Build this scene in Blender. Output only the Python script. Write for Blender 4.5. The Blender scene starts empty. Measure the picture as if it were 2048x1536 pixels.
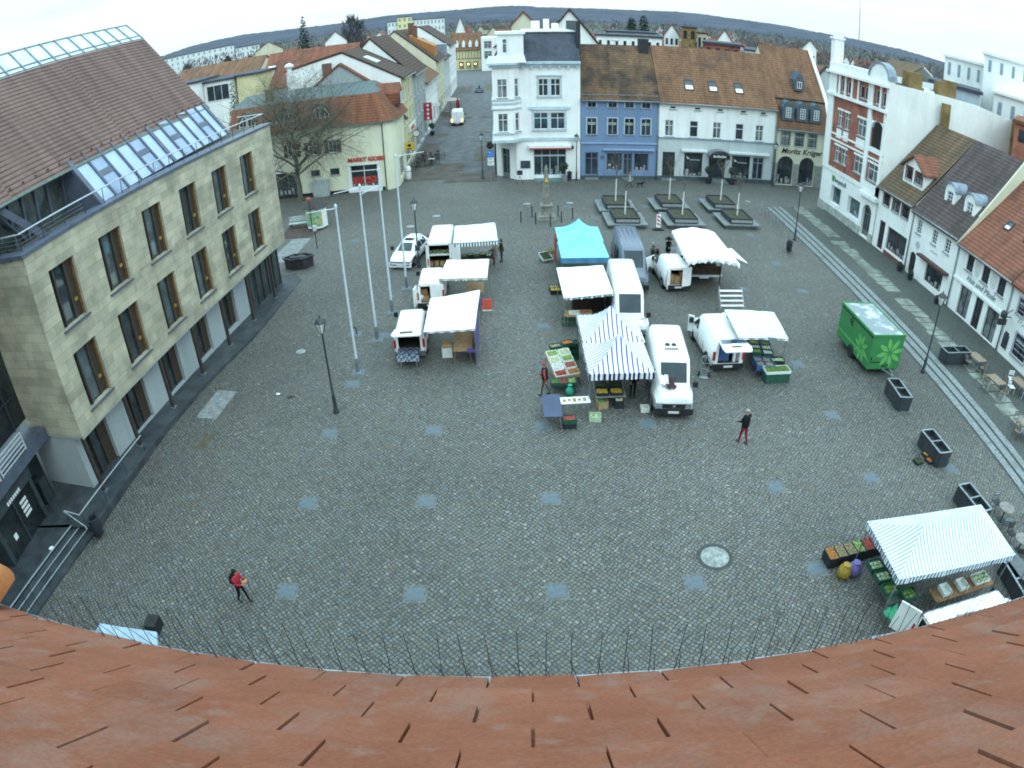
import bpy, bmesh, math, random
from mathutils import Vector, Matrix, noise
RND = random.Random(11)
R = math.radians
sc = bpy.context.scene
COL = sc.collection

# ------------------------------------------------------------------ mesh builder
def V(*a): return Vector(a)

class MB:
    def __init__(self): self.v = []; self.f = []; self.mi = []; self.cur = 0
    def add(self, vs, fs):
        o = len(self.v); self.v += [tuple(p) for p in vs]
        self.f += [tuple(i + o for i in f) for f in fs]; self.mi += [self.cur] * len(fs); return self
    def q(self, *ps): return self.add(ps, [tuple(range(len(ps)))])
    def box(self, x0, y0, z0, x1, y1, z1):
        return self.add([(x0,y0,z0),(x1,y0,z0),(x1,y1,z0),(x0,y1,z0),(x0,y0,z1),(x1,y0,z1),(x1,y1,z1),(x0,y1,z1)],
                        [(0,3,2,1),(4,5,6,7),(0,1,5,4),(1,2,6,5),(2,3,7,6),(3,0,4,7)])
    def obox(self, c, s, rot=None):
        x, y, z = s[0]/2, s[1]/2, s[2]/2
        ps = [Vector(p) for p in [(-x,-y,-z),(x,-y,-z),(x,y,-z),(-x,y,-z),(-x,-y,z),(x,-y,z),(x,y,z),(-x,y,z)]]
        if rot is not None:
            m = rot if isinstance(rot, Matrix) else Matrix.Rotation(rot, 3, 'Z'); ps = [m @ p for p in ps]
        c = Vector(c)
        return self.add([p + c for p in ps], [(0,3,2,1),(4,5,6,7),(0,1,5,4),(1,2,6,5),(2,3,7,6),(3,0,4,7)])
    def bar(self, p, q, w, h=None, up=None):
        p, q = Vector(p), Vector(q); h = h or w; d = (q - p); L = d.length; d.normalize()
        u = Vector(up) if up else (Vector((0,0,1)) if abs(d.z) < .95 else Vector((1,0,0)))
        s = d.cross(u).normalized(); u = s.cross(d)
        m = Matrix((s, d, u)).transposed()
        return self.obox((p + q) / 2, (w, L, h), m)
    def tube(self, p, q, r, r2=None, n=6, cap=True):
        p, q = Vector(p), Vector(q); r2 = r if r2 is None else r2
        d = (q - p).normalized(); a = d.orthogonal().normalized(); b = d.cross(a)
        vs = []
        for i in range(n):
            t = 2*math.pi*i/n; o = a*math.cos(t) + b*math.sin(t); vs += [p + o*r, q + o*r2]
        fs = [(2*i, 2*((i+1) % n), 2*((i+1) % n)+1, 2*i+1) for i in range(n)]
        if cap: fs += [tuple(2*i for i in range(n))[::-1], tuple(2*i+1 for i in range(n))]
        return self.add(vs, fs)
    def path(self, ps, r, n=6):
        for a, b in zip(ps, ps[1:]): self.tube(a, b, r, n=n)
        return self
    def lathe(self, prof, c=(0,0,0), n=12, sx=1, sy=1):
        vs = []
        for r, z in prof:
            for i in range(n):
                t = 2*math.pi*(i+.5)/n; vs.append((c[0]+r*sx*math.cos(t), c[1]+r*sy*math.sin(t), c[2]+z))
        fs = []
        for k in range(len(prof)-1):
            for i in range(n):
                j = (i+1) % n; fs.append((k*n+i, k*n+j, (k+1)*n+j, (k+1)*n+i))
        fs += [tuple(range(n))[::-1], tuple((len(prof)-1)*n+i for i in range(n))]
        return self.add(vs, fs)
    def ball(self, c, r, n=6, m=4, sq=(1,1,1)):
        prof = [(max(.001, r*math.sin(math.pi*k/m)), -r*math.cos(math.pi*k/m)) for k in range(m+1)]
        o = len(self.v); self.lathe([(a, z*sq[2]) for a, z in prof], c, n, sq[0], sq[1]); return self
    def loft(self, rings, cap0=True, cap1=True, closed=True):
        n = len(rings[0]); vs = [p for r in rings for p in r]; fs = []
        for k in range(len(rings)-1):
            for i in range(n if closed else n-1):
                j = (i+1) % n; fs.append((k*n+i, k*n+j, (k+1)*n+j, (k+1)*n+i))
        if cap0: fs.append(tuple(range(n))[::-1])
        if cap1: fs.append(tuple((len(rings)-1)*n+i for i in range(n)))
        return self.add(vs, fs)
    def prism(self, poly, ext):
        ext = Vector(ext); a = [Vector(p) for p in poly]; return self.loft([a, [p + ext for p in a]])
    def grid(self, fn, nu, nv):
        vs = [fn(i/nu, j/nv) for j in range(nv+1) for i in range(nu+1)]
        fs = [(j*(nu+1)+i, j*(nu+1)+i+1, (j+1)*(nu+1)+i+1, (j+1)*(nu+1)+i) for j in range(nv) for i in range(nu)]
        return self.add(vs, fs)
    def xf(self, m):
        self.v = [tuple(m @ Vector(p)) for p in self.v]; return self
    def mesh(self, name, mats, smooth=False, fixn=True):
        me = bpy.data.meshes.new(name); me.from_pydata(self.v, [], self.f); me.update()
        if fixn:
            bm = bmesh.new(); bm.from_mesh(me); bmesh.ops.recalc_face_normals(bm, faces=bm.faces); bm.to_mesh(me); bm.free()
        if not isinstance(mats, (list, tuple)): mats = [mats]
        for m in mats: me.materials.append(m)
        if len(mats) > 1:
            for p, i in zip(me.polygons, self.mi): p.material_index = i
        uv = me.uv_layers.new(name='UVMap').data
        for p in me.polygons:
            n = p.normal
            if abs(n.z) < .995:
                t = Vector((-n.y, n.x, 0)).normalized(); b = n.cross(t)
            else: t = Vector((1,0,0)); b = Vector((0,1,0))
            for li in p.loop_indices:
                c = me.vertices[me.loops[li].vertex_index].co; uv[li].uv = (c.dot(t), c.dot(b))
        if smooth:
            me.polygons.foreach_set('use_smooth', [True]*len(me.polygons))
            if smooth is not True: me.set_sharp_from_angle(angle=R(smooth))
        return me

def link(name, me, parent=None, loc=None, rotz=0):
    o = bpy.data.objects.new(name, me); COL.objects.link(o)
    if parent is not None: o.parent = parent
    if loc is not None: o.location = loc
    if rotz: o.rotation_euler.z = rotz
    return o
WORLD = {}
def part(name, mb, mat, parent, smooth=False, label=None, loc=None, fixn=True):
    """a part as its own mesh; parts of a thing built in world coordinates are shifted back by the thing's base"""
    me = mb if isinstance(mb, bpy.types.Mesh) else mb.mesh(name, mat, smooth, fixn)
    if loc is None and parent.name in WORLD: loc = -WORLD[parent.name]
    o = link(name, me, parent, loc)
    if label: o['label'] = label
    return o
def thing(name, label, cat, loc=(0,0,0), rotz=0, group=None, world=False):
    o = bpy.data.objects.new(name, None); COL.objects.link(o); o.empty_display_size = .2
    o.location = loc; o.rotation_euler.z = rotz; o['label'] = label; o['category'] = cat
    if group: o['group'] = group
    if world: WORLD[o.name] = Vector(loc)
    return o
def single(name, mb, mat, label, cat, group=None, smooth=False, loc=None, rotz=0, kind=None):
    o = link(name, mb if isinstance(mb, bpy.types.Mesh) else mb.mesh(name, mat, smooth), None, loc, rotz)
    o['label'] = label; o['category'] = cat
    if group: o['group'] = group
    if kind: o['kind'] = kind
    return o
def struct(name, mb, mat, smooth=False):
    o = link(name, mb.mesh(name, mat, smooth)); o['kind'] = 'structure'; return o
def dup(root, loc, rotz=0, label=None, group=None):
    def cp(o, par):
        c = o.copy(); COL.objects.link(c); c.parent = par
        for ch in o.children: cp(ch, c)
        return c
    r = cp(root, None); r.location = loc; r.rotation_euler.z = rotz
    if label: r['label'] = label
    if group: r['group'] = group
    return r

# ------------------------------------------------------------------ materials
def node_mat(name):
    m = bpy.data.materials.new(name); m.use_nodes = True; t = m.node_tree
    b = t.nodes['Principled BSDF']
    def n(kind, **kw):
        x = t.nodes.new(kind)
        for k, v in kw.items():
            if k in ('noise_dimensions','operation','blend_type','data_type','wave_type','bands_direction','wave_profile','feature','distance','offset','squash_frequency','offset_frequency','squash','vector_type'): setattr(x, k, v)
        return x
    return m, t, b, n
def mixc(t, n, fac, a, b, mode='MIX'):
    x = n('ShaderNodeMix', data_type='RGBA', blend_type=mode)
    for s, v in ((0, fac), (6, a), (7, b)):
        if isinstance(v, bpy.types.NodeSocket): t.links.new(v, x.inputs[s])
        elif isinstance(v, (int, float)): x.inputs[s].default_value = v
        else: x.inputs[s].default_value = (*v, 1)
    return x.outputs[2]
def noise_fac(t, n, coord, scale, detail=4, lo=.35, hi=.65, rough=.6):
    x = n('ShaderNodeTexNoise'); x.inputs['Scale'].default_value = scale; x.inputs['Detail'].default_value = detail; x.inputs['Roughness'].default_value = rough
    t.links.new(coord, x.inputs['Vector'])
    r = n('ShaderNodeMapRange'); r.inputs[1].default_value = lo; r.inputs[2].default_value = hi
    t.links.new(x.outputs[0], r.inputs[0]); return r.outputs[0]
def bump(t, n, b, h, strength=.3, dist=.02):
    x = n('ShaderNodeBump'); x.inputs['Strength'].default_value = strength; x.inputs['Distance'].default_value = dist
    t.links.new(h, x.inputs['Height']); t.links.new(x.outputs[0], b.inputs['Normal'])
MATS = {}
def M(name, col, rough=.6, var=.25, scale=2.0, metal=0, spec=.4, dirt=None, dscale=.6, bmp=0):
    if name in MATS: return MATS[name]
    m, t, b, n = node_mat(name); tc = n('ShaderNodeTexCoord')
    f = noise_fac(t, n, tc.outputs['Object'], scale, 6)
    lo = tuple(c*(1-var) for c in col); hi = tuple(min(1, c*(1+var*.5)) for c in col)
    c = mixc(t, n, f, lo, hi)
    if dirt:
        f2 = noise_fac(t, n, tc.outputs['Object'], dscale, 8, .5, .75); c = mixc(t, n, f2, c, dirt)
    t.links.new(c, b.inputs['Base Color']); b.inputs['Roughness'].default_value = rough; b.inputs['Metallic'].default_value = metal
    b.inputs['Specular IOR Level'].default_value = spec
    if bmp: bump(t, n, b, f, bmp)
    MATS[name] = m; return m
def plaster(name, col, dirt=(.35,.36,.34), amt=.35):
    """painted render with rain streaks running down and grime near the foot"""
    m, t, b, n = node_mat(name); tc = n('ShaderNodeTexCoord')
    mp = n('ShaderNodeMapping'); mp.inputs['Scale'].default_value = (1.3, 1.3, .12); t.links.new(tc.outputs['Object'], mp.inputs[0])
    f = noise_fac(t, n, mp.outputs[0], 1.0, 6, .5, .85); f2 = noise_fac(t, n, tc.outputs['Object'], .5, 5)
    c = mixc(t, n, f2, tuple(x*.9 for x in col), col)
    k = n('ShaderNodeMath', operation='MULTIPLY'); t.links.new(f, k.inputs[0]); k.inputs[1].default_value = amt
    c = mixc(t, n, k.outputs[0], c, tuple(x*d for x, d in zip(col, dirt)))
    t.links.new(c, b.inputs['Base Color']); b.inputs['Roughness'].default_value = .85; b.inputs['Specular IOR Level'].default_value = .2
    return m
def bricks(name, c1, c2, mortar, bw, bh, ms=.012, rot=0, coord='UV', rough=.75, noise_amt=.4, stain=None, offset=.5, bmp=.4, stainlo=.5, stainhi=.72, bias=0, wob=0):
    m, t, b, n = node_mat(name); tc = n('ShaderNodeTexCoord'); src = tc.outputs[coord]
    if rot or wob:
        mp = n('ShaderNodeMapping'); mp.inputs['Rotation'].default_value = (0,0,rot); t.links.new(src, mp.inputs[0]); vec = mp.outputs[0]
        if wob:
            nz = n('ShaderNodeTexNoise'); nz.inputs['Scale'].default_value = .45; nz.inputs['Detail'].default_value = 2; t.links.new(src, nz.inputs['Vector'])
            vm = n('ShaderNodeVectorMath', operation='MULTIPLY_ADD'); t.links.new(nz.outputs['Color'], vm.inputs[0]); vm.inputs[1].default_value = (wob,wob,0); t.links.new(vec, vm.inputs[2]); vec = vm.outputs[0]
    else: vec = src
    br = n('ShaderNodeTexBrick', offset=offset); t.links.new(vec, br.inputs['Vector'])
    br.inputs['Color1'].default_value = (*c1,1); br.inputs['Color2'].default_value = (*c2,1); br.inputs['Mortar'].default_value = (*mortar,1)
    br.inputs['Scale'].default_value = 1; br.inputs['Brick Width'].default_value = bw; br.inputs['Row Height'].default_value = bh
    br.inputs['Mortar Size'].default_value = ms; br.inputs['Mortar Smooth'].default_value = .3; br.inputs['Bias'].default_value = bias
    f = noise_fac(t, n, tc.outputs['Object'], .7, 8)
    g = n('ShaderNodeMapRange'); g.inputs[3].default_value = 1-noise_amt; g.inputs[4].default_value = 1+noise_amt*.4; t.links.new(f, g.inputs[0])
    c = mixc(t, n, 1.0, br.outputs['Color'], g.outputs[0], 'MULTIPLY')
    if stain:
        f2 = noise_fac(t, n, tc.outputs['Object'], .28, 9, stainlo, stainhi, .7); c = mixc(t, n, f2, c, stain)
    t.links.new(c, b.inputs['Base Color']); b.inputs['Roughness'].default_value = rough; b.inputs['Specular IOR Level'].default_value = .3
    inv = n('ShaderNodeMath', operation='SUBTRACT'); inv.inputs[0].default_value = 1; t.links.new(br.outputs['Fac'], inv.inputs[1])
    if bmp: bump(t, n, b, inv.outputs[0], bmp, .02)
    return m
def rooftile(name, c1, c2, row=.34, dark=.45, stain=(.05,.04,.035), slo=.52, shi=.75):
    """courses of clay tiles: a saw-tooth up the slope darkens the foot of every course"""
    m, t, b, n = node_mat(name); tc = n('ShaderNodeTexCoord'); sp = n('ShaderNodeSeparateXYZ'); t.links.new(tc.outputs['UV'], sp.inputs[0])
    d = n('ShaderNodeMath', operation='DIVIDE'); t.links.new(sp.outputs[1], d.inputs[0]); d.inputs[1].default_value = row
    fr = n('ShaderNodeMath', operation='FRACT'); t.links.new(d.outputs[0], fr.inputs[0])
    ra = n('ShaderNodeMapRange'); ra.inputs[1].default_value = 0; ra.inputs[2].default_value = .45; ra.inputs[3].default_value = dark; ra.inputs[4].default_value = 1; t.links.new(fr.outputs[0], ra.inputs[0])  # shade at the tile laps, painted as a dark foot on each course
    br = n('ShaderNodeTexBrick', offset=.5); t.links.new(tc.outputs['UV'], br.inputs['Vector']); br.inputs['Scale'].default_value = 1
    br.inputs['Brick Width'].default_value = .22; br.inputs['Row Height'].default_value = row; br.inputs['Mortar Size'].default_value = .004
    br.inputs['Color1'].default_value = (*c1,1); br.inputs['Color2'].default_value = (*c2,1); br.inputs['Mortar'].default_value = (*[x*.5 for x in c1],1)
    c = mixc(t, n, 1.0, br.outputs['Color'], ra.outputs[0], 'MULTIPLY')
    f2 = noise_fac(t, n, tc.outputs['Object'], .32, 9, slo, shi, .68); c = mixc(t, n, f2, c, stain)
    mp = n('ShaderNodeMapping'); mp.inputs['Scale'].default_value = (1.2,.15,1); t.links.new(tc.outputs['UV'], mp.inputs[0])
    f3 = noise_fac(t, n, mp.outputs[0], 1, 5); g = n('ShaderNodeMapRange'); g.inputs[3].default_value = .72; g.inputs[4].default_value = 1.12; t.links.new(f3, g.inputs[0])
    c = mixc(t, n, 1.0, c, g.outputs[0], 'MULTIPLY')
    t.links.new(c, b.inputs['Base Color']); b.inputs['Roughness'].default_value = .8; b.inputs['Specular IOR Level'].default_value = .25
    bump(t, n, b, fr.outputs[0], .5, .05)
    return m
def stripes(name, ca, cb, period, duty, axis=0, off=0, rough=.7, coord='UV'):
    m, t, b, n = node_mat(name); tc = n('ShaderNodeTexCoord'); sp = n('ShaderNodeSeparateXYZ'); t.links.new(tc.outputs[coord], sp.inputs[0])
    d = n('ShaderNodeMath', operation='MULTIPLY_ADD'); t.links.new(sp.outputs[axis], d.inputs[0]); d.inputs[1].default_value = 1/period; d.inputs[2].default_value = off + 100
    fr = n('ShaderNodeMath', operation='FRACT'); t.links.new(d.outputs[0], fr.inputs[0])
    lt = n('ShaderNodeMath', operation='LESS_THAN'); t.links.new(fr.outputs[0], lt.inputs[0]); lt.inputs[1].default_value = duty
    f = noise_fac(t, n, tc.outputs['Object'], 1.5, 5)
    c = mixc(t, n, lt.outputs[0], ca, cb)
    g = n('ShaderNodeMapRange'); g.inputs[3].default_value = .88; g.inputs[4].default_value = 1.02; t.links.new(f, g.inputs[0])
    c = mixc(t, n, 1.0, c, g.outputs[0], 'MULTIPLY')
    t.links.new(c, b.inputs['Base Color']); b.inputs['Roughness'].default_value = rough; b.inputs['Specular IOR Level'].default_value = .2
    return m
def glass(name, col=(.03,.04,.05), rough=.04, spec=.6, var=.6, scale=.8):
    m = M(name, col, rough, var, scale, spec=spec); return m
def emit(name, col, s):
    m, t, b, n = node_mat(name); b.inputs['Base Color'].default_value = (*col,1); b.inputs['Emission Color'].default_value = (*col,1); b.inputs['Emission Strength'].default_value = s; return m
def cloth(name, col, var=.12):
    m, t, b, n = node_mat(name); tc = n('ShaderNodeTexCoord')
    f = noise_fac(t, n, tc.outputs['Object'], 1.4, 6); f2 = noise_fac(t, n, tc.outputs['Object'], 5, 4)
    c = mixc(t, n, f, tuple(x*(1-var) for x in col), col)
    t.links.new(c, b.inputs['Base Color']); b.inputs['Roughness'].default_value = .75; b.inputs['Specular IOR Level'].default_value = .2
    bump(t, n, b, f2, .25, .05); return m

WHITE = M('white_paint', (.8,.8,.8), .3, .06, 1.5, spec=.5, dirt=(.6,.61,.6), dscale=.9)
WHITEV = M('van_white', (.82,.82,.82), .2, .04, 1, spec=.5, dirt=(.62,.63,.62), dscale=.7)
GREYV = M('van_grey', (.13,.15,.2), .3, .15, 1.2, spec=.5)
BLACK = M('black_plastic', (.02,.021,.023), .5, .3, 4)
TYRE = M('tyre_rubber', (.018,.018,.019), .8, .3, 6)
RIM = M('rim_metal', (.35,.36,.38), .35, .2, 5, metal=.6)
GLASS = glass('dark_glass')
WSCR = glass('windscreen_glass', (.03,.045,.055), .05, .35, .4)
CHROME = M('headlight_glass', (.22,.25,.28), .12, .4, 7, spec=.8)
TAILR = M('tail_light_red', (.35,.03,.02), .25, .2, 6)
PLATE = M('plate_white', (.6,.62,.62), .4, .1, 8)
STEEL = M('grey_steel', (.25,.28,.31), .45, .25, 3, metal=.5)
DARKST = M('dark_painted_steel', (.03,.036,.045), .45, .3, 3)
IRON = M('cast_iron', (.035,.038,.042), .6, .3, 5)
WOOD = M('brown_wood', (.22,.12,.055), .6, .35, 6)
TABLEW = M('table_wood', (.26,.19,.14), .55, .35, 8)
CARD = M('cardboard', (.33,.2,.1), .8, .25, 5)
FRAMEW = M('white_window_frame', (.72,.74,.74), .4, .08, 4)
SILL = M('grey_sill', (.3,.33,.35), .6, .2, 4)
SKIN = M('skin', (.42,.25,.18), .55, .1, 8)
SKY_GLASS = glass('skylight_glass', (.5,.58,.66), .12, .9, .2)

# ------------------------------------------------------------------ camera (wide equisolid webcam lens on the roof), light, sky
EYE = V(0, 0, 18)
cam = bpy.data.cameras.new('camera'); cam.type = 'PANO'
cam.panorama_type = 'FISHEYE_EQUISOLID'
cam.sensor_width = 36; cam.fisheye_lens = 1355.28/2048*36; cam.fisheye_fov = R(180)
cam.clip_start = .02; cam.clip_end = 9000
co = bpy.data.objects.new('camera', cam); COL.objects.link(co); sc.camera = co
pit, rol = .5472, -.0288
fw = V(0, math.cos(pit), -math.sin(pit)); up = V(0, math.sin(pit), math.cos(pit)); rt = V(1,0,0)
ix = rt*math.cos(rol) + up*math.sin(rol); iy = -rt*math.sin(rol) + up*math.cos(rol)
co.matrix_world = Matrix.Translation(EYE) @ Matrix((ix, iy, -fw)).transposed().to_4x4()

W = bpy.data.worlds.new('World'); sc.world = W; W.use_nodes = True; wt = W.node_tree
def wn(k, **kw):
    x = wt.nodes.new(k)
    for a, b in kw.items(): setattr(x, a, b)
    return x
bg = wt.nodes['Background']
SUN_EL, SUN_ROT = R(38), R(150)
sky = wn('ShaderNodeTexSky', sky_type='NISHITA', sun_disc=False); sky.sun_elevation = SUN_EL; sky.sun_rotation = SUN_ROT
tc = wn('ShaderNodeTexCoord'); sp = wn('ShaderNodeSeparateXYZ'); wt.links.new(tc.outputs['Generated'], sp.inputs[0])
el = wn('ShaderNodeMapRange'); el.inputs[1].default_value = 0; el.inputs[2].default_value = .9; wt.links.new(sp.outputs[2], el.inputs[0])
ramp = wn('ShaderNodeValToRGB'); wt.links.new(el.outputs[0], ramp.inputs[0])
ce = ramp.color_ramp.elements; ce[0].position = 0; ce[0].color = (.96,1.1,1.12,1); ce[1].position = 1; ce[1].color = (2.2,3.15,3.4,1)
e2 = ce.new(.2); e2.color = (.98,1.2,1.27,1)
mp = wn('ShaderNodeMapping'); mp.inputs['Scale'].default_value = (1.6,1.6,9); wt.links.new(tc.outputs['Generated'], mp.inputs[0])
nz = wn('ShaderNodeTexNoise'); nz.inputs['Scale'].default_value = 2.2; nz.inputs['Detail'].default_value = 6; wt.links.new(mp.outputs[0], nz.inputs['Vector'])
cr = wn('ShaderNodeMapRange'); cr.inputs[1].default_value = .42; cr.inputs[2].default_value = .72; wt.links.new(nz.outputs[0], cr.inputs[0])
cl = wn('ShaderNodeMix', data_type='RGBA', blend_type='MULTIPLY'); wt.links.new(cr.outputs[0], cl.inputs[0]); wt.links.new(ramp.outputs[0], cl.inputs[6]); cl.inputs[7].default_value = (.84,.92,.98,1)
ad = wn('ShaderNodeMix', data_type='RGBA', blend_type='ADD'); ad.inputs[0].default_value = .012; wt.links.new(cl.outputs[2], ad.inputs[6]); wt.links.new(sky.outputs[0], ad.inputs[7])
wt.links.new(ad.outputs[2], bg.inputs[0]); bg.inputs[1].default_value = 1.0
sun = bpy.data.lights.new('sun', 'SUN'); sun.energy = .55; sun.angle = R(25); sun.color = (1,.97,.92)
so = bpy.data.objects.new('sun', sun); COL.objects.link(so)
so.rotation_euler = (math.pi/2 - SUN_EL, 0, math.pi - SUN_ROT)
sc.view_settings.view_transform = 'Standard'; sc.view_settings.look = 'None'; sc.view_settings.exposure = 0
sc.render.engine = 'CYCLES'; sc.cycles.use_denoising = True; sc.cycles.filter_width = 1.9; sc.cycles.max_bounces = 6; sc.cycles.diffuse_bounces = 3; sc.cycles.glossy_bounces = 3

# ------------------------------------------------------------------ ground
def cobble(name, c1, c2, mort, size=.145, ms=.021, rot=R(45), dirt=(.085,.085,.076), dirtamt=.6, off=.13):
    m, t, b, n = node_mat(name); tc = n('ShaderNodeTexCoord'); src = tc.outputs['Object']
    nz = n('ShaderNodeTexNoise'); nz.inputs['Scale'].default_value = .3; nz.inputs['Detail'].default_value = 5; t.links.new(src, nz.inputs['Vector'])
    mp = n('ShaderNodeMapping'); mp.inputs['Rotation'].default_value = (0,0,rot); t.links.new(src, mp.inputs[0])
    vm = n('ShaderNodeVectorMath', operation='MULTIPLY_ADD'); t.links.new(nz.outputs['Color'], vm.inputs[0]); vm.inputs[1].default_value = (.7,.7,0); t.links.new(mp.outputs[0], vm.inputs[2])
    nj = n('ShaderNodeTexNoise'); nj.inputs['Scale'].default_value = 4.5; nj.inputs['Detail'].default_value = 1; t.links.new(src, nj.inputs['Vector']); vj = n('ShaderNodeVectorMath', operation='MULTIPLY_ADD'); t.links.new(nj.outputs['Color'], vj.inputs[0]); vj.inputs[1].default_value = (.16,.16,0); t.links.new(vm.outputs[0], vj.inputs[2]); vm = vj
    br = n('ShaderNodeTexBrick', offset=off); t.links.new(vm.outputs[0], br.inputs['Vector']); br.inputs['Scale'].default_value = 1
    br.inputs['Brick Width'].default_value = size*1.08; br.inputs['Row Height'].default_value = size; br.inputs['Mortar Size'].default_value = ms; br.inputs['Mortar Smooth'].default_value = .25
    br.inputs['Color1'].default_value = (0,0,0,1); br.inputs['Color2'].default_value = (1,1,1,1); br.inputs['Mortar'].default_value = (.5,.5,.5,1)
    rp = n('ShaderNodeValToRGB'); t.links.new(br.outputs['Color'], rp.inputs[0]); e = rp.color_ramp.elements
    e[0].color = (*c1,1); e[1].color = (*c2,1); e[1].position = 1
    for p, c in ((.2, tuple(a*1.3 for a in c1)), (.4, (c1[0]*1.75, c1[1]*1.6, c1[2]*1.35)), (.6, tuple(a*.62+d*.38 for a, d in zip(c1, c2))), (.8, (c1[0]*1.55, c1[1]*1.75, c1[2]*1.95)), (.93, tuple(a*.4+d*.6 for a, d in zip(c1, c2)))):
        x = e.new(p); x.color = (*c, 1)
    c = mixc(t, n, br.outputs['Fac'], rp.outputs[0], mort)
    f1 = noise_fac(t, n, src, .11, 7, .38, .66, .62); f2 = noise_fac(t, n, src, 2.2, 6, .4, .7)
    k = n('ShaderNodeMath', operation='MULTIPLY'); t.links.new(f1, k.inputs[0]); t.links.new(f2, k.inputs[1])
    k2 = n('ShaderNodeMath', operation='MULTIPLY'); t.links.new(k.outputs[0], k2.inputs[0]); k2.inputs[1].default_value = dirtamt
    c = mixc(t, n, k2.outputs[0], c, dirt)
    f3 = noise_fac(t, n, src, .05, 5, .35, .65); g = n('ShaderNodeMapRange'); g.inputs[3].default_value = .78; g.inputs[4].default_value = 1.16; t.links.new(f3, g.inputs[0])
    c = mixc(t, n, 1.0, c, g.outputs[0], 'MULTIPLY')
    t.links.new(c, b.inputs['Base Color']); b.inputs['Roughness'].default_value = .62; b.inputs['Specular IOR Level'].default_value = .35
    inv = n('ShaderNodeMath', operation='SUBTRACT'); inv.inputs[0].default_value = 1; t.links.new(br.outputs['Fac'], inv.inputs[1])
    bump(t, n, b, inv.outputs[0], .5, .03); return m
COB = cobble('granite_cobbles', (.088,.084,.077), (.225,.215,.2), (.034,.034,.033))
COBS = cobble('pavement_cobbles', (.07,.075,.07), (.15,.16,.15), (.03,.032,.03), .12, .02, R(5), off=.5)
STREET = bricks('street_pavers', (.1,.105,.115), (.13,.135,.145), (.07,.07,.075), .4, .2, .006, coord='Object', stain=(.08,.08,.085), stainlo=.45, stainhi=.8)
PATCH = bricks('brown_pavers', (.085,.075,.065), (.11,.09,.075), (.06,.055,.05), .3, .15, .006, coord='Object')
SLAB = M('light_stone_slab', (.2,.215,.22), .7, .4, 3, dirt=(.16,.16,.14), dscale=1.2, bmp=.1)
GRAN = M('step_granite', (.2,.215,.22), .65, .5, 9, dirt=(.12,.125,.12), dscale=.8)
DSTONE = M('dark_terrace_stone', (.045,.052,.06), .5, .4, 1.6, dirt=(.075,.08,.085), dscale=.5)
LAND = M('town_ground', (.07,.075,.06), .9, .5, .02, dirt=(.04,.04,.035), dscale=.05)
struct('ground', MB().grid(lambda a, b: ((a-.5)*9000, -1500 + b*9000, -.06), 8, 8), LAND)
struct('plaza', MB().grid(lambda a, b: (-46+a*106, -12+b*88, 0), 20, 20), COB)
struct('street', MB().q((-13,76.02,-.004),(1,76.02,-.004),(1,160,-.004),(-2,240,-.004),(-22,240,-.004),(-14,150,-.004)), STREET)
pm = MB()
for x0, y0, x1, y1 in [(-11.5,79,-9,96),(-8.5,77,-5,82),(-4,82,-1,92),(-11.3,101,-8.6,104),(-5,103,-1.5,104.4),(-11.2,118,-8.4,140),(-8,118,-5.6,121),(-4.4,118,-2,121),(-10.5,160,-7.5,176),(-4.5,165,-2.5,178),(-5,95,-1.2,96.2)]:
    pm.q((x0,y0,.001),(x1,y0,.001),(x1,y1,.001),(x0,y1,.001))
struct('street_paving_bands', pm, PATCH)
AP = MB()
AP.q((-12,73.4,.004),(-6,73.2,.004),(-5,78,.004),(-12,79,.004)); AP.q((-7,71.5,.003),(-1,71.5,.003),(-1,76,.003),(-6,76,.003))
struct('paving_apron', AP, PATCH)
# light drain/socket plates set into the cobbles on a five metre grid
PL = M('plate_metal', (.1,.125,.15), .55, .25, 4, dirt=(.08,.095,.1), dscale=2)
plates = [(-8.35,15.55),(-3.6,15.6),(1.35,15.6),(6.3,15.6),(11.2,15.6),(-8.6,20.5),(-3.6,20.6),(1.4,20.6),(11.1,20.5),(16.0,20.55),(20.9,20.55),
          (-8.7,25.5),(-3.7,25.6),(1.36,25.7),(6.27,25.63),(16.1,25.64),(20.94,25.96),(-8.4,30.0),(-7.43,35.5),(1.97,36.07),(1.78,31.13),(16.28,41.34),(20.83,46.41),(20.85,41.11),(16.16,30.82),(20.95,53.16),(5.67,61.16),(7.76,57.27),(13.1,61.2),(13.2,49.4),(-3.3,51.8),(-12.9,53.5)]
pmesh = MB(); pmesh.box(-.31,-.31,-.02,.31,.31,.008); pmesh.tube((-.2,0,.008),(-.2,0,.012),.05,n=8); pme = pmesh.mesh('access_plate', PL)
frm = MB()
for a in (-.37,.37): frm.box(a-.05,-.42,-.02,a+.05,.42,.005); frm.box(-.32,a-.05,-.02,.32,a+.05,.005)
frme = frm.mesh('stone_frame', M('frame_stone', (.12,.125,.125), .7, .5, 7))
def plate_label(x, y):
    near = [(1.35,15.6,'square access plate nearest the roof edge, straight ahead of the cobbled square'),(-8.35,15.55,'square access plate just ahead of the walker in the red jacket'),(16.0,20.55,'square access plate left of the crates by the twin planter'),(20.9,20.55,'square access plate beside the planter with the oranges crate'),(6.27,25.63,'square access plate in front of the white van with the grille'),(1.36,25.7,'square access plate beside the dark folding table'),(-8.4,30.0,'square access plate at the foot of the nearest flagpole'),(20.94,25.96,'square access plate at the end of the double planter below the green trailer'),(11.2,15.6,'square access plate right of the big round manhole'),(16.16,30.82,'square access plate to the right of the green vegetable crates'),(16.1,25.64,'square access plate ahead of the man in red trousers')]
    for a, b, l in near:
        if abs(a-x) < .1 and abs(b-y) < .1: return l, None
    return 'plain square grey access plate let into the open cobbles', 'access plates in the cobbles'
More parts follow.
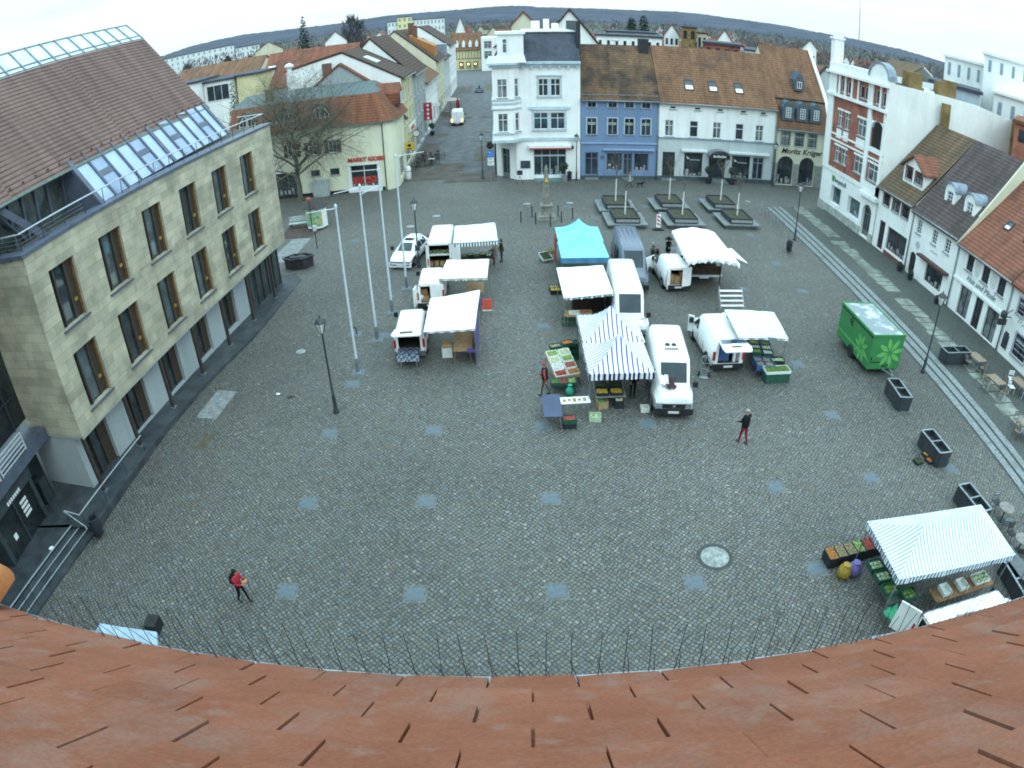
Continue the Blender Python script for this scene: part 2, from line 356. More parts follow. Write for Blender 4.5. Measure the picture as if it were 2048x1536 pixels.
for i, (x, y) in enumerate(plates):
    l, g = plate_label(x, y)
    o = single('access_plate', pme, None, l, 'access plate', g, loc=(x,y,0), rotz=RND.uniform(-.05,.05)); link('stone_frame', frme, o)
mh = MB(); mh.lathe([(.001,.0),(.44,.0),(.44,.012),(.3,.016),(.001,.016)], n=20); mhm = mh.mesh('manhole_cover', M('manhole_stone', (.25,.27,.26), .7, .5, 5), 40)
mr = MB()
for i in range(24):
    a0, a1 = 2*math.pi*i/24, 2*math.pi*(i+1)/24
    mr.add([(r*math.cos(a), r*math.sin(a), z) for a in (a0, a1) for r, z in ((.46,.006),(.56,.006))], [(0,1,3,2)])
mrm = mr.mesh('iron_ring', IRON)
for x, y, s, l in [(7.35,16.78,1.25,'big round manhole cover of pale stone in the near cobbles'),(-12.34,33.9,.72,'round manhole cover between the lamp post and the town hall columns'),(-16.26,45.19,.75,'round manhole cover just below the dark stone trough, the farther of two'),(-15.76,43.89,.75,'round manhole cover by the last town hall column, the nearer of two'),(-6.44,59.34,.9,'round manhole cover behind the parked white estate car, farther one'),(-8.49,56.55,.9,'round manhole cover behind the lamp by the white estate car'),(1.9,62.3,.85,'round manhole cover to the left of the obelisk'),(6.0,62.4,.85,'round manhole cover to the right of the obelisk'),(24.6,64,.8,'round manhole cover in front of the twin arched doorways')]:
    t = thing('manhole', l, 'manhole', (x,y,0)); t.scale = (s,s,1); link('cover', mhm, t); link('iron_ring', mrm, t)
single('stone_patch', MB().q((-16.6,27.1,.004),(-15.3,26.9,.004),(-15.0,29.6,.004),(-16.3,29.8,.004)), SLAB, 'pale stone slab in the cobbles along the town hall', 'paving slab')
single('drain_grate', MB().q((-15.6,24.3,.004),(-15.0,24.3,.004),(-14.8,25.6,.004),(-15.4,25.6,.004)), M('rust_brown', (.09,.075,.05), .8, .4, 4), 'brown rectangular drain cover in the cobbles beside the terrace', 'drain cover')
g = MB()
for i in range(5): g.q((-19.6+i*.15,49.3+i*1.5,.003),(-17.6+i*.1,49.3+i*1.5,.003),(-17.55+i*.1,50.7+i*1.5,.003),(-19.5+i*.15,50.7+i*1.5,.003))
struct('slab_path', g, SLAB)
# right hand side: low granite steps, raised pavement, pale slab walk
def sx(y): return 24.35 + .036*(y-18)
st = MB(); dk = MB()
for k in range(3):
    z = .055*(k+1)
    a0, a1 = .6*k, .6*k+.48
    st.loft([[(sx(y)+a0,y,-.1),(sx(y)+a1,y,-.1),(sx(y)+a1,y,z),(sx(y)+a0,y,z)] for y in (5,30,62)])
    dk.loft([[(sx(y)+a1-.02,y,-.1),(sx(y)+a1+.13,y,-.1),(sx(y)+a1+.13,y,z-.012),(sx(y)+a1-.02,y,z-.012)] for y in (5,30,62)])  # dark strips added to deepen the riser shadow between treads
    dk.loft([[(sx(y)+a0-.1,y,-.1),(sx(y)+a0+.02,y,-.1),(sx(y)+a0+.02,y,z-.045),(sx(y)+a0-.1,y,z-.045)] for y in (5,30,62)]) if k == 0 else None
struct('stone_steps', st, GRAN); struct('step_shade_strips', dk, DSTONE)
struct('pavement', MB().loft([[(sx(y)+1.72,y,-.1),(45,y,-.1),(45,y,.17),(sx(y)+1.72,y,.17)] for y in (0,30,62)]), COBS)
wk = MB(); y = 20.0
while y < 62:
    L = RND.uniform(.7,1.3); w = RND.uniform(.5,.8); c = 28.5 + .03*(y-24) + RND.uniform(-.12,.12)
    if RND.random() < .93: wk.box(c-w,y,.1,c+w,y+L-.12,.174)
    y += L
struct('slab_walk', wk, M('walk_slab', (.2,.215,.19), .7, .5, 1.1, dirt=(.12,.13,.1), dscale=2))
# left: raised terrace of the town hall with three steps
tr = MB()
edge = [(-19.15,17.9,.4),(-18.3,18.0,.4),(-17.75,25.9,.33),(-17.1,30.6,.25),(-16.1,35.6,.16),(-15.75,39,.09),(-15.4,45.4,.03),(-16.4,46.6,.02)]
inner = [(-26,11,.4),(-26,17,.4),(-26,25.9,.33),(-26,30.6,.25),(-26,35.6,.16),(-26,39,.09),(-26,45.4,.03),(-26,46.6,.02)]
for i in range(1, 7):
    tr.q(edge[i], edge[i+1], inner[i+1], inner[i]); a, b2 = edge[i], edge[i+1]; tr.q((a[0],a[1],-.1),(b2[0],b2[1],-.1),b2,a)
tr.q((-26,9,.4),(-20.95,9,.4),(-19.65,18.02,.4),(-18.3,18.0,.4),(-26,17,.4)); tr.q((-19.65,18.02,.4),(-18.3,18,.4),(-18.3,18,-.1),(-19.65,18.02,-.1))
struct('terrace', tr, DSTONE)
ts = MB(); tn = MB()
for k in range(3):
    o = .42*k; z = .3-.1*k+.0
    p0, p1 = (-20.95+o, 9), (-19.65+o, 18.0)
    ts.loft([[(p0[0],9,-.1),(p0[0]+.42,9,-.1),(p0[0]+.42,9,z),(p0[0],9,z)],[(p1[0],18,-.1),(p1[0]+.42,18,-.1),(p1[0]+.42,18,z),(p1[0],18,z)]])
    tn.loft([[(p0[0]-.07,9,z+.07),(p0[0],9,z+.07),(p0[0],9,z+.104),(p0[0]-.07,9,z+.104)],[(p1[0]-.07,18,z+.07),(p1[0],18,z+.07),(p1[0],18,z+.104),(p1[0]-.07,18,z+.104)]])
struct('terrace_steps', ts, DSTONE); struct('step_nosing', tn, M('nosing', (.3,.34,.36), .5, .2, 4))

# ------------------------------------------------------------------ the roof in front of the camera
O = V(.0244,.7568,16.8407); yaw, al, ts_, rl = -.03, .8185, .1447, .0173
E_ = V(math.cos(yaw)*math.cos(rl), math.sin(yaw)*math.cos(rl), math.sin(rl)); B_ = V(math.sin(yaw)*math.cos(al), -math.cos(yaw)*math.cos(al), math.sin(al)); N_ = E_.cross(B_).normalized()
if N_.z < 0: N_ = -N_
def rp(u, v, n=0):
    v -= .088*u*u
    return O + E_*u + B_*v + N_*n
tm = MB()
for j in range(0, 14):
    for i in range(-15, 16):
        u0 = .18*(i + (.5 if j % 2 == 0 else 0)); g0 = .0022 + RND.uniform(-.0007,.0016); sk = RND.uniform(-.004,.004)
        v0 = (j-.5)*ts_ + RND.uniform(-.004,.004); v1 = v0 + .36; lift = RND.uniform(0,.004)
        us = [u0+g0, u0+.035, u0+.09, u0+.145, u0+.18-g0]; sag = [.012, .004, 0, .004, .012]
        top = [rp(u, v0+s, lift) for u, s in zip(us, sag)] + [rp(us[-1]+sk, v1, -.024), rp(us[0]+sk, v1, -.024)]
        bot = [p - N_*.013 for p in top]
        tm.loft([bot, top])
def claymat():
    m, t, b, n = node_mat('clay_roof_tile'); tcx = n('ShaderNodeTexCoord'); s = tcx.outputs['Object']
    f = noise_fac(t, n, s, 5, 8, .35, .68); f2 = noise_fac(t, n, s, 14, 6, .55, .75); f3 = noise_fac(t, n, s, 120, 3, .3, .7)
    c = mixc(t, n, f, (.2,.068,.038), (.255,.092,.054)); c = mixc(t, n, f2, c, (.23,.125,.095))
    mp2 = n('ShaderNodeMapping'); mp2.inputs['Scale'].default_value = (2.2,1.2,1.2); t.links.new(s, mp2.inputs[0])
    f4 = noise_fac(t, n, mp2.outputs[0], 2.4, 9, .5, .8, .7); c = mixc(t, n, f4, c, (.22,.13,.105))
    g = n('ShaderNodeMapRange'); g.inputs[3].default_value = .86; g.inputs[4].default_value = 1.12; t.links.new(f3, g.inputs[0]); c = mixc(t, n, 1.0, c, g.outputs[0], 'MULTIPLY'); ta = n('ShaderNodeAttribute'); ta.attribute_name = 'tint'; c = mixc(t, n, 1.0, c, ta.outputs['Fac'], 'MULTIPLY')
    t.links.new(c, b.inputs['Base Color']); b.inputs['Roughness'].default_value = .8; b.inputs['Specular IOR Level'].default_value = .15; bump(t, n, b, f3, .25, .002); return m
CLAY = claymat()
rt_ = thing('tiled_roof', 'terracotta plain tile roof in the near foreground with dark slits between tiles', 'roof', (0,.6,0), world=True)
q = part('roof_tiles', tm, CLAY, rt_); at = q.data.attributes.new('tint', 'FLOAT', 'FACE'); tv = [RND.uniform(.93,1.05) for _ in range(500)]; at.data.foreach_set('value', [tv[i//9] for i in range(len(q.data.polygons))])
part('roof_boarding', MB().grid(lambda a, b: rp(-2.7+5.4*a,-.03+2.2*b,-.05), 40, 2), BLACK, rt_)
gm = MB()
def gp(u, a): return rp(u, -.072, -.02) + V(0,.012,-.012) + V(0, .016*math.cos(a), .016*math.sin(a))
gm.grid(lambda a, b: gp(-2.7+5.4*a, math.pi + b*math.pi), 40, 8); gm.path([gp(-2.7+.18*k,0) for k in range(31)], .005, 6)
part('gutter', gm, M('zinc_gutter', (.3,.34,.4), .35, .7, 7, metal=.3), rt_, True)
part('house_wall', MB().box(-14,-9,-.1,14,.55,16.4), plaster('own_wall', (.6,.58,.5)), rt_)
o = single('ridge_tile', MB().loft([[V(x,0,0) + V(0,.1*math.cos(a)*k,.1*math.sin(a)*k) for a in [math.pi*i/10 for i in range(11)]] for x, k in ((-2.5,1),(-1.62,1.02),(-1.54,.9),(-1.52,.7))]), M('orange_clay', (.42,.15,.05), .75, .25, 12, dirt=(.2,.1,.05), dscale=4), 'rounded orange ridge tile at the end of the near roof', 'ridge tile', smooth=50)
o.location = (-.1,.93,16.58); o.rotation_euler = (0,.05,-.06)
sm_l = MB().tube((0,0,0),(-.004,.004,.165),.0011,.0008,5).mesh('spike', DARKST); sm_s = MB().tube((0,0,0),(-.02,-.012,.09),.0011,.0008,5).mesh('spike', DARKST)
sb = MB().box(-.16,-.008,-.004,.16,.008,.0).mesh('spike_base', STEEL)
sp_lab = ['at the far left end of the gutter','left of the middle along the gutter, third strip','next to the far left strip on the gutter','just left of the middle of the gutter','at the middle of the gutter','just right of the middle of the gutter','second from the right end of the gutter','third from the right end of the gutter','at the far right end of the gutter']
order = [0,2,1,3,4,5,7,6,8]
for k in range(9):
    u = -1.32 + k*.33
    t = thing('bird_spike_strip', 'strip of thin wire bird spikes ' + sp_lab[order[k]], 'bird spikes', tuple(rp(u,-.07,-.016) + V(0,.012,.0)), yaw, 'bird spike strips along the gutter')
    link('spike_base', sb, t)
    for i in range(6):
        a = -.1375 + .055*i
        s1 = link('spike', sm_l, t, (a,0,0)); s1.rotation_euler = (RND.uniform(-.03,.03), RND.uniform(-.05,.05), 0)
        s2 = link('spike', sm_s, t, (a+.012,0,0)); s2.rotation_euler = (0, .35*(k-4)/4, 0)

# ------------------------------------------------------------------ building kit
class Fac:
    def __init__(s, o, e, n): s.o = V(o[0],o[1],0); s.e = V(e[0],e[1],0).normalized(); s.n = V(n[0],n[1],0).normalized()
    def P(s, u, z, d=0): return s.o + s.e*u + s.n*d + V(0,0,z)
    def box(s, mb, u0, z0, u1, z1, d0, d1):
        a = [s.P(u0,z0,d0),s.P(u1,z0,d0),s.P(u1,z0,d1),s.P(u0,z0,d1)]; b = [p + V(0,0,z1-z0) for p in a]
        return mb.add(a+b, [(0,3,2,1),(4,5,6,7),(0,1,5,4),(1,2,6,5),(2,3,7,6),(3,0,4,7)])
    def wall(s, mb, u0, z0, u1, z1, holes=(), depth=.2, d=0):
        us = sorted({u0,u1,*[x for h in holes for x in (h[0],h[2]) if u0 < x < u1]}); zs = sorted({z0,z1,*[x for h in holes for x in (h[1],h[3]) if z0 < x < z1]})
        for a, b in zip(us, us[1:]):
            for c, e in zip(zs, zs[1:]):
                m, k = (a+b)/2, (c+e)/2
                if any(h[0] < m < h[2] and h[1] < k < h[3] for h in holes): continue
                mb.q(s.P(a,c,d), s.P(b,c,d), s.P(b,e,d), s.P(a,e,d))
        for h in holes:
            a, c, b, e = h[:4]
            for p, q in (((a,c),(b,c)),((b,c),(b,e)),((b,e),(a,e)),((a,e),(a,c))):
                mb.q(s.P(*p,d), s.P(*q,d), s.P(*q,d-depth), s.P(*p,d-depth))
        return mb
    def arch(s, mb, u0, zs, u1, z1, d=0, n=8):
        uc, r = (u0+u1)/2, (u1-u0)/2
        for sg, ue in ((1,u1),(-1,u0)):
            pts = [s.P(uc + sg*r*math.sin(t*math.pi/2/n), zs + (z1-zs)*math.cos(t*math.pi/2/n), d) for t in range(n+1)]
            for a, b in zip(pts, pts[1:]): mb.add([a, b, s.P(ue, z1, d)], [(0,1,2)]); mb.q(a, b, b - s.n*.3, a - s.n*.3)
PANES = [GLASS, glass('glass_curtain', (.16,.18,.19), .08, .5, .7, 1.2), glass('glass_blue', (.05,.07,.1), .04, .6, .6)]
def window(par, fac, h, style='cross', fm=FRAMEW, gm=None, depth=.13, fw=.055, sill=True, d=0, label=None, sm=SILL, surround=None):
    u0, z0, u1, z1 = h[:4]; m = MB(); a, b = d-depth, d-depth+.05
    for x in ((u0,u0+fw),(u1-fw,u1)): fac.box(m, x[0], z0, x[1], z1, a, b)
    for z in ((z0,z0+fw),(z1-fw,z1)): fac.box(m, u0+fw, z[0], u1-fw, z[1], a, b)
    uc = (u0+u1)/2; c0, c1 = a+.004, b+.004
    if style in ('cross','two'): fac.box(m, uc-fw*.6, z0+fw, uc+fw*.6, z1-fw, c0, c1)
    if style in ('cross','bar'): zt = z0+(z1-z0)*.66; fac.box(m, u0+fw, zt-fw*.6, u1-fw, zt+fw*.6, c0+.004, c1+.004)
    if style in ('grid','tri'):
        nx, nz = (2,4) if style == 'grid' else (3,1)
        for i in range(1,nx): x = u0+(u1-u0)*i/nx; fac.box(m, x-fw*.5, z0+fw, x+fw*.5, z1-fw, c0, c1)
        for i in range(1,nz): z = z0+(z1-z0)*i/nz; fac.box(m, u0+fw, z-fw*.35, u1-fw, z+fw*.35, c0+.004, c1+.004)
    if surround:
        for x in ((u0-.12,u0),(u1,u1+.12)): fac.box(m, x[0], z0, x[1], z1+.12, d-.02, d+.035)
        fac.box(m, u0, z1, u1, z1+.12, d-.02, d+.035)
    o = part('window', m, surround or fm, par, label=label)
    g = MB(); g.q(fac.P(u0+fw*.5,z0+fw*.5,a+.015), fac.P(u1-fw*.5,z0+fw*.5,a+.015), fac.P(u1-fw*.5,z1-fw*.5,a+.015), fac.P(u0+fw*.5,z1-fw*.5,a+.015))
    me = g.mesh('pane', gm or RND.choice(PANES)); link('pane', me, o)
    if surround:
        f2 = MB()
        for x in ((u0,u0+fw),(u1-fw,u1)): fac.box(f2, x[0], z0, x[1], z1, a, b)
        for z in ((z0,z0+fw),(z1-fw,z1)): fac.box(f2, u0+fw, z[0], u1-fw, z[1], a, b)
        fac.box(f2, uc-fw*.5, z0+fw, uc+fw*.5, z1-fw, c0, c1); zt = z0+(z1-z0)*.66; fac.box(f2, u0+fw, zt-fw*.5, u1-fw, zt+fw*.5, c0+.004, c1+.004)
        link('sash', f2.mesh('sash', fm), o)
    if sill: s2 = MB(); fac.box(s2, u0-.1, z0-.1, u1+.1, z0-.01, d-.05, d+.1); link('sill', s2.mesh('sill', sm), o)
    return o
def gable_roof(fac, u0, u1, ze, dr, zr, over=.35, back=None, hip=0, t=.18):
    """slab roof: cross-section (distance behind the facade, height) swept along the eave"""
    sl = (zr-ze)/dr; e0 = (-over, ze-over*sl); bk = back or (2*dr+over, ze-over*sl)
    sec = [e0,(dr,zr),bk,(bk[0],bk[1]-t),(dr,zr-t*1.3),(e0[0],e0[1]-t)]
    return MB().loft([[fac.P(u, z, -d) for d, z in sec] for u in (u0, u1)])
def sidewalls(mb, fac, u0, u1, ze, dr, zr, z0=-.1, bd=None):
    bd = bd or 2*dr
    for u in (u0, u1): mb.q(fac.P(u,z0), fac.P(u,ze), fac.P(u,zr-.05,-dr), fac.P(u,ze,-bd), fac.P(u,z0,-bd))
    mb.q(fac.P(u0,z0,-bd), fac.P(u1,z0,-bd), fac.P(u1,ze,-bd), fac.P(u0,ze,-bd))
def text(par, s, pos, xd, upv, size, mat, shear=0, depth=.015, name='lettering', align='LEFT', bold=0):
    cu = bpy.data.curves.new(name, 'FONT'); cu.body = s; cu.size = size; cu.extrude = depth; cu.shear = shear; cu.align_x = align; cu.offset = bold
    ob = bpy.data.objects.new('tmp', cu); COL.objects.link(ob); dg = bpy.context.evaluated_depsgraph_get()
    me = bpy.data.meshes.new_from_object(ob.evaluated_get(dg)); bpy.data.objects.remove(ob); me.name = name
    me.materials.clear(); me.materials.append(mat)
    xd = Vector(xd).normalized(); upv = Vector(upv).normalized(); me.transform(Matrix.Translation(Vector(pos)) @ Matrix((xd, upv, xd.cross(upv))).transposed().to_4x4())
    return part(name, me, mat, par)
def skylight(par, fac, u, d, dr, ze, zr, w=.9, h=1.25, gm=GLASS, fm=DARKST):
    """roof window lying in the front slope of a gable_roof"""
    sl = Vector((dr, zr-ze)).normalized(); z = ze + (zr-ze)*d/dr
    def p(a, b, n): return fac.P(u+a, z + sl.y*b + sl.x*n, -(d + sl.x*b - sl.y*n))
    m = MB()
    for a0,b0,a1,b1 in ((-w/2,-h/2,-w/2+.08,h/2),(w/2-.08,-h/2,w/2,h/2),(-w/2+.08,-h/2,w/2-.08,-h/2+.1),(-w/2+.08,h/2-.14,w/2-.08,h/2)):
        m.loft([[p(a0,b0,-.05),p(a1,b0,-.05),p(a1,b1,-.05),p(a0,b1,-.05)],[p(a0,b0,.09),p(a1,b0,.09),p(a1,b1,.09),p(a0,b1,.09)]])
    o = part('skylight', m, fm, par); link('pane', MB().q(p(-w/2+.05,-h/2+.05,.05),p(w/2-.05,-h/2+.05,.05),p(w/2-.05,h/2-.1,.05),p(-w/2+.05,h/2-.1,.05)).mesh('pane', gm), o); link('pale_half_panel', MB().q(p(-w/2+.09,-h/2+.12,.055),p(w/2-.09,-h/2+.12,.055),p(w/2-.09,-h*.05,.055),p(-w/2+.09,-h*.05,.055)).mesh('pale_half_panel', FRAMEW), o); return o  # white panel added for the bright lower half of a tilted-open pane
def door(par, fac, h, mat, gm=None, depth=.16, glazed=True):
    u0,z0,u1,z1 = h; m = MB(); a = -depth
    fac.box(m, u0, z0, u0+.1, z1, a, a+.07); fac.box(m, u1-.1, z0, u1, z1, a, a+.07); fac.box(m, u0+.1, z1-.12, u1-.1, z1, a, a+.07); fac.box(m, u0+.1, z0, u1-.1, z0+.5, a, a+.05)
    uc = (u0+u1)/2; fac.box(m, uc-.05, z0+.5, uc+.05, z1-.12, a, a+.055); fac.box(m, u0+.1, z0+(z1-z0)*.75, uc-.05, z0+(z1-z0)*.75+.07, a, a+.05); fac.box(m, uc+.05, z0+(z1-z0)*.75, u1-.1, z0+(z1-z0)*.75+.07, a, a+.05)
    o = part('door', m, mat, par); link('pane', MB().q(fac.P(u0+.05,z0+.3,a+.02),fac.P(u1-.05,z0+.3,a+.02),fac.P(u1-.05,z1-.05,a+.02),fac.P(u0+.05,z1-.05,a+.02)).mesh('pane', gm or GLASS), o)
    hd = MB(); hd.tube(fac.P(uc+.09,z0+1.0,a+.06), fac.P(uc+.09,z0+1.0,a+.12), .02); link('handle', hd.mesh('handle', STEEL), o); return o
def shop(par, fac, h, nx=1, fm=DARKST, gm=GLASS, goods=True, depth=.2):
    o = window(par, fac, h, 'plain', fm, gm, depth, .07, False)
    o.name = 'shop_window'
    if nx > 1:
        m = MB(); u0,z0,u1,z1 = h
        for i in range(1,nx): x = u0+(u1-u0)*i/nx; fac.box(m, x-.035, z0+.07, x+.035, z1-.07, -depth+.006, -depth+.06)
        link('mullion', m.mesh('mullion', fm), o)
    if goods:
        m = MB(); u0,z0,u1,z1 = h; x = u0+.2
        while x < u1-.35:
            w = RND.uniform(.15,.4); hh = RND.uniform(.15,(z1-z0)*.33); fac.box(m, x, z0+.08, x+w, z0+.08+hh, -depth+.018, -depth+.045); x += w + RND.uniform(.06,.3)
        link('display', m.mesh('display', M('shop_display', (.3,.3,.32), .6, .9, 3)), o)
    return o
BXs = 72/71.
def bx(x): return x*BXs
def bz(z): return 18-(18-z)*BXs
def B(a, b, c, d): return (bx(a), bz(d), bx(c), bz(b))      # measured left, top, right, bottom on the back row
def ry(y): return y*.988
def rz(z): return 18-(18-z)*.988
def Rr(a, b, c, d): return (ry(c), rz(d), ry(a), rz(b))
BK = Fac((0,72),(1,0),(0,-1)); RT = Fac((32.8,0),(0,1),(-1,0))
P_WHITE = plaster('white_render', (.82,.83,.82)); P_WHITE2 = plaster('offwhite_render', (.78,.79,.77)); P_BLUE = plaster('blue_render', (.17,.245,.38)); P_GREY = plaster('pale_grey_render', (.5,.54,.55))
P_CREAM = plaster('cream_render', (.62,.6,.46)); P_YEL = plaster('yellow_render', (.6,.55,.33)); P_KIOSK = plaster('kiosk_render', (.7,.7,.54)); P_GREYD = plaster('grey_render', (.33,.36,.37))
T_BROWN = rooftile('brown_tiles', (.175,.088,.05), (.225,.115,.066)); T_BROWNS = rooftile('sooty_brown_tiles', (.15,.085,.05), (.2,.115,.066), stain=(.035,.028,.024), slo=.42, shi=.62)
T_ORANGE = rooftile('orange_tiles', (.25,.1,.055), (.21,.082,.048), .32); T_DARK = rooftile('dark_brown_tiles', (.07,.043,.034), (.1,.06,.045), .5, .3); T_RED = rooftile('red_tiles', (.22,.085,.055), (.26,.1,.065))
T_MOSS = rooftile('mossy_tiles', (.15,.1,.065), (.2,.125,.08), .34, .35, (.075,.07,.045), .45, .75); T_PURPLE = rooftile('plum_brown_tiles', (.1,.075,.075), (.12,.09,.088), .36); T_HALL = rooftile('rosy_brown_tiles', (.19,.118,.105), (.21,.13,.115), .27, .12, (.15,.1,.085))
SLATE = bricks('slate', (.062,.072,.1), (.078,.088,.115), (.05,.055,.075), .3, .2, .006); ZINC = stripes('zinc_seams', (.1,.125,.13), (.05,.065,.075), .55, .12); TRIMG = M('grey_trim', (.22,.29,.36), .6, .2, 2)
PLINTH = M('dark_plinth', (.06,.075,.09), .7, .3, 2); LEAD = M('lead_sheet', (.2,.24,.3), .5, .3, 2)
def gutter(par, fac, u0, u1, z, d=.4, mat=STEEL): m = MB(); m.tube(fac.P(u0,z,d), fac.P(u1,z,d), .075, n=8); part('gutter', m, mat, par, True)
def pipe(par, fac, u, z0, z1, d=.08, mat=STEEL): m = MB(); m.tube(fac.P(u,z0,d), fac.P(u,z1,d), .055, n=8); part('downpipe', m, mat, par, True)

# ---- white corner house with slate mansard
t = thing('corner_house', 'white three storey corner house with slate mansard roof and small corner tower', 'house', (4,72,0), world=True)
w = MB(); fz = bz(13.0); holes = [B(3.59,11.32,5.85,9.46), B(3.05,7.64,6.3,5.82), B(2.99,3.85,6.43,.68)]
BK.wall(w, bx(1.2), -.1, bx(7.93), fz, holes); w.q((bx(7.93),72,-.1),(bx(7.93),84,-.1),(bx(7.93),84,fz),(bx(7.93),72,fz)); w.q((-1.15,84,-.1),(bx(7.93),84,-.1),(bx(7.93),84,fz),(-1.15,84,fz)); w.q((-1.15,74.6,-.1),(-1.15,84,-.1),(-1.15,84,4.5),(-1.15,74.6,4.5)); w.q((-1.15,84,fz),(bx(7.93),84,fz),(bx(7.93),72,fz),(-1.15,72,fz))
CH = Fac((-1.0,74.5),(bx(1.2)+1.0,-2.5),(-2.5,-(bx(1.2)+1.0))); L = math.hypot(bx(1.2)+1.0, 2.5); dh = (.8,-.05,2.2,3.3); CH.wall(w, 0, -.1, L, 4.5, [dh], .35)
FB = Fac((-1.15,70.95),(1,0),(0,-1)); OB = Fac((.95,70.95),(.85,1.05),(1.05,-.85)); LF = Fac((-1.15,70.95),(0,1),(-1,0))
fh = [(.5,9.35,1.5,11.35),(.5,5.6,1.5,7.6)]; oh = [(.35,9.35,1.0,11.35),(.35,5.6,1.0,7.6)]; lh = [(k,z,k+1,z+2) for k in (2.5,5,7.5) for z in (5.6,9.35)]
FB.wall(w, 0, 4.5, 2.1, fz, fh); OB.wall(w, 0, 4.5, 1.351, fz, oh); LF.wall(w, 0, 4.5, 13.05, fz, lh); w.q((-1.15,70.95,4.5),(.95,70.95,4.5),(1.8,72,4.5),(-1,74.5,4.5),(-1.15,74.5,4.5))
part('wall', w, P_WHITE, t)
LTB = M('pale_blue_trim', (.45,.55,.6), .7, .15, 2)
for i, h in enumerate(holes[:2]):
    um = (h[0]+h[2])/2
    for a, b in ((h[0],um-.14),(um+.14,h[2])): window(t, BK, (a,h[1],b,h[3]), 'cross', gm=PANES[0] if i == 0 else PANES[2])
    m = MB(); BK.box(m, um-.14, h[1], um+.14, h[3], -.15, .02); BK.box(m, h[0]-.2, h[1]-.18, h[2]+.2, h[1]-.06, -.02, .16); BK.box(m, h[0]-.2, h[3]+.3, h[2]+.2, h[3]+.44, -.02, .2); BK.box(m, h[0]-.18, h[1], h[0]-.01, h[3]+.3, -.02, .05); BK.box(m, h[2]+.01, h[1], h[2]+.18, h[3]+.3, -.02, .05); part('window_surround', m, LTB, t)
for h in fh: window(t, FB, h, 'cross', gm=PANES[1])
for h in oh: window(t, OB, h, 'bar', gm=PANES[1])
for h in lh: window(t, LF, h)
m = MB()
ring = lambda o, z: [(-1.15-o,84,z),(-1.15-o,70.95-o,z),(.95+o*.3,70.95-o,z),(1.8+o*.3,72-o,z),(bx(7.93),72-o,z),(bx(7.93),84,z)]
for z0, z1, o in ((fz-.02,fz+.22,.55),(fz-.3,fz-.02,.3),(4.42,4.72,.18),(8.6,8.78,.1),(8.05,8.2,.14),(5.35,5.5,.14),(9.05,9.2,.14)):
    if z0 in (8.6,8.05,5.35,9.05): m.loft([[p for p in ring(o,z)[:4]] + [(1.8,72.1,z),(-1.1,72.1,z),(-1.1,84,z)] for z in (z0,z1)])
    else: m.loft([ring(o,z0), ring(o,z1)])
BK.box(m, bx(2.5), bz(8.0), bx(6.9), bz(8.3), -.02, .1)
for k in range(7): BK.box(m, 1.9+k*.95, fz-.55, 2.15+k*.95, fz-.3, -.02, .3)
part('cornice', m, LTB, t)
m = MB(); m.loft([[(2.0,71.9,fz+.2),(bx(7.93),71.9,fz+.2),(bx(7.93),84,fz+.2),(2.0,84,fz+.2)],[(2.35,73.5,16.35),(bx(7.93),73.5,16.35),(bx(7.93),84,16.35),(2.35,84,16.35)]]); part('mansard_roof', m, SLATE, t)
m = MB(); m.box(2.2,73.3,16.36,bx(7.93),84,16.5); part('roof_edge', m, FRAMEW, t)
m = MB(); FB.wall(m, .6, fz+.2, 3.3, 16.2, [(1.15,14.2,1.6,15.7)], .2); FB.arch(m, 1.15, 15.4, 1.6, 15.7); m.box(-.55,70.96,fz+.2,-.54,74,16.2); m.box(2.14,70.96,fz+.2,2.15,74,16.2); m.box(-.75,70.75,16.2,2.35,74.2,16.5); m.loft([[(-1.1,70.8,fz+.2),(2.4,70.8,fz+.2),(2.4,72.5,fz+.2),(-1.1,72.5,fz+.2)],[(-.6,70.92,fz+1.0),(2.2,70.92,fz+1.0),(2.2,72.5,fz+1.0),(-.6,72.5,fz+1.0)]]); part('tower', m, P_WHITE, t); window(t, FB, (1.15,14.2,1.6,15.7), 'bar', sill=False)
m = MB(); m.box(bx(7.6),72.6,13.1,bx(8.05),84,17.6); part('party_wall', m, M('soot_wall', (.03,.032,.04), .8, .3, 2), t)
m = MB()
for x, y, a, z in ((3.2,76,.9,17.6),(4.6,77,.6,17.8),(5.4,75.5,.7,17.3)): m.box(x,y,16.4,x+a,y+.8,z)
part('chimney', m, P_WHITE, t)
h = holes[2]; o = shop(t, BK, h, 4, M('pale_shopfront', (.35,.5,.52), .5, .2, 3), GLASS); m = MB(); BK.box(m, h[0]+.1, h[1]+2.15, h[2]-.1, h[1]+2.3, -.2, -.1); part('shop_transom', m, LTB, t)
m = MB(); BK.box(m, bx(2.45), bz(3.82), bx(6.92), bz(4.1), .0, .55); part('awning_box', m, FRAMEW, t); m = MB(); BK.box(m, bx(2.5), bz(3.7), bx(6.88), bz(3.84), .05, .6); part('awning_cloth', m, M('red_cloth', (.35,.04,.03), .8, .2, 3), t)
door(t, CH, dh, M('green_grey_door', (.15,.2,.2), .5, .2, 3), depth=.3)
m = MB(); CH.box(m, .7, 3.45, 2.4, 3.95, .02, .12); part('door_sign', m, FRAMEW, t)
m = MB(); BK.box(m, 1.6, 1.3, 2.65, 2.15, .03, .08); part('menu_board', m, M('dark_board', (.05,.06,.08), .4, .9, 6), t)
m = MB(); m.lathe([(.04,0),(.12,.1),(.14,.25),(.05,.45),(.01,.5)], (7.2,71.8,3.4)); m.bar((7.2,72,3.9),(7.2,71.7,3.9),.03); part('wall_lamp', m, BLACK, t)
m = MB(); m.box(3.0,70.6,0,6.5,71.95,.14); part('door_step', m, M('green_step', (.1,.17,.17), .7, .2, 3), t)

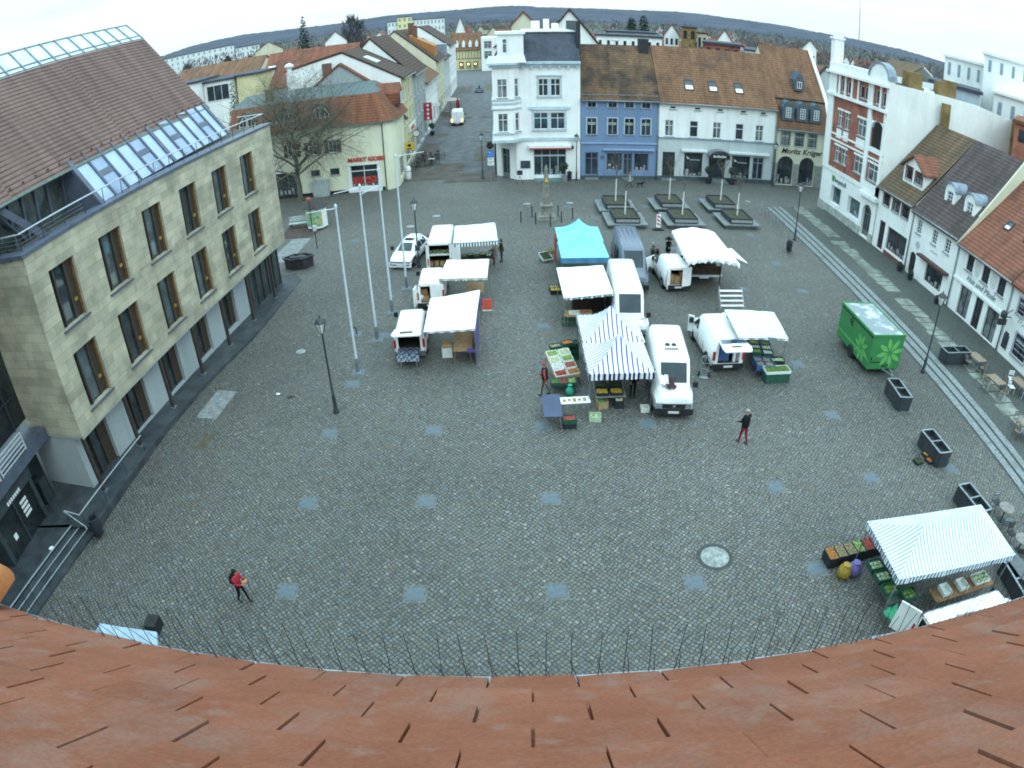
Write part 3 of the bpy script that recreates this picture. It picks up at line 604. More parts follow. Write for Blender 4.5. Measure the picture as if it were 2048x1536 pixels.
# ---- blue house
t = thing('blue_house', 'blue rendered two storey house with small attic windows under a stained brown tiled roof', 'house', (12.3,72,0), world=True)
u0, u1, ze = bx(7.98), bx(16.35), bz(9.42)
sm = [(bx(a),bz(8.26),bx(a+.88),bz(9.0)) for a in (8.7,10.9,12.7,14.5)]; bg_ = [(bx(a),bz(5.27),bx(a+.96),bz(7.03)) for a in (8.66,10.88,12.68,14.49)]
sh = [B(10.78,3.16,12.5,1.2), B(13.76,3.16,15.38,1.17)]; dr = [B(12.59,3.18,13.59,.3), B(8.44,3.25,9.87,.3)]
w = MB(); BK.wall(w, u0, -.1, u1, ze, sm+bg_+sh+dr); sidewalls(w, BK, u0, u1, ze-.02, 5.5, 14.8); part('wall', w, P_BLUE, t)
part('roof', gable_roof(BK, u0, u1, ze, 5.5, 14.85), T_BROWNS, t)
PB = M('pale_blue_surround', (.42,.5,.62), .7, .1, 3)
for h in sm: window(t, BK, h, 'plain', surround=PB, gm=PANES[0], fm=M('blue_frame', (.2,.26,.38), .5, .1, 3))
BLW = M('blue_white_frame', (.4,.46,.56), .5, .1, 3)
for h in bg_:
    o = window(t, BK, h, 'bar', surround=PB, gm=PANES[0], fm=BLW); m = MB(); BK.box(m, h[0]+.06, h[3]-.75, h[2]-.06, h[3]-.5, -.125, -.1); link('blind', m.mesh('blind', M('cream_blind', (.5,.5,.36), .8, .1, 3)), o)
for h in sh: shop(t, BK, h, 1, M('blue_frame', (.2,.26,.38)))
door(t, BK, dr[0], M('slate_blue_door', (.12,.16,.24), .5, .2, 3)); door(t, BK, dr[1], M('slate_blue_door', (.12,.16,.24)))
m = MB(); BK.box(m, u0, bz(4.2), u1, bz(4.36), 0, .12); BK.box(m, bx(10.33), bz(3.5), bx(15.95), bz(3.66), 0, .3); part('string_course', m, M('blue_trim', (.27,.35,.52), .7, .1, 2), t)
m = MB(); BK.box(m, u0, -.05, u1, bz(.62), .0, .04); part('plinth', m, PLINTH, t)
m = MB(); BK.box(m, bx(8.4), -.05, bx(9.9), .17, .04, .5); BK.box(m, bx(12.5), -.05, bx(13.7), .17, .04, .5); part('door_step', m, GRAN, t)
gutter(t, BK, u0, u1, ze-.45); pipe(t, BK, u1-.1, 0, ze-.4)
m = MB(); m.tube(BK.P(bx(10.3),bz(2.7),.02), BK.P(bx(10.3),bz(2.7),.06), .22, n=10); part('wall_emblem', m, M('grey_emblem', (.12,.13,.16), .6, .5, 9), t)
m = MB(); BK.box(m, u0+.1, ze+.15, u1-.1, ze+.22, -.05, .0); part('snow_guard', m, STEEL, t)
m = MB(); m.box(15.2,76.6,13.6,16.3,77.6,15.7); part('chimney', m, M('soot_wall', (.03,.032,.04)), t)
m = MB(); m.lathe([(.02,0),(.4,.12),(.5,.3)], (12.6,77.2,15.2), 12, 1, .35); m.tube((12.6,77.2,14.7),(12.6,77.2,15.3),.04); part('satellite_dish', m, M('dish', (.6,.62,.62), .5, .1, 4), t, True)

# ---- long white and grey house
t = thing('white_grey_house', 'long house, white above and pale grey below, brown tiled roof with three open skylights', 'house', (23,72,0), world=True)
u0, u1, ze = bx(16.4), bx(30.0), bz(9.35)
sm = [(bx(a),bz(8.28),bx(a+.65),bz(8.6)) for a in (17.57,20.33,22.92,25.66,28.05)]; bg_ = [(bx(a),bz(5.22),bx(a+.92),bz(7.02)) for a in (17.08,19.85,22.5,25.15,27.55)]
lo = [B(16.92,3.43,18.32,.3), B(19.38,3.41,21.48,.75), B(22.23,3.34,24.17,.3), B(24.95,3.33,27.13,.7), B(27.46,3.33,28.82,.3)]
w = MB(); zb = bz(5.05); BK.wall(w, u0, zb, u1, ze, sm+bg_); sidewalls(w, BK, u0, u1, ze-.02, 5.5, 15.0); part('wall', w, P_WHITE, t)
w = MB(); BK.wall(w, u0, -.1, u1, zb, lo, .25, .015); part('ground_floor_wall', w, P_GREY, t)
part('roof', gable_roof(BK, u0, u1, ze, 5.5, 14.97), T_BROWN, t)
for h in sm: window(t, BK, h, 'plain', gm=PANES[0])
for i, h in enumerate(bg_): window(t, BK, h, 'cross' if i % 2 == 0 else 'bar', gm=PANES[1] if i % 2 == 0 else PANES[0])
door(t, BK, lo[0], M('brown_door', (.06,.045,.035), .5, .3, 3)); shop(t, BK, lo[1], 1); shop(t, BK, lo[3], 1); door(t, BK, lo[2], DARKST); door(t, BK, lo[4], M('grey_door', (.3,.33,.36), .5, .2, 3))
m = MB(); BK.box(m, u0, zb-.07, u1, zb+.07, .01, .13); part('string_course', m, TRIMG, t)
m = MB(); BK.box(m, bx(18.99), bz(3.62), bx(21.83), bz(3.82), .02, .45); BK.box(m, bx(24.5), bz(3.6), bx(29.33), bz(3.8), .02, .45); part('awning_box', m, FRAMEW, t)
m = MB(); uc = bx(23.2)
m.loft([[BK.P(uc+1.35*math.sin(a), bz(3.1)+.95*math.cos(a), d) for a in [(-1+2*i/10)*1.25 for i in range(11)]] + [BK.P(uc+1.25*math.sin(a), bz(3.1)+.85*math.cos(a), d) for a in [(1-2*i/10)*1.25 for i in range(11)]] for d in (.02,1.0)]); part('canopy', m, STEEL, t)
m = MB(); BK.box(m, uc-1.15, bz(3.0), uc+1.2, bz(3.6), .85, .95); part('canopy_sign', m, BLACK, t); m = MB()
for k in range(9): BK.box(m, uc-.75+k*.17, bz(3.2), uc-.64+k*.17, bz(3.2)+(.2 if k%3 else .28), .951, .965)
part('lettering', m, FRAMEW, t)
m = MB(); BK.box(m, u0, -.05, u1, bz(.72), .02, .06); part('plinth', m, PLINTH, t)
m = MB(); BK.box(m, bx(22.0), -.05, bx(24.4), .16, .06, .9); BK.box(m, bx(22.2), .16, bx(24.2), .3, .06, .5); BK.box(m, bx(16.8), -.05, bx(18.4), .16, .06, .5); part('door_step', m, GRAN, t)
for u in (19.95,22.7,25.75): skylight(t, BK, bx(u)*1.0, 1.5, 5.5, ze, 14.97, 1.0, 1.5)
gutter(t, BK, u0, u1, ze-.45); pipe(t, BK, u1-.05, 0, ze-.4)
for q, sgn in ((lo[1],-1),(lo[3],-1)):
    m = MB(); BK.box(m, q[0]+.7, q[3]-.85, q[0]+1.9, q[3]-.8, -.16, -.15); m.add([BK.P(q[0]+.25,q[3]-.35,-.15),BK.P(q[0]+.38,q[3]-.75,-.15),BK.P(q[0]+.7,q[3]-.7,-.15),BK.P(q[0]+.45,q[3]-.55,-.15)],[(0,1,2,3)]); part('window_logo', m, FRAMEW, t)

# ---- narrow arcaded shop house
t = thing('arcade_house', 'narrow cream house with two arched shop openings, script name and three slate dormers', 'house', (33.7,72,0), world=True)
u0, u1, ze = bx(30.05), bx(36.75), bz(7.3); ws = [(bx(a),bz(5.02),bx(a+1.1),bz(6.56)) for a in (30.75,32.5,34.2)]; ar = [B(30.55,3.7,32.6,.3), B(33.36,3.72,35.36,.3)]
w = MB(); BK.wall(w, u0, -.1, u1, ze, ws+ar, .35)
for h in ar: BK.arch(w, h[0], h[3]-1.0, h[2], h[3])
sidewalls(w, BK, u0, u1, ze, 7.3, 16.1, bd=14); part('wall', w, P_CREAM, t)
for h in ws: window(t, BK, h, 'grid', surround=M('stone_surround', (.36,.36,.33), .7, .2, 4))
for h in ar: o = shop(t, BK, h, 2, DARKST, goods=True, depth=.34)
m = MB()
for h in ar:
    uc, r = (h[0]+h[2])/2, (h[2]-h[0])/2
    for k in range(1,5):
        a = math.pi*k/5; m.bar(BK.P(uc,h[3]-1,-.3), BK.P(uc+r*.97*math.cos(a),h[3]-1+.97*math.sin(a),-.3), .05)
    BK.box(m, h[0], h[3]-1.04, h[2], h[3]-.96, -.33, -.28)
part('fanlight', m, DARKST, t)
m = MB()
for a, b in ((u0,ar[0][0]),(ar[0][2],ar[1][0]),(ar[1][2],u1)): BK.box(m, a+.02, -.05, b-.02, ar[0][3]-1, .0, .05); BK.box(m, a-.02, ar[0][3]-1, b+.02, ar[0][3]-.85, -.02, .1)
part('pier', m, M('pier_stone', (.28,.29,.27), .8, .3, 3), t)
text(t, 'Moritz Krüger', BK.P(bx(30.85),bz(4.05),.03), (1,0,0), (0,0,1), .92, M('dark_letters', (.03,.03,.035), .5), .35, .03, bold=.008)
r_ = MB(); sec = [(-.35,ze-.3),(1.6,10.2),(7.3,16.15),(14.3,8),(14.3,7.8),(7.3,15.9),(1.6,9.95),(-.35,ze-.5)]
r_.loft([[BK.P(u,z,-d) for d, z in sec] for u in (u0,u1)]); part('roof', r_, T_BROWN, t)
m = MB(); BK.box(m, u0, 10.1, u1, 10.24, -1.65, -1.4); part('roof_edge', m, DARKST, t)
sl = M('slate_cladding', (.075,.1,.125), .6, .3, 3)
for k, a in enumerate((30.35,32.15,33.9)):
    c = bx(a+.75)*1.01; m = MB()
    m.loft([[BK.P(c-.75,7.75,d),BK.P(c+.75,7.75,d),BK.P(c+.75,9.3,d),BK.P(c+.45,9.85,d),BK.P(c,10.1,d),BK.P(c-.45,9.85,d),BK.P(c-.75,9.3,d)] for d in (.0,-1.9)])
    o = part('dormer', m, sl, t); D = Fac((0,72.0),(1,0),(0,-1)); q = window(t, D, (c-.33,8.1,c+.33,9.3), 'grid', depth=-.03, sill=False); q.name = 'dormer_window'
c = bx(32.1)*1.045; m = MB(); m.loft([[BK.P(c-.6,11.2,d),BK.P(c+.6,11.2,d),BK.P(c+.6,12.5,d),BK.P(c,13.5,d),BK.P(c-.6,12.5,d)] for d in (-2.2,-5)]); part('dormer', m, sl, t); D2 = Fac((0,74.2),(1,0),(0,-1)); window(t, D2, (c-.3,11.5,c+.3,12.3), 'two', depth=-.03, sill=False)
m = MB(); m.loft([[(u1-.02,y_,z_) for y_, z_ in ((72.4,8.2),(73.6,10.6),(79.4,16.5),(86,9))],[(u1+.35,y_,z_) for y_, z_ in ((72.4,8.2),(73.6,10.6),(79.4,16.5),(86,9))]]); part('gable_coping', m, P_WHITE, t)
gutter(t, BK, u0, u1, ze-.45); pipe(t, BK, u0+.1, 0, ze-.4)

# ------------------------------------------------------------------ right hand row (facades at x = 32.8, looking towards -x)
LX = (0,-1,0); UZ = (0,0,1)
PINK = bricks('red_facing_brick', (.3,.1,.07), (.36,.13,.095), (.3,.16,.12), .25, .08, .008)
t = thing('brick_house', 'tall four storey corner house of red brick panels and white stucco with rounded attic gable', 'house', (33,58,0), world=True)
ya, yb = ry(52.5), ry(64.6); zt = rz(14.75)
upw = [Rr(*a) for a in ((61.95,14.13,61.3,12.85),(60.65,14.1,59.85,12.87),(58.0,14.08,57.2,12.86),(57.1,14.08,56.4,12.86),(54.95,14.1,54.2,12.8),(53.7,14.08,53.0,12.8))]
r3 = [Rr(*a) for a in ((62.2,10.9,61.1,9.2),(60.7,10.9,59.6,9.2),(57.9,10.88,56.2,9.18))]; r2 = [Rr(*a) for a in ((62.2,7.18,61.0,5.53),(60.7,7.17,59.5,5.54),(57.9,7.2,56.1,5.53),(55.05,7.16,52.9,5.53))]
bal = Rr(55.2,11.2,53.05,8.3); gf = [Rr(62.05,2.96,59.8,1.1), Rr(58.1,2.96,55.6,1.1)]; arc = Rr(55.0,3.2,53.25,.1)
w = MB(); RT.wall(w, ya, rz(4.4), yb, zt, upw+r3+r2+[bal], .2); part('brick_wall', w, PINK, t)
w = MB(); RT.wall(w, ya, -.1, yb, rz(4.4), gf+[arc], .35, .02); RT.arch(w, arc[0], arc[3]-.8, arc[2], arc[3], .02); part('ground_floor_wall', w, P_WHITE, t)
w = MB(); RT.arch(w, bal[0], bal[3]-.7, bal[2], bal[3], .03); RT.box(w, bal[0]-.12, bal[1], bal[0], bal[3]+.3, 0, .08); RT.box(w, bal[2], bal[1], bal[2]+.12, bal[3]+.3, 0, .08); w.q(RT.P(bal[0],bal[1],-1.2),RT.P(bal[2],bal[1],-1.2),RT.P(bal[2],bal[3],-1.2),RT.P(bal[0],bal[3],-1.2)); RT.box(w, bal[0], bal[1]-.1, bal[2], bal[1]+.35, -.1, .1); part('loggia', w, P_WHITE, t)
window(t, RT, (bal[0]+.5,bal[1]+.3,bal[2]-.5,bal[3]-.6), 'two', d=-1.15, depth=.0, sill=False)
w = MB()
for a, b in ((64.6,63.3),(56.0,55.3),(53.0,52.5)): RT.box(w, ry(b), rz(4.4), ry(a), rz(12.3), .0, .12)
for a, b in ((64.6,62.9),(62.5,62.1),(61.15,60.85),(59.75,59.45),(58.4,58.15),(56.3,55.3),(54.1,53.8),(52.9,52.5)): RT.box(w, ry(b), rz(12.5), ry(a), zt-.1, .005, .1)
for h in r3+r2: RT.box(w, h[0]-.1, h[3], h[2]+.1, h[3]+.2, .0, .07)
for h in r3: RT.box(w, h[0], h[1]-1.2, h[2], h[1]-.25, .005, .06)
for a, b in ((4.35,4.75),(7.55,7.72),(8.2,8.38)): RT.box(w, ya, rz(a), yb, rz(b), .002, .09)
RT.box(w, ya, rz(7.0)-2.6, ry(55.3), rz(5.3), .004, .12); RT.box(w, ya-.02, rz(12.25), yb+.02, rz(12.55), .0, .35); RT.box(w, ya-.02, zt-.15, yb+.02, zt+.12, .0, .55); RT.box(w, ry(52.3), rz(3.95), ry(55.6), rz(4.3), .0, .45)
RT.box(w, ya, zt+.12, yb, rz(15.75), -.5, .15)
part('stucco_trim', w, P_WHITE, t)
gc, gr = ry(54.3), 1.75; w = MB(); pts = [RT.P(gc-gr,zt+.1,.2)]+[RT.P(gc-gr*math.cos(math.pi*k/12), zt+.55+1.35*math.sin(math.pi*k/12), .2) for k in range(13)]+[RT.P(gc+gr,zt+.1,.2)]
w.prism(pts, (.5,0,0)); part('attic_gable', w, P_WHITE, t)
w = MB(); 
for k in range(12):
    a0, a1 = math.pi*k/12, math.pi*(k+1)/12; P_ = lambda a, r, d: RT.P(gc-(gr+r)*math.cos(a), zt+.55+(1.35+r)*math.sin(a), d)
    w.loft([[P_(a,-.02,.3),P_(a,.16,.3),P_(a,.16,-.6),P_(a,-.02,-.6)] for a in (a0,a1)])
part('gable_coping', w, LEAD, t)
for h in upw: window(t, RT, h, 'plain', gm=PANES[0])
for h in r3+r2: window(t, RT, h, 'cross', gm=PANES[1])
for h in gf: shop(t, RT, h, 1, FRAMEW, glass('shop_teal_glass', (.08,.13,.14), .06), True, .32)
door(t, RT, (arc[0],arc[1],arc[2],arc[3]-.3), M('olive_door', (.13,.14,.12), .6, .2, 3), depth=.33)
w = MB(); RT.box(w, ya, -.1, arc[0]-.05, rz(.75), .02, .12); RT.box(w, arc[2]+.05, -.1, yb, rz(.75), .02, .12); part('plinth', w, M('plinth_stone', (.4,.42,.39), .8, .3, 2), t)
w = MB(); w.add([RT.P(ry(62.1),rz(4.0),.06),RT.P(ry(61.5),rz(3.98),.06),RT.P(ry(61.55),rz(3.5),.06),RT.P(ry(61.8),rz(3.28),.06),RT.P(ry(62.05),rz(3.5),.06)],[(0,1,2,3,4)]); part('leaf_emblem', w, M('leaf_green', (.05,.3,.04), .5, .2, 5), t)
text(t, 'Ienpeto8', RT.P(ry(61.45),rz(3.42),.05), LX, UZ, .72, M('blue_grey_letters', (.1,.14,.2), .5))
# side and back walls, flat roof behind the parapet
w = MB(); x1 = 47.3; fw_ = [(32.8,52.0-.12,-.1),(32.8,52.0-.12,15.1),(39.5,51.88,14.9),(43.3,51.88,14.75),(47.3,51.88,14.2),(48.4,51.88,14.15),(48.4,51.88,-.1)]
w.prism(fw_, (0,.4,0)); part('fire_wall', w, P_WHITE2, t); w = MB(); w.q((32.85,yb,-.1),(46,yb,-.1),(46,yb,14.9),(32.85,yb,14.9)); part('side_wall', w, P_WHITE2, t)
w = MB(); w.q((33.3,52.3,14.75),(47,52.3,14.0),(47,yb,14.6),(33.3,yb,15.2)); part('roof', w, M('roof_felt', (.045,.05,.075), .8, .3, 1), t)
OCH = bricks('ochre_brick', (.24,.16,.06), (.3,.2,.08), (.14,.1,.05), .25, .08, .01)
w = MB(); w.box(35.05,52.3,14.6,36.6,53.5,16.5); part('chimney', w, OCH, t); w = MB(); w.box(38.65,52.3,14.4,39.7,53.3,16.2); w.box(39.72,52.3,14.4,40.75,53.5,16.45); part('chimney', w, OCH, t)
w = MB(); w.box(48.4,51.3,5,49.4,52.2,14.1); part('chimney', w, OCH, t)
w = MB(); w.box(36.9,52.32,14.9,37.6,53.2,15.25); w.box(37.75,52.32,14.8,38.1,53,15.1); w.box(32.9,59.8,14.9,46,60.2,15.5); part('roof_vent', w, FRAMEW, t)
w = MB(); w.box(32.9,ry(64.2),15.0,34.0,ry(65.0),18.2); w.box(32.75,ry(64.1),18.2,34.1,ry(65.1),18.45); w.box(33.1,ry(64.2),18.45,33.9,ry(65),18.9); part('chimney', w, P_WHITE, t)

# ---- low red framed window house
t = thing('red_window_house', 'small white house with red brown window frames, mossy tiled roof and a gabled dormer', 'house', (33,48.5,0), world=True)
u0, u1, ze = ry(46.15), ry(52.45)-.13, rz(6.0); DR, ZR = 5.6, 12.2
ws = [Rr(*a) for a in ((51.45,5.45,50.45,4.18),(49.8,5.4,48.7,4.13),(48.2,5.36,47.1,4.13))]; dr = Rr(51.5,2.68,50.5,.05); shp = Rr(50.0,2.58,46.65,.5)
w = MB(); RT.wall(w, u0, -.1, u1, ze, ws+[dr,shp]); sidewalls(w, RT, u0, u1, ze, DR, ZR); part('wall', w, P_WHITE, t)
RB = M('red_brown_frame', (.16,.04,.03), .5, .2, 3)
for h in ws: window(t, RT, h, 'cross', surround=RB)
door(t, RT, dr, M('dark_red_door', (.05,.02,.02), .5, .3, 3)); shop(t, RT, shp, 2, RB)
part('roof', gable_roof(RT, u0, u1, ze, DR, ZR, .4), T_MOSS, t)
w = MB(); RT.box(w, u0, -.1, shp[2]+.1, .55, .0, .05); part('plinth', w, M('brick_plinth', (.16,.07,.055), .8, .3, 3), t)
dy0, dy1 = ry(46.7), ry(50.0); w = MB(); zc = rz(8.5); F2 = Fac((33.6,0),(0,1),(-1,0)); dws = [(ry(48.6),rz(7.25),ry(49.55),rz(8.3)),(ry(46.95),rz(7.25),ry(48.05),rz(8.2))]
F2.wall(w, dy0, 6.7, dy1, zc, dws); w.add([F2.P(dy0,zc),F2.P(dy1,zc),F2.P((dy0+dy1)/2,rz(9.5))],[(0,1,2)])
for u in (dy0,dy1): w.q(F2.P(u,6.7),F2.P(u,zc),F2.P(u,zc,-2.6))
o = part('dormer', w, P_WHITE, t); w = MB(); c = (dy0+dy1)/2
w.loft([[F2.P(dy0-.3,zc-.2,d),F2.P(c,rz(9.55)+.05,d),F2.P(dy1+.3,zc-.2,d),F2.P(dy1+.3,zc-.32,d),F2.P(c,rz(9.55)-.1,d),F2.P(dy0-.3,zc-.32,d)] for d in (.3,-3.4)]); link('dormer_roof', w.mesh('dormer_roof', T_RED), o)
for h in dws: window(t, F2, h, 'cross', surround=RB)
gutter(t, RT, u0, u1, ze-.45); pipe(t, RT, u0+.05, 0, ze-.4)
w = MB(); w.box(38.6,51.0,11.3,39.3,51.6,14.3); part('chimney', w, OCH, t)

# ---- white house with two round topped dormers
t = thing('round_dormer_house', 'white house with plum brown roof and two barrel topped white dormers', 'house', (33,42,0), world=True)
u0, u1, ze = ry(39.2), ry(46.1), rz(5.75)
ws = [Rr(*a) for a in ((45.5,4.8,44.8,3.66),(43.1,4.78,42.4,3.64),(41.2,4.76,40.45,3.66))]; dr = Rr(45.75,1.95,44.8,.05); shp = Rr(43.15,1.98,40.6,.4)
w = MB(); RT.wall(w, u0, -.1, u1, ze, ws+[dr,shp]); RT.arch(w, dr[0], dr[3]-.45, dr[2], dr[3]); sidewalls(w, RT, u0, u1, ze, DR, ZR); part('wall', w, P_WHITE, t)
for h in ws: window(t, RT, h, 'grid')
door(t, RT, dr, M('brown_black_door', (.03,.022,.02), .5, .3, 3)); shop(t, RT, shp, 1, DARKST)
part('roof', gable_roof(RT, u0, u1, ze, DR, ZR, .4), T_PURPLE, t)
w = MB(); RT.box(w, ry(39.9), rz(2.12), ry(44.2), rz(2.3), .0, .5); part('awning_box', w, M('brown_awning', (.09,.04,.04), .6, .2, 3), t)
w = MB(); RT.box(w, u0, -.1, dr[0]-.05, .12, .0, .04); part('plinth', w, M('brick_plinth', (.16,.07,.055)), t)
w = MB(); w.add([RT.P(u0-.06,ze-.6,.42),RT.P(u0-.06,ZR+.3,-DR),RT.P(u0-.06,ze,-11)],[(0,1,2)]); w.add([RT.P(u0+.1,ze-.6,.42),RT.P(u0+.1,ZR+.3,-DR),RT.P(u0+.1,ze,-11)],[(0,1,2)]); w.q(RT.P(u0-.06,ze-.6,.42),RT.P(u0+.1,ze-.6,.42),RT.P(u0+.1,ZR+.3,-DR),RT.P(u0-.06,ZR+.3,-DR)); part('gable_wall', w, P_CREAM, t)
for c in (ry(43.2), ry(40.4)):
    F2 = Fac((34.0,0),(0,1),(-1,0)); w = MB(); h = (c-.38,6.9,c+.38,8.1); F2.wall(w, c-.72, 6.6, c+.72, 8.25, [h], .12); pr = [(c-.72*math.cos(math.pi*k/10), 8.25+.55*math.sin(math.pi*k/10)) for k in range(11)]
    w.add([F2.P(*p) for p in pr], [tuple(range(11))])
    for u in (c-.72,c+.72): w.q(F2.P(u,6.6),F2.P(u,8.25),F2.P(u,8.25,-1.6))
    o = part('dormer', w, P_WHITE, t); w = MB(); w.loft([[F2.P(c-.85*math.cos(math.pi*k/10), 8.2+.68*math.sin(math.pi*k/10), d) for k in range(11)] + [F2.P(c+.78*math.cos(math.pi*k/10), 8.2+.58*math.sin(math.pi*k/10), d) for k in range(11)] for d in (.15,-2.4)]); link('dormer_roof', w.mesh('dormer_roof', LEAD, 40), o)
    w = MB(); F2.box(w, c-.75, 6.62, c+.75, 6.74, .0, .3); link('flashing', w.mesh('flashing', LEAD), o); window(t, F2, h, 'grid', sill=False)
gutter(t, RT, u0, u1, ze-.45); pipe(t, RT, u0+.05, 0, ze-.4)
w = MB()
for k in range(7): RT.box(w, ry(42.9)-k*.17, rz(2.95), ry(42.9)-k*.17+.1, rz(3.05)+(k%3)*.05, .005, .02)
part('lettering', w, M('faint_letters', (.4,.44,.46), .7, .1, 3), t)
w = MB(); w.tube(RT.P(ry(44.9),rz(2.75),.02),RT.P(ry(44.9),rz(2.75),.06),.3,n=8); part('wall_emblem', w, M('faint_letters', (.4,.44,.46)), t)

# ---- shop house with script name
t = thing('script_sign_house', 'white shop house with three tall plain windows, script lettering and low brown roof', 'house', (33,35.5,0), world=True)
u0, u1, ze = ry(32.2), ry(39.15), rz(5.45)
ws = [Rr(*a) for a in ((38.0,4.98,37.15,3.55),(35.95,4.98,35.1,3.52),(33.95,4.98,33.1,3.5))]; lo = [Rr(38.05,2.32,36.6,.02), Rr(35.95,2.32,35.0,.0), Rr(34.45,2.32,32.95,.0)]
w = MB(); RT.wall(w, u0, -.1, u1, ze, ws+lo); sidewalls(w, RT, u0, u1, ze, 5.6, 10.9); part('wall', w, P_WHITE, t)
for h in ws: window(t, RT, h, 'plain', M('dark_brown_frame', (.05,.035,.03), .5, .3, 3), PANES[0])
for i in (0,2): shop(t, RT, lo[i], 2, M('dark_brown_frame', (.05,.035,.03)), PANES[1], False)
door(t, RT, lo[1], M('brown_black_door', (.03,.022,.02)))
part('roof', gable_roof(RT, u0, u1, ze, 5.6, 10.9, .4), T_RED, t)
w = MB(); RT.box(w, u0, rz(2.4), u1, rz(2.6), .0, .12); part('string_course', w, P_WHITE, t)
w = MB(); RT.box(w, u0, -.1, lo[1][0]-.03, .02+.1, .0, .06); RT.box(w, lo[1][2]+.03, -.1, u1, .12, .0, .06); part('plinth', w, M('brick_plinth', (.16,.07,.055)), t)
text(t, 'Hus und Mode', RT.P(ry(37.6),rz(2.85),.03), LX, UZ, .62, M('grey_letters', (.22,.25,.3), .6), .4)
for c in (36.55,34.5):
    w = MB(); cc, zz = ry(c), rz(4.15)
    for r in (.34,.2):
        pts = [RT.P(cc+r*math.cos(2*math.pi*k/14), zz+1.7*r*math.sin(2*math.pi*k/14), .012) for k in range(15)]; w.path(pts, .018, 4)
    w.bar(RT.P(cc,zz-.5,.012), RT.P(cc,zz+.45,.012), .03); part('wall_medallion', w, M('medallion_grey', (.42,.46,.48), .7, .1, 3), t)
gutter(t, RT, u0, u1, ze-.45); pipe(t, RT, u0+.06, 0, ze-.4)
for u in (ry(36.5), ry(34.0)): skylight(t, RT, u, 2.3, 5.6, ze, 10.9, .7, .9)

# ---- inn at the edge of the frame
t = thing('inn_house', 'white inn at the frame edge with hanging lantern, chalk board and white lattice window', 'house', (33,28,0), world=True)
u0, u1, ze = ry(24.0), ry(32.15), rz(5.45); wn_ = Rr(30.7,2.15,29.2,.6); wn2 = Rr(31.3,4.4,30.5,3.3); wn3 = Rr(28.0,2.15,26.4,.6)
w = MB(); RT.wall(w, u0, -.1, u1, ze, [wn_,wn2,wn3]); sidewalls(w, RT, u0, u1, ze, 5.6, 10.9); part('wall', w, P_WHITE, t)
for h in (wn_,wn2,wn3): window(t, RT, h, 'grid', surround=M('lilac_grey_surround', (.4,.4,.5), .7, .1, 3))
part('roof', gable_roof(RT, u0, u1, ze, 5.6, 10.9, .4), T_RED, t)
w = MB(); RT.box(w, u0, -.1, u1, .12, .0, .06); part('plinth', w, M('brick_plinth', (.16,.07,.055)), t)
w = MB(); RT.box(w, ry(31.9), rz(.5), ry(31.3), rz(1.5), .02, .08); RT.box(w, ry(31.8), rz(1.5), ry(31.4), rz(1.68), .02, .08); part('chalk_board', w, M('dark_board', (.05,.06,.08)), t)
w = MB(); w.bar(RT.P(ry(31.7),rz(2.75),0), RT.P(ry(31.7),rz(2.75),1.1), .05); w.bar(RT.P(ry(31.7),rz(3.3),0), RT.P(ry(31.7),rz(2.75),.9), .04); w.ball(RT.P(ry(31.7),rz(2.95),.8), .28, 8, 6); RT.box(w, ry(31.8), rz(2.2), ry(31.6), rz(2.6), .45, 1.2); part('hanging_sign', w, IRON, t)
w = MB()
for k in range(5): w.bar(RT.P(ry(30.9)-k*.25,rz(2.75)+.1*(k%2),.02), RT.P(ry(30.9)-k*.25-.12,rz(3.1)-.08*(k%3),.02), .04)
part('wall_script', w, M('grey_letters', (.22,.25,.3)), t)

# ------------------------------------------------------------------ town hall (left)
ta, tb = V(-18.95,20.2,0), V(-16.0,45.5,0); te = (tb-ta).normalized(); tnl = V(-te.y, te.x, 0)   # tnl points away from the square
TH = Fac(ta, te, -tnl)
SAND = bricks('sandstone_cladding', (.34,.32,.245), (.46,.425,.32), (.2,.19,.15), 1.25, .43, .008, noise_amt=.3, stain=(.33,.27,.16), stainlo=.6, stainhi=.85, bmp=.15, rough=.8)
t = thing('town_hall', 'modern sandstone clad town hall with dark columns, tall windows and a big tiled roof', 'town hall', (-22,33,0), world=True)
ws = [(1.45+3.7*k, z0, 3.23+3.7*k, z1) for k in range(6) for z0, z1 in ((8.07,10.82),(4.16,6.92))]
w = MB(); TH.wall(w, .22, 3.4, 24.85, 11.95, ws, .38)
w.q(TH.P(.22,3.4), TH.P(.22,11.95), TH.P(.22,11.95,-3.8), TH.P(.22,3.4,-3.8)); w.q(TH.P(24.85,3.4), TH.P(24.85,11.95), TH.P(24.85,11.95,-9), TH.P(24.85,3.4,-9))
part('stone_wall', w, SAND, t)
w = MB(); TH.box(w, .22, 3.3, 24.85, 3.39, -9, -.01); part('soffit', w, M('soffit', (.3,.32,.3), .8, .1, 2), t)
DKW = M('dark_bronze_frame', (.05,.04,.035), .45, .3, 3); OAK = M('oak_reveal', (.2,.115,.045), .5, .35, 6); LEAFM = M('dark_oak', (.05,.034,.024), .5, .35, 6)
hlab = [(-1,0)]
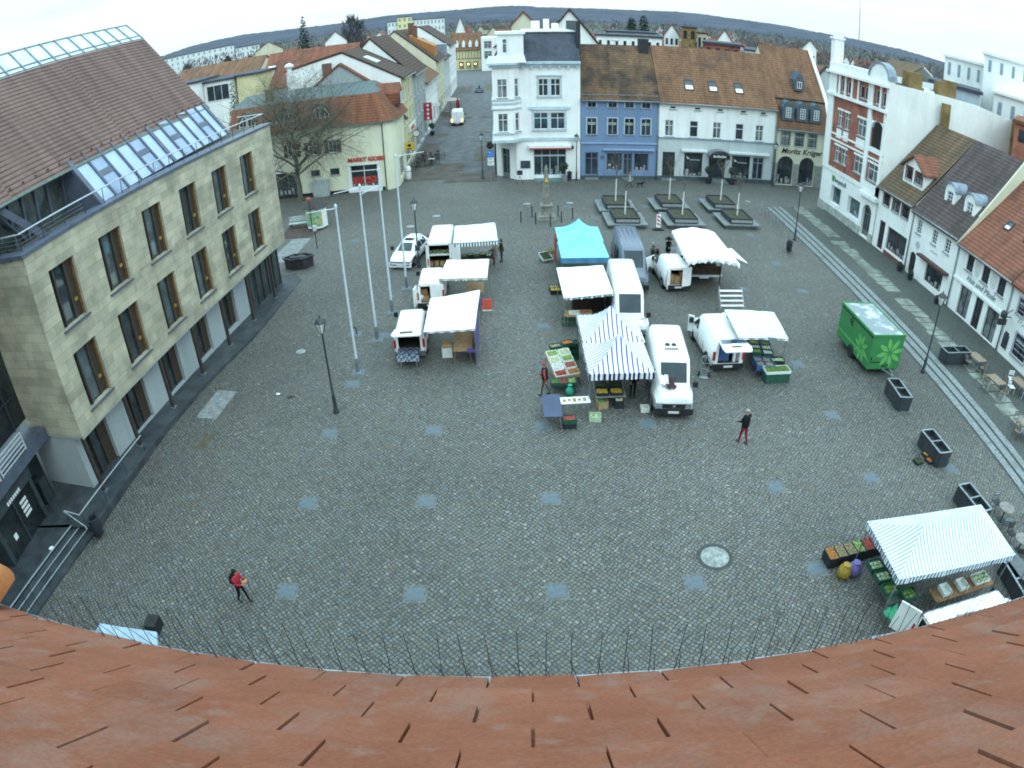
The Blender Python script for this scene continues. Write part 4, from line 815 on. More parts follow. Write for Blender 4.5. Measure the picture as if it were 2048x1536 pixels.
for i, h in enumerate(ws):
    o = window(t, TH, h, 'plain', DKW, glass('hall_glass', (.1,.13,.14), .05, .8, .5, .7) if i % 3 else glass('hall_glass_dark', (.035,.05,.055), .05, .7, .5), .34, .08, True, sm=M('zinc_sill', (.1,.105,.13), .4, .2, 3))
    w = MB(); TH.box(w, h[2]-.62, h[1]+.05, h[2]-.52, h[3]-.05, -.33, -.2); TH.box(w, h[0]+.3, h[1]+.05, h[0]+.4, h[3]-.05, -.33, -.12); link('mullion', w.mesh('mullion', DKW), o)
    w = MB(); TH.box(w, h[2]-.5, h[1]+.08, h[2]-.08, h[3]-.08, -.33, -.27); link('opening_leaf', w.mesh('opening_leaf', LEAFM), o); w = MB(); TH.box(w, h[2]-.035, h[1], h[2]-.004, h[3], -.33, -.14); link('reveal', w.mesh('reveal', OAK), o)
    w = MB(); TH.box(w, h[2]-.42, h[1]+.75, h[2]-.2, h[1]+.9, -.265, -.2); link('handle', w.mesh('handle', M('brass', (.4,.26,.08), .35, .2, 4, metal=.4)), o)
# recessed ground floor
gz = 1.75; GR = Fac(ta + tnl*.85, te, -tnl)
gws = [(1.0+3.7*k, .35, 2.9+3.7*k, 3.3) for k in range(5)]
w = MB(); GR.wall(w, .35, -.1, 20.0, 3.32, gws, .3); w.q(GR.P(.35,-.1), GR.P(.35,3.32), GR.P(.35,3.32,-3.2), GR.P(.35,-.1,-3.2)); part('ground_floor_wall', w, plaster('grey_hall_render', (.36,.4,.42)), t)
for h in gws:
    o = window(t, GR, h, 'plain', DKW, glass('hall_glass_dark', (.035,.05,.055)), .28, .09, False); w = MB(); GR.box(w, h[2]-.75, h[1]+.1, h[2]-.66, h[3]-.1, -.27, -.15); GR.box(w, h[0]+.45, h[1]+.1, h[0]+.55, h[3]-.1, -.27, -.1); link('mullion', w.mesh('mullion', DKW), o); w = MB(); GR.box(w, h[2]-.62, h[1]+.1, h[2]-.1, h[3]-.1, -.265, -.2); link('opening_leaf', w.mesh('opening_leaf', LEAFM), o)
gl = (19.9,.1,24.8,3.3); w = MB(); w.q(GR.P(gl[0],.02),GR.P(gl[2],.02),GR.P(gl[2],3.3),GR.P(gl[0],3.3)); o = part('glass_wall', w, glass('hall_glass_dark', (.035,.05,.055)), t); w = MB()
for k in range(6): GR.box(w, gl[0]+k*.97, .02, gl[0]+k*.97+.07, 3.3, .005, .07)
link('mullion', w.mesh('mullion', DKW), o)
w = MB()
for k in range(7):
    u = .28 + 3.62*k; c = TH.P(u, 0, -.1); zb = [.38,.36,.3,.22,.14,.07,.03][k]
    m = MB(); m.obox((c.x, c.y, (zb+3.38)/2), (.17,.17,3.38-zb), math.atan2(te.y, te.x)); o = part('column', m, DKW, t); m = MB(); m.obox((c.x, c.y, zb+.02), (.3,.3,.05), math.atan2(te.y, te.x)); link('column_foot', m.mesh('column_foot', STEEL), o)
# parapet, terrace, railing
PZ = M('zinc_parapet', (.085,.1,.14), .45, .25, 2)
w = MB(); TH.box(w, .1, 11.95, 25.1, 12.1, -.75, .06); TH.box(w, -3, 11.3, 25.0, 11.92, -9, -3.7); TH.box(w, .1, 11.9, .7, 12.1, -9, -.75); part('parapet', w, PZ, t)
w = MB(); TH.box(w, .3, 11.7, 24.8, 11.9, -9, -.2); part('roof_terrace', w, M('terrace_deck', (.06,.06,.055), .8, .3, 2), t)
RAIL = M('rail_steel', (.5,.55,.6), .35, .15, 4, metal=.4)
w = MB(); rp_ = [TH.P(-.0,12.85,-4.5)]+[TH.P(.55,12.85,-.35)]+[TH.P(24.6,12.85,-.35), TH.P(24.6,12.85,-2.4)]; w.path(rp_, .035, 6); rl_ = part('railing', w, RAIL, t)
for k in range(17):
    m = MB(); c = TH.P(.55+1.503*k,12.05,-.35); m.tube(c, c+V(0,0,.8), .022, n=5); link('baluster', m.mesh('baluster', DARKST), rl_)
w = MB()
for k in range(3): w.path([TH.P(.35,12.25+.18*k,-4), TH.P(.6,12.25+.18*k,-.37), TH.P(5,12.25+.18*k,-.37)], .01, 4)
link('railing_wire', w.mesh('railing_wire', STEEL), rl_)
# glazed wall below the big eave
GWp = Fac((-20.95,10),(.012,1),(1,-.012)); w = MB(); w.q(GWp.P(-4,11.9),GWp.P(16.6,11.9),GWp.P(16.6,14.2),GWp.P(-4,14.2)); o = part('upper_glass_wall', w, glass('upper_glass', (.06,.075,.07), .06, .7, .8), t)
for u in (2,4,6,8.0,9.4,10.8,12.2,13.2,14.2,15.2,16.5):
    m = MB(); GWp.box(m, u-.06, 11.9, u+.06, 14.2, .005, .1); link('mullion', m.mesh('mullion', PZ), o)
m = MB(); GWp.box(m, -4, 13.95, 16.7, 14.35, .0, .15); link('lintel', m.mesh('lintel', PZ), o)
m = MB(); m.bar((-20.55,21.2,14.1),(-19.2,22.7,12.0),.22,.3); part('strut', m, PZ, t); m = MB(); m.bar((-20.7,20.5,12),(-20.7,20.5,14.2),.18); m.bar((-20.6,20.9,14.1),(-20.7,22.9,12),.1); part('strut', m, PZ, t)
m = MB(); m.q((-18.8,26.75,12.05),(-20.45,26.75,14.35),(-21.0,26.75,14.35),(-21,26.75,11.9),(-19,26.75,11.9)); part('gable_panel', m, PZ, t)
# sloping glazing strip
def sg(y, k, n=0):  # y along the building, k 0 at the parapet .. 1 at the eave
    f = (y-26.7)/(42.43-26.7); a = V(-18.75+.47*f, y, 12.12); b = V(-20.33+.38*f, y, 14.4); d = (b-a).normalized(); nn = V(-d.z*-1, 0, -d.x*1); return a + (b-a)*k + V(d.z, 0, -d.x)*n
m = MB(); 
o = part('sloping_glazing', MB().grid(lambda a, b: sg(26.8+a*15.7, b), 40, 1), glass('roof_glazing', (.36,.45,.6), .1, .35, .15, .8), t)
n_ = 12
for k in range(n_+1):
    y = 26.8+15.7*k/n_; m = MB(); wd = .16 if k % 6 == 0 else .07; m.loft([[sg(y-wd,q,-.03),sg(y+wd,q,-.03),sg(y+wd,q,.1),sg(y-wd,q,.1)] for q in (-.03,1.0)]); link('glazing_bar', m.mesh('glazing_bar', PZ), o)
for k in (1,4,7,10):
    m = MB(); y0, y1 = 26.8+15.7*k/n_+.08, 26.8+15.7*(k+1)/n_-.08
    m.loft([[sg(y,.44,-.02),sg(y,.56,-.02),sg(y,.56,.07),sg(y,.44,.07)] for y in (y0,y1)]); link('opening_light_bar', m.mesh('opening_light_bar', PZ), o)
    m = MB(); m.q(sg(y0,.03,.02),sg(y1,.03,.02),sg(y1,.97,.02),sg(y0,.97,.02)); link('opening_light', m.mesh('opening_light', glass('roof_glazing_dark', (.25,.32,.46), .08, .4, .2, .8)), o)
# big roof
def rfp(y, k, n=0):
    f = (y-22)/21.1; a = V(-20.35+.39*f, y, 14.4); b = V(-24.4+.15*f, y, 19.4+.56*f); d = (b-a).normalized(); return a+(b-a)*k + V(d.z,0,-d.x)*n
m = MB(); m.loft([[rfp(y,-.05,0),rfp(y,1,0),rfp(y,1,-.25),rfp(y,-.05,-.25)] for y in (-2,10,22,32.5,43.1)]); part('roof', m, T_HALL, t)
m = MB(); m.loft([[V(-30+.0*y,y,14.2),V(-30,y,19.2),rfp(y,1,-.3),rfp(y,0,-.3)] for y in (-2,43.0)]); part('roof_core', m, plaster('gable_render', (.5,.5,.46)), t)
m = MB(); m.loft([[rfp(y,-.068,.0),rfp(y,-.05,.03),rfp(y,-.05,-.1),rfp(y,-.068,-.1)] for y in (-2,43.15)]); part('gutter', m, M('green_gutter', (.12,.17,.15), .5, .3, 3), t)
for k in range(22):
    y = 22.2+k*.97; m = MB(); a = rfp(y,.02,.0); m.bar(a, a+V(.08,0,.08), .035, .1); part('snow_hook', m, M('rust_hook', (.14,.06,.04), .7, .2, 4), t)
def rt2(y, k, n=0):
    f = (y-22)/21.1; a = V(-24.45+.15*f, y, 19.45+.56*f); b = V(-25.5-.1*f, y, 20.75+.55*f); d = (b-a).normalized(); return a+(b-a)*k + V(d.z,0,-d.x)*n
o = part('ridge_glazing', MB().grid(lambda a, b: rt2(-2+a*45, b), 46, 1), glass('ridge_glass', (.6,.72,.76), .1, .25, .2, .8), t)
for k in range(25):
    y = 42.95-k*1.5; m = MB(); m.loft([[rt2(y-.045,q,-.02),rt2(y+.045,q,-.02),rt2(y+.045,q,.09),rt2(y-.045,q,.09)] for q in (-.02,1.02)]); link('glazing_bar', m.mesh('glazing_bar', STEEL), o)
for q in (.0,.2,1.0): m = MB(); m.tube(rt2(-2,q,.03), rt2(43.05,q,.03), .05, n=6); link('glazing_rail', m.mesh('glazing_rail', STEEL), o)
# entrance hall at the left frame edge
EN = Fac((-21.7,10),(.0,1),(1,0)); w = MB(); w.q(EN.P(-6,.3),EN.P(11,.3),EN.P(11,11.3),EN.P(-6,11.3)); o = part('hall_glass_front', MB().q(EN.P(-6,4.2,-.9),EN.P(11.6,4.2,-.9),EN.P(11.6,11.9,-.9),EN.P(-6,11.9,-.9)), glass('hall_glass_black', (.02,.026,.028), .1, .5, .6), t)
for k in range(9):
    m = MB(); EN.box(m, -5.5+k*1.9, 4.2, -5.4+k*1.9, 11.9, -.89, -.8); link('mullion', m.mesh('mullion', DARKST), o)
for k in range(5): m = MB(); EN.box(m, -6, 5.6+k*1.5, 10.4, 5.68+k*1.5, -.885, -.82); link('transom', m.mesh('transom', DARKST), o)
w = MB(); EN.box(w, -6, 3.3, 10.6, 3.9, -1.4, .4); part('balcony', w, PZ, t)
for k in range(4):
    w = MB(); a = 8.9-k*2.3
    for z in (3.95,4.15,4.35,4.55,4.75): EN.box(w, a-2.1, z, a, z+.05, .38, .43)
    for y in (a-2.1,a): EN.box(w, y-.05, 3.9, y, 4.8, .375, .435)
    part('balcony_rail', w, M('rail_white', (.45,.5,.53), .5, .1, 4), t)
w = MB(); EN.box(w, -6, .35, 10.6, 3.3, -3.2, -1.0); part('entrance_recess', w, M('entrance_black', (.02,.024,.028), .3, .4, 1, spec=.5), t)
w = MB(); EN.box(w, 5.0, .4, 5.25, 3.0, -1.0, .2); EN.box(w, 8.3, .4, 8.55, 3.0, -1.0, .2); EN.box(w, 6.7, .4, 6.8, 2.6, -.3, .2); EN.box(w, 4.95, 2.6, 8.6, 3.25, -1.0, .25); part('entrance_portal', w, M('portal_dark', (.04,.05,.058), .4, .3, 2), t)
w = MB(); w.q(EN.P(5.3,.4,.1),EN.P(6.7,.4,.1),EN.P(6.7,2.6,.1),EN.P(5.3,2.6,.1)); w.q(EN.P(6.85,.4,.1),EN.P(8.25,.4,.1),EN.P(8.25,2.6,.1),EN.P(6.85,2.6,.1)); part('entrance_door', w, glass('hall_glass_black', (.02,.026,.028)), t)
w = MB()
for k in range(7): EN.box(w, 6.35+k*.17, 2.68, 6.46+k*.17, 2.84, .252, .275)
for k in range(4): EN.box(w, 7.2, 1.35+k*.23, 7.75, 1.35+k*.23+.14, .105, .115)
EN.box(w, 5.9, 1.1, 6.15, 1.4, .105, .115)
part('door_notices', w, FRAMEW, t)
w = MB(); EN.box(w, 9.2, .35, 9.8, 1.7, -.9, -.2); part('entrance_pillar', w, M('portal_dark', (.04,.05,.058)), t)
hr = thing('handrail', 'pale steel handrail along the edge of the town hall terrace beside the steps', 'railing', (-18.3,20.5,0), world=True)
w = MB(); w.path([(-19.64,17.87,1.3),(-18.15,17.3,1.05),(-18.1,17.28,.9)], .028, 6); w.path([(-19.6,17.9,1.3),(-18.71,17.81,1.2),(-18.13,23.78,1.2)], .028, 6); part('rail', w, RAIL, hr)
for x, y, z1 in ((-19.6,17.9,1.3),(-18.68,17.95,1.2),(-18.5,19.8,1.2),(-18.32,21.8,1.2),(-18.14,23.7,1.2),(-18.15,17.35,1.05)):
    m = MB(); m.tube((x,y,.2 if y > 17.5 else 0),(x,y,z1),.018,n=5); part('post', m, DARKST, hr)

# ------------------------------------------------------------------ kiosk corner building
KF = Fac((0,70.2),(1,0),(0,-1))
t = thing('kiosk_building', 'cream corner building with rounded corner, orange mansard roof, eyebrow dormers and a kiosk shop window', 'building', (-18,70.2,0), world=True)
ws = [(-20.99,4.6,-20.04,6.06),(-18.74,4.65,-17.8,6.04),(-23.4,4.6,-22.4,6.06)]; ss = [(-21.05,2.2,-20.0,2.88),(-18.85,2.15,-17.8,2.88)]; kw = (-16.6,.5,-13.6,3.0); gd = (-25.6,.3,-22.6,2.9)
w = MB(); KF.wall(w, -30, -.1, -12.9, 7.75, ws+ss+[kw,gd], .25)
cor = [(-12.9,70.2),(-12.3,70.35),(-11.85,70.75),(-11.6,71.4),(-11.5,72.2)]
for a, b in zip(cor, cor[1:]): w.q((*a,-.1),(*b,-.1),(*b,7.75),(*a,7.75))
KS = Fac((-11.5,0),(0,1),(1,0)); kss = [(72.6,.6,76.2,2.9)]; KS.wall(w, 72.2, -.1, 77.6, 7.75, kss, .2); w.q((-30,78,-.1),(-11.5,78,-.1),(-11.5,78,7.7),(-30,78,7.7)); part('wall', w, P_KIOSK, t)
for h in ws:
    o = window(t, KF, h, 'cross'); m = MB(); KF.box(m, h[0]-.45, h[1], h[0]-.03, h[3], .0, .06); KF.box(m, h[2]+.03, h[1], h[2]+.45, h[3], .0, .06); link('shutter', m.mesh('shutter', M('shutter_brown', (.09,.065,.06), .7, .2, 5)), o)
for h in ss: window(t, KF, h, 'plain', DARKST, PANES[0])
o = shop(t, KF, kw, 2, FRAMEW); m = MB(); KF.box(m, kw[0]+.05, kw[3]-.72, kw[2]-.05, kw[3]-.62, -.19, -.12); link('transom', m.mesh('transom', FRAMEW), o)
m = MB(); KF.box(m, kw[0]+.15, kw[1]+.35, kw[0]+1.4, kw[1]+1.15, -.17, -.14); KF.box(m, kw[0]+1.6, kw[1]+.35, kw[2]-.2, kw[1]+1.15, -.17, -.14); link('poster', m.mesh('poster', M('red_poster', (.4,.05,.04), .5, .9, 3)), o)
m = MB(); KF.box(m, kw[0]-.35, kw[1]-.5, kw[2]+.35, kw[1]-.01, .0, .1); KF.box(m, kw[0]-.25, kw[1], kw[0], kw[3]+.2, .0, .08); KF.box(m, kw[2], kw[1], kw[2]+.25, kw[3]+.2, .0, .08); KF.box(m, kw[0]-.25, kw[3]+.01, kw[2]+.25, kw[3]+.22, .0, .12); part('shop_surround', m, FRAMEW, t)
text(t, 'MARKT KIOSK', KF.P(-16.75,3.42,.06), (1,0,0), UZ, .62, M('sign_red', (.5,.05,.03), .5, .2, 4), 0, .05, bold=.02)
shop(t, KF, gd, 2, DARKST, glass('hall_glass_dark', (.035,.05,.055))); shop(t, KS, kss[0], 2, FRAMEW)
m = MB(); KF.box(m, -30, -.05, kw[0]-.4, .35, .0, .05); KF.box(m, kw[2]+.4, -.05, -12.9, .4, .0, .05); part('plinth', m, BLACK, t)
pipe(t, KF, -12.75, 0, 7.4, .1, BLACK)
r0 = [(-30,69.75,7.65),(-12.8,69.75,7.65),(-11.7,70.35,7.65),(-11.1,71.6,7.65),(-11.05,78.3,7.65),(-30,78.3,7.65)]; r1 = [(-30,71.6,10.65),(-13.9,71.6,10.65),(-13.6,71.8,10.65),(-13.3,72.2,10.65),(-13.2,78.3,10.65),(-30,78.3,10.65)]
m = MB(); m.loft([r0, r1], True, False); part('mansard_roof', m, T_ORANGE, t)
m = MB(); m.loft([[(x,y,10.66) for x,y,_ in r1], [(-30,76.5,11.5),(-15.5,76.5,11.5),(-15,76.8,11.5),(-14.8,77,11.5),(-14.7,78.3,11.5),(-30,78.3,11.5)]]); part('zinc_roof', m, ZINC, t)
m = MB(); m.loft([[(x,y,7.5) for x,y,_ in r0],[(x,y,7.64) for x,y,_ in r0]]); part('gutter', m, M('green_gutter', (.12,.17,.15)), t)
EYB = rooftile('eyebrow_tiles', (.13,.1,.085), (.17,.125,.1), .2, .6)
for c in (-19.35,-23.4,-27.8):
    F2 = Fac((0,70.35),(1,0),(0,-1)); m = MB(); pts = [(c-1.5,8.0),(c-1.15,9.3),(c-.6,10.05),(c,10.3),(c+.6,10.05),(c+1.15,9.3),(c+1.5,8.0)]
    m.loft([[F2.P(u,z,d) for u,z in pts]+[F2.P(u,z-.28,d) for u,z in pts[::-1]] for d in (.12,-1.6)]); o = part('dormer', m, EYB, t)
    h = (c-.95,8.05,c+.95,9.85); q = MB(); g = MB()
    for sgn in (-1,1):
        pr = [(c+sgn*.08,8.05),(c+sgn*.95,8.05),(c+sgn*.95,9.0),(c+sgn*.55,9.65),(c+sgn*.08,9.85)]; g.add([F2.P(u,z,-.02) for u,z in pr],[tuple(range(5))])
        for a, b in zip(pr, pr[1:]+pr[:1]): q.bar(F2.P(*a,.02), F2.P(*b,.02), .07)
        q.bar(F2.P(c+sgn*.5,8.05,.025), F2.P(c+sgn*.5,9.7,.025), .05); q.bar(F2.P(c+sgn*.08,8.7,.02), F2.P(c+sgn*.95,8.7,.02), .05)
    wn = part('dormer_window', q, FRAMEW, t); link('pane', g.mesh('pane', GLASS), wn)
m = MB(); m.loft([[(x,y,z) for y,z in ((74.2,8.8),(74.2,10.2),(75.3,11.3),(76.4,10.2),(76.4,8.8))] for x in (-11.3,-14)]); o = part('dormer', m, T_RED, t); SD = Fac((-11.28,0),(0,1),(1,0)); window(t, SD, (74.5,8.9,76.1,10.2), 'tri', depth=-.03, sill=False)
m = MB(); m.box(-26.3,73,10.8,-25.5,73.8,12.3); part('chimney', m, M('brown_brick', (.16,.08,.06), .8, .3, 3), t)
m = MB(); m.tube((-24.6,77.5,11),(-24.6,77.5,14.2),.28,n=10); m.lathe([(.3,0),(.55,.15),(.55,.35),(.1,.6)], (-24.6,77.5,14.2)); part('flue', m, FRAMEW, t)
cab = thing('cable_cabinet', 'pale grey utility cabinet against the cream wall beside the tree', 'utility cabinet', (-19.9,69.6,0)); m = MB(); m.box(-.9,-.3,.15,.9,.3,1.75); m.box(-.95,-.35,1.75,.95,.35,1.85); m.box(-.85,-.25,0,.85,.25,.15); link('cabinet_body', m.mesh('cabinet_body', M('cabinet_grey', (.36,.42,.42), .5, .2, 3)), cab); m = MB(); m.box(-.86,-.32,.2,-.02,-.302,1.7); m.box(.02,-.32,.2,.86,-.302,1.7); link('cabinet_door', m.mesh('cabinet_door', M('cabinet_grey', (.36,.42,.42))), cab)
ys = thing('yellow_sign', 'square yellow sign with a dark parcel emblem on the side wall of the kiosk building', 'sign', (-11.2,76.9,3.1), world=True); m = MB(); m.box(-11.45,76.6,3.0,-10.4,76.68,3.9); part('sign_board', m, M('sign_yellow', (.62,.42,.05), .5, .1, 4), ys); m = MB(); m.lathe([(.01,0),(.22,.02),(.24,.3),(.01,.34)], (-10.92,76.58,3.4), 6, 1, .1); m.box(-11.2,76.57,3.1,-10.65,76.6,3.22); part('sign_emblem', m, BLACK, ys)

# ------------------------------------------------------------------ houses down the street
SL = Fac((-11.8,0),(0,1),(1,0))
def street_house(name, label, y0, y1, ze, apex, left, wm, rm, gm_, rows, zbase=-.1, sd='two', skl=0):
    t = thing(name, label, 'house', (-14,(y0+y1)/2,0), world=True); hs = []
    for z0, z1, n, frac in rows:
        st = (y1-y0)/n
        hs += [(y0+st*(i+.5-frac/2), z0, y0+st*(i+.5+frac/2), z1) for i in range(n)]
    w = MB(); SL.wall(w, y0, zbase, y1, ze, hs, .18); part('wall', w, wm, t)
    w = MB(); sec = [(-11.8,-.1),(-11.8,ze),apex,left,(left[0],-.1)]
    for y in (y0,y1): w.add([(x,y,z) for x,z in sec],[tuple(range(5))])
    w.q((left[0],y0,-.1),(left[0],y1,-.1),(left[0],y1,left[1]),(left[0],y0,left[1])); part('gable_wall', w, gm_, t)
    w = MB(); s2 = [(-11.35,ze-.18),(apex[0],apex[1]+.06),(left[0]-.2,left[1]+.02),(left[0]-.2,left[1]+.2),(apex[0],apex[1]+.3),(-11.35,ze+.04)]
    w.loft([[(x,y,z) for x,z in s2] for y in (y0-.12,y1+.12)]); part('roof', w, rm, t)
    for h in hs: window(t, SL, h, sd, gm=PANES[0] if RND.random() < .6 else PANES[1])
    gutter(t, SL, y0, y1, ze-.12, .5)
    sl = Vector((apex[0]+11.35, 0, apex[1]-ze)); L = sl.length; sl.normalize(); nn = V(sl.z, 0, -sl.x)
    if nn.z < 0: nn = -nn
    for k in range(skl):
        a = V(-11.35, y0+2.6+k*1.0, ze+.15) + sl*L*.5; m = MB(); b = a+sl*1.9; m.loft([[a+nn*.02,a+V(0,.6,0)+nn*.02,b+V(0,.6,0)+nn*.02,b+nn*.02],[a+nn*.12,a+V(0,.6,0)+nn*.12,b+V(0,.6,0)+nn*.12,b+nn*.12]]); part('skylight', m, M('white_skylight', (.7,.74,.76), .2, .1, 3), t)
    return t
lh_ = thing('lean_to_house', 'narrow low house with dark tiled roof squeezed between the kiosk building and the white gable', 'house', (-12.5,78.4,0), world=True)
m = MB(); m.box(-14,77.7,-.1,-11.9,79.2,6.6); part('wall', m, M('dark_red_wall', (.1,.045,.04), .8, .3, 2), lh_); m = MB(); m.loft([[(-11.2,y,6.4),(-13.6,y,8.6),(-13.6,y,8.75),(-11.2,y,6.55)] for y in (77.7,79.25)]); part('roof', m, T_DARK, lh_)
window(lh_, Fac((-11.9,0),(0,1),(1,0)), (78,3.2,79,5.6), 'tri')
street_house('white_gable_house', 'house with a broad white gable, dark tiled roof with skylights and yellow street front', 79.3, 89.3, 11.35, (-18.6,15.05), (-25.6,13.6), P_YEL, T_DARK, P_WHITE, [(8.2,10.2,4,.55),(5.2,7.1,4,.55),(.5,3.0,2,.75)], skl=3)
street_house('tall_gable_house', 'house behind it with steep dark roof and a small white gable peak', 89.35, 104, 10.8, (-17.1,16.2), (-24,9), P_GREYD, T_DARK, P_WHITE, [(7.6,9.6,4,.5),(4.6,6.6,4,.5),(.5,3.2,3,.7)])
street_house('pale_low_house', 'low pale blue-white house with a brown roof along the street', 104.05, 122.9, 8.1, (-17.5,12.5), (-24,8), P_WHITE, T_BROWN, P_GREY, [(5.4,7.4,7,.5),(.5,3.0,4,.7)])
street_house('cream_gable_house', 'tall cream gabled house with an orange dormer further down the street', 123, 139.9, 10.3, (-19,16.5), (-28,10), P_CREAM, T_DARK, P_CREAM, [(7,9,5,.45),(4,6,5,.45),(.5,3,3,.6)])
street_house('grey_dormer_house', 'house with a boxy grey zinc dormer between the cream and the white gable', 140, 154, 9.7, (-17.5,14), (-25,9), P_GREY, T_DARK, P_GREY, [(6.3,8.4,4,.5),(.5,3,3,.6)])
street_house('far_white_gable_house', 'white gabled house farthest along the left side of the street', 154.1, 176, 11.9, (-18.3,16.8), (-30,10), P_WHITE2, T_DARK, P_WHITE, [(8,10,6,.45),(5,7,6,.45),(.5,3,4,.6)])
cg = bpy.data.objects['cream_gable_house']; m = MB(); m.loft([[(x,y,z) for x,z in ((-12.4,10.7),(-12.4,13.2),(-17,15.6),(-17,14))] for y in (127,133)]); part('dormer', m, M('orange_cladding', (.36,.15,.05), .7, .2, 2), cg)
m = MB(); m.box(-17.6,131,15.5,-16.6,132,18.0); m.box(-16.4,128,15,-15.6,129,17.4); part('chimney', m, M('brown_brick', (.16,.08,.06)), cg)
gd_ = bpy.data.objects['grey_dormer_house']; m = MB(); m.box(-15,144,9.9,-11.9,150,12.8); part('dormer', m, LEAD, gd_)
pl_ = bpy.data.objects['pale_low_house']; m = MB()
for k in range(4): m.loft([[(-12.2-.9*k,y,8.55+.8*k),(-12.75-.9*k,y,9.05+.8*k),(-12.75-.9*k,y,9.15+.8*k),(-12.2-.9*k,y,8.65+.8*k)] for y in (105,110)])
part('skylight_band', m, M('white_skylight', (.7,.74,.76)), pl_)
# signs, clock and red pylon on the street
st_ = thing('red_banner_sign', 'tall red hanging sign with four white emblems on the street houses', 'sign', (-11.4,100,0), world=True); m = MB(); m.box(-11.75,99.9,2.9,-10.55,100.05,5.6); part('sign_board', m, M('banner_red', (.4,.04,.05), .5, .2, 4), st_); m = MB()
for k in range(4): m.ball((-11.15,99.88,3.2+k*.66), .22, 8, 4, (1,.1,1))
part('sign_emblem', m, FRAMEW, st_); m = MB(); m.box(-10.5,99.9,5.0,-9.3,100.02,5.5); part('sign_arm', m, FRAMEW, st_)
st_ = thing('wall_clock', 'round white wall clock with black rim hanging from the street house', 'clock', (-11.2,84,3.7), world=True); m = MB(); m.tube((-11.0,83.9,3.7),(-11.0,84.05,3.7),.48,n=16); part('clock_case', m, BLACK, st_); m = MB(); m.tube((-11.0,83.88,3.7),(-11.0,83.899,3.7),.39,n=16); part('clock_face', m, FRAMEW, st_); m = MB(); m.bar((-11,83.87,3.7),(-11,83.87,4.0),.03,.01); m.bar((-11,83.865,3.7),(-11.18,83.865,3.62),.03,.01); part('clock_hand', m, BLACK, st_); m = MB(); m.bar((-11.8,84,3.95),(-11.4,84,3.85),.05); part('bracket', m, BLACK, st_)
st_ = thing('red_lettering_sign', 'white fascia with slanted red lettering above the street shops', 'sign', (-11.7,86,4.5), world=True); m = MB(); m.box(-11.78,83,4.0,-11.6,89,4.75); part('fascia', m, FRAMEW, st_); m = MB()
for k in range(6): m.loft([[(-11.59,84+k*.5,4.15),(-11.59,84.3+k*.5,4.15),(-11.59,84.38+k*.5,4.6-.1*(k%2)),(-11.59,84.1+k*.5,4.6-.1*(k%2))],[(-11.55,84+k*.5,4.15),(-11.55,84.3+k*.5,4.15),(-11.55,84.38+k*.5,4.6-.1*(k%2)),(-11.55,84.1+k*.5,4.6-.1*(k%2))]])
part('lettering', m, M('sign_red', (.5,.05,.03)), st_)
EF = Fac((0,232),(1,0),(0,-1)); t = thing('half_timber_house', 'yellow-green half timbered house closing the end of the street, lit shop windows', 'house', (-11.8,232,0), world=True); m = MB(); lw = [(-14.6+2.4*k,.6,-13.0+2.4*k,3.0) for k in range(3)]; EF.wall(m, -17.5, -.1, -6.9, 7.4, lw); m.q((-17.5,232,-.1),(-17.5,244,-.1),(-17.5,244,7.4),(-17.5,232,7.4)); part('wall', m, P_YEL, t)
m = MB(); 
for k in range(11): EF.box(m, -17.4+k*1.0, 4.1, -17.25+k*1.0, 7.4, .01, .06)
EF.box(m, -17.5, 3.9, -6.9, 4.1, .01, .08); part('timber_frame', m, M('timber', (.1,.075,.05), .8, .2, 2), t); part('roof', gable_roof(EF, -17.8, -6.7, 7.4, 6, 13.2), T_BROWN, t)
for h in lw: window(t, EF, h, 'plain', DARKST, M('lit_window', (.3,.25,.15), .3, .9, 1.0)); m = MB(); EF.box(m, h[0]+.4, h[1]+1.2, h[0]+1.0, h[1]+1.75, -.1, -.07); part('lit_lamp', m, emit('warm_lamp', (1,.6,.25), 3), t)
for k in range(4): m = MB(); x = -15.6+k*2.2; m.loft([[(x,y,8.1),(x+1,y,8.1),(x+1,y,9.6),(x+.5,y,10.6),(x,y,9.6)] for y in (232.4,236)]); part('dormer', m, FRAMEW, t)
t = thing('bay_window_house', 'pale house with stacked bay windows at the right end of the street', 'house', (-4,226,0), world=True); BYF = Fac((0,225),(1,0),(0,-1)); m = MB(); bh = [(-5.9,4.2,-3.4,6.8),(-5.9,7.8,-3.4,10.2)]; BYF.wall(m, -6.8, -.1, 0, 11.5, bh); m.q((-6.8,225,-.1),(-6.8,238,-.1),(-6.8,238,11.5),(-6.8,225,11.5)); m.q((-6.8,225,11.5),(0,225,11.5),(0,238,11.5),(-6.8,238,11.5)); part('wall', m, P_WHITE2, t)
for h in bh: window(t, BYF, h, 'cross')
m = MB(); m.loft([[(-3,224.5,8),(0.5,224.5,8),(.5,224.5,11)],[(-3,238,8),(.5,238,8),(.5,238,11)]]); part('roof', m, T_RED, t)

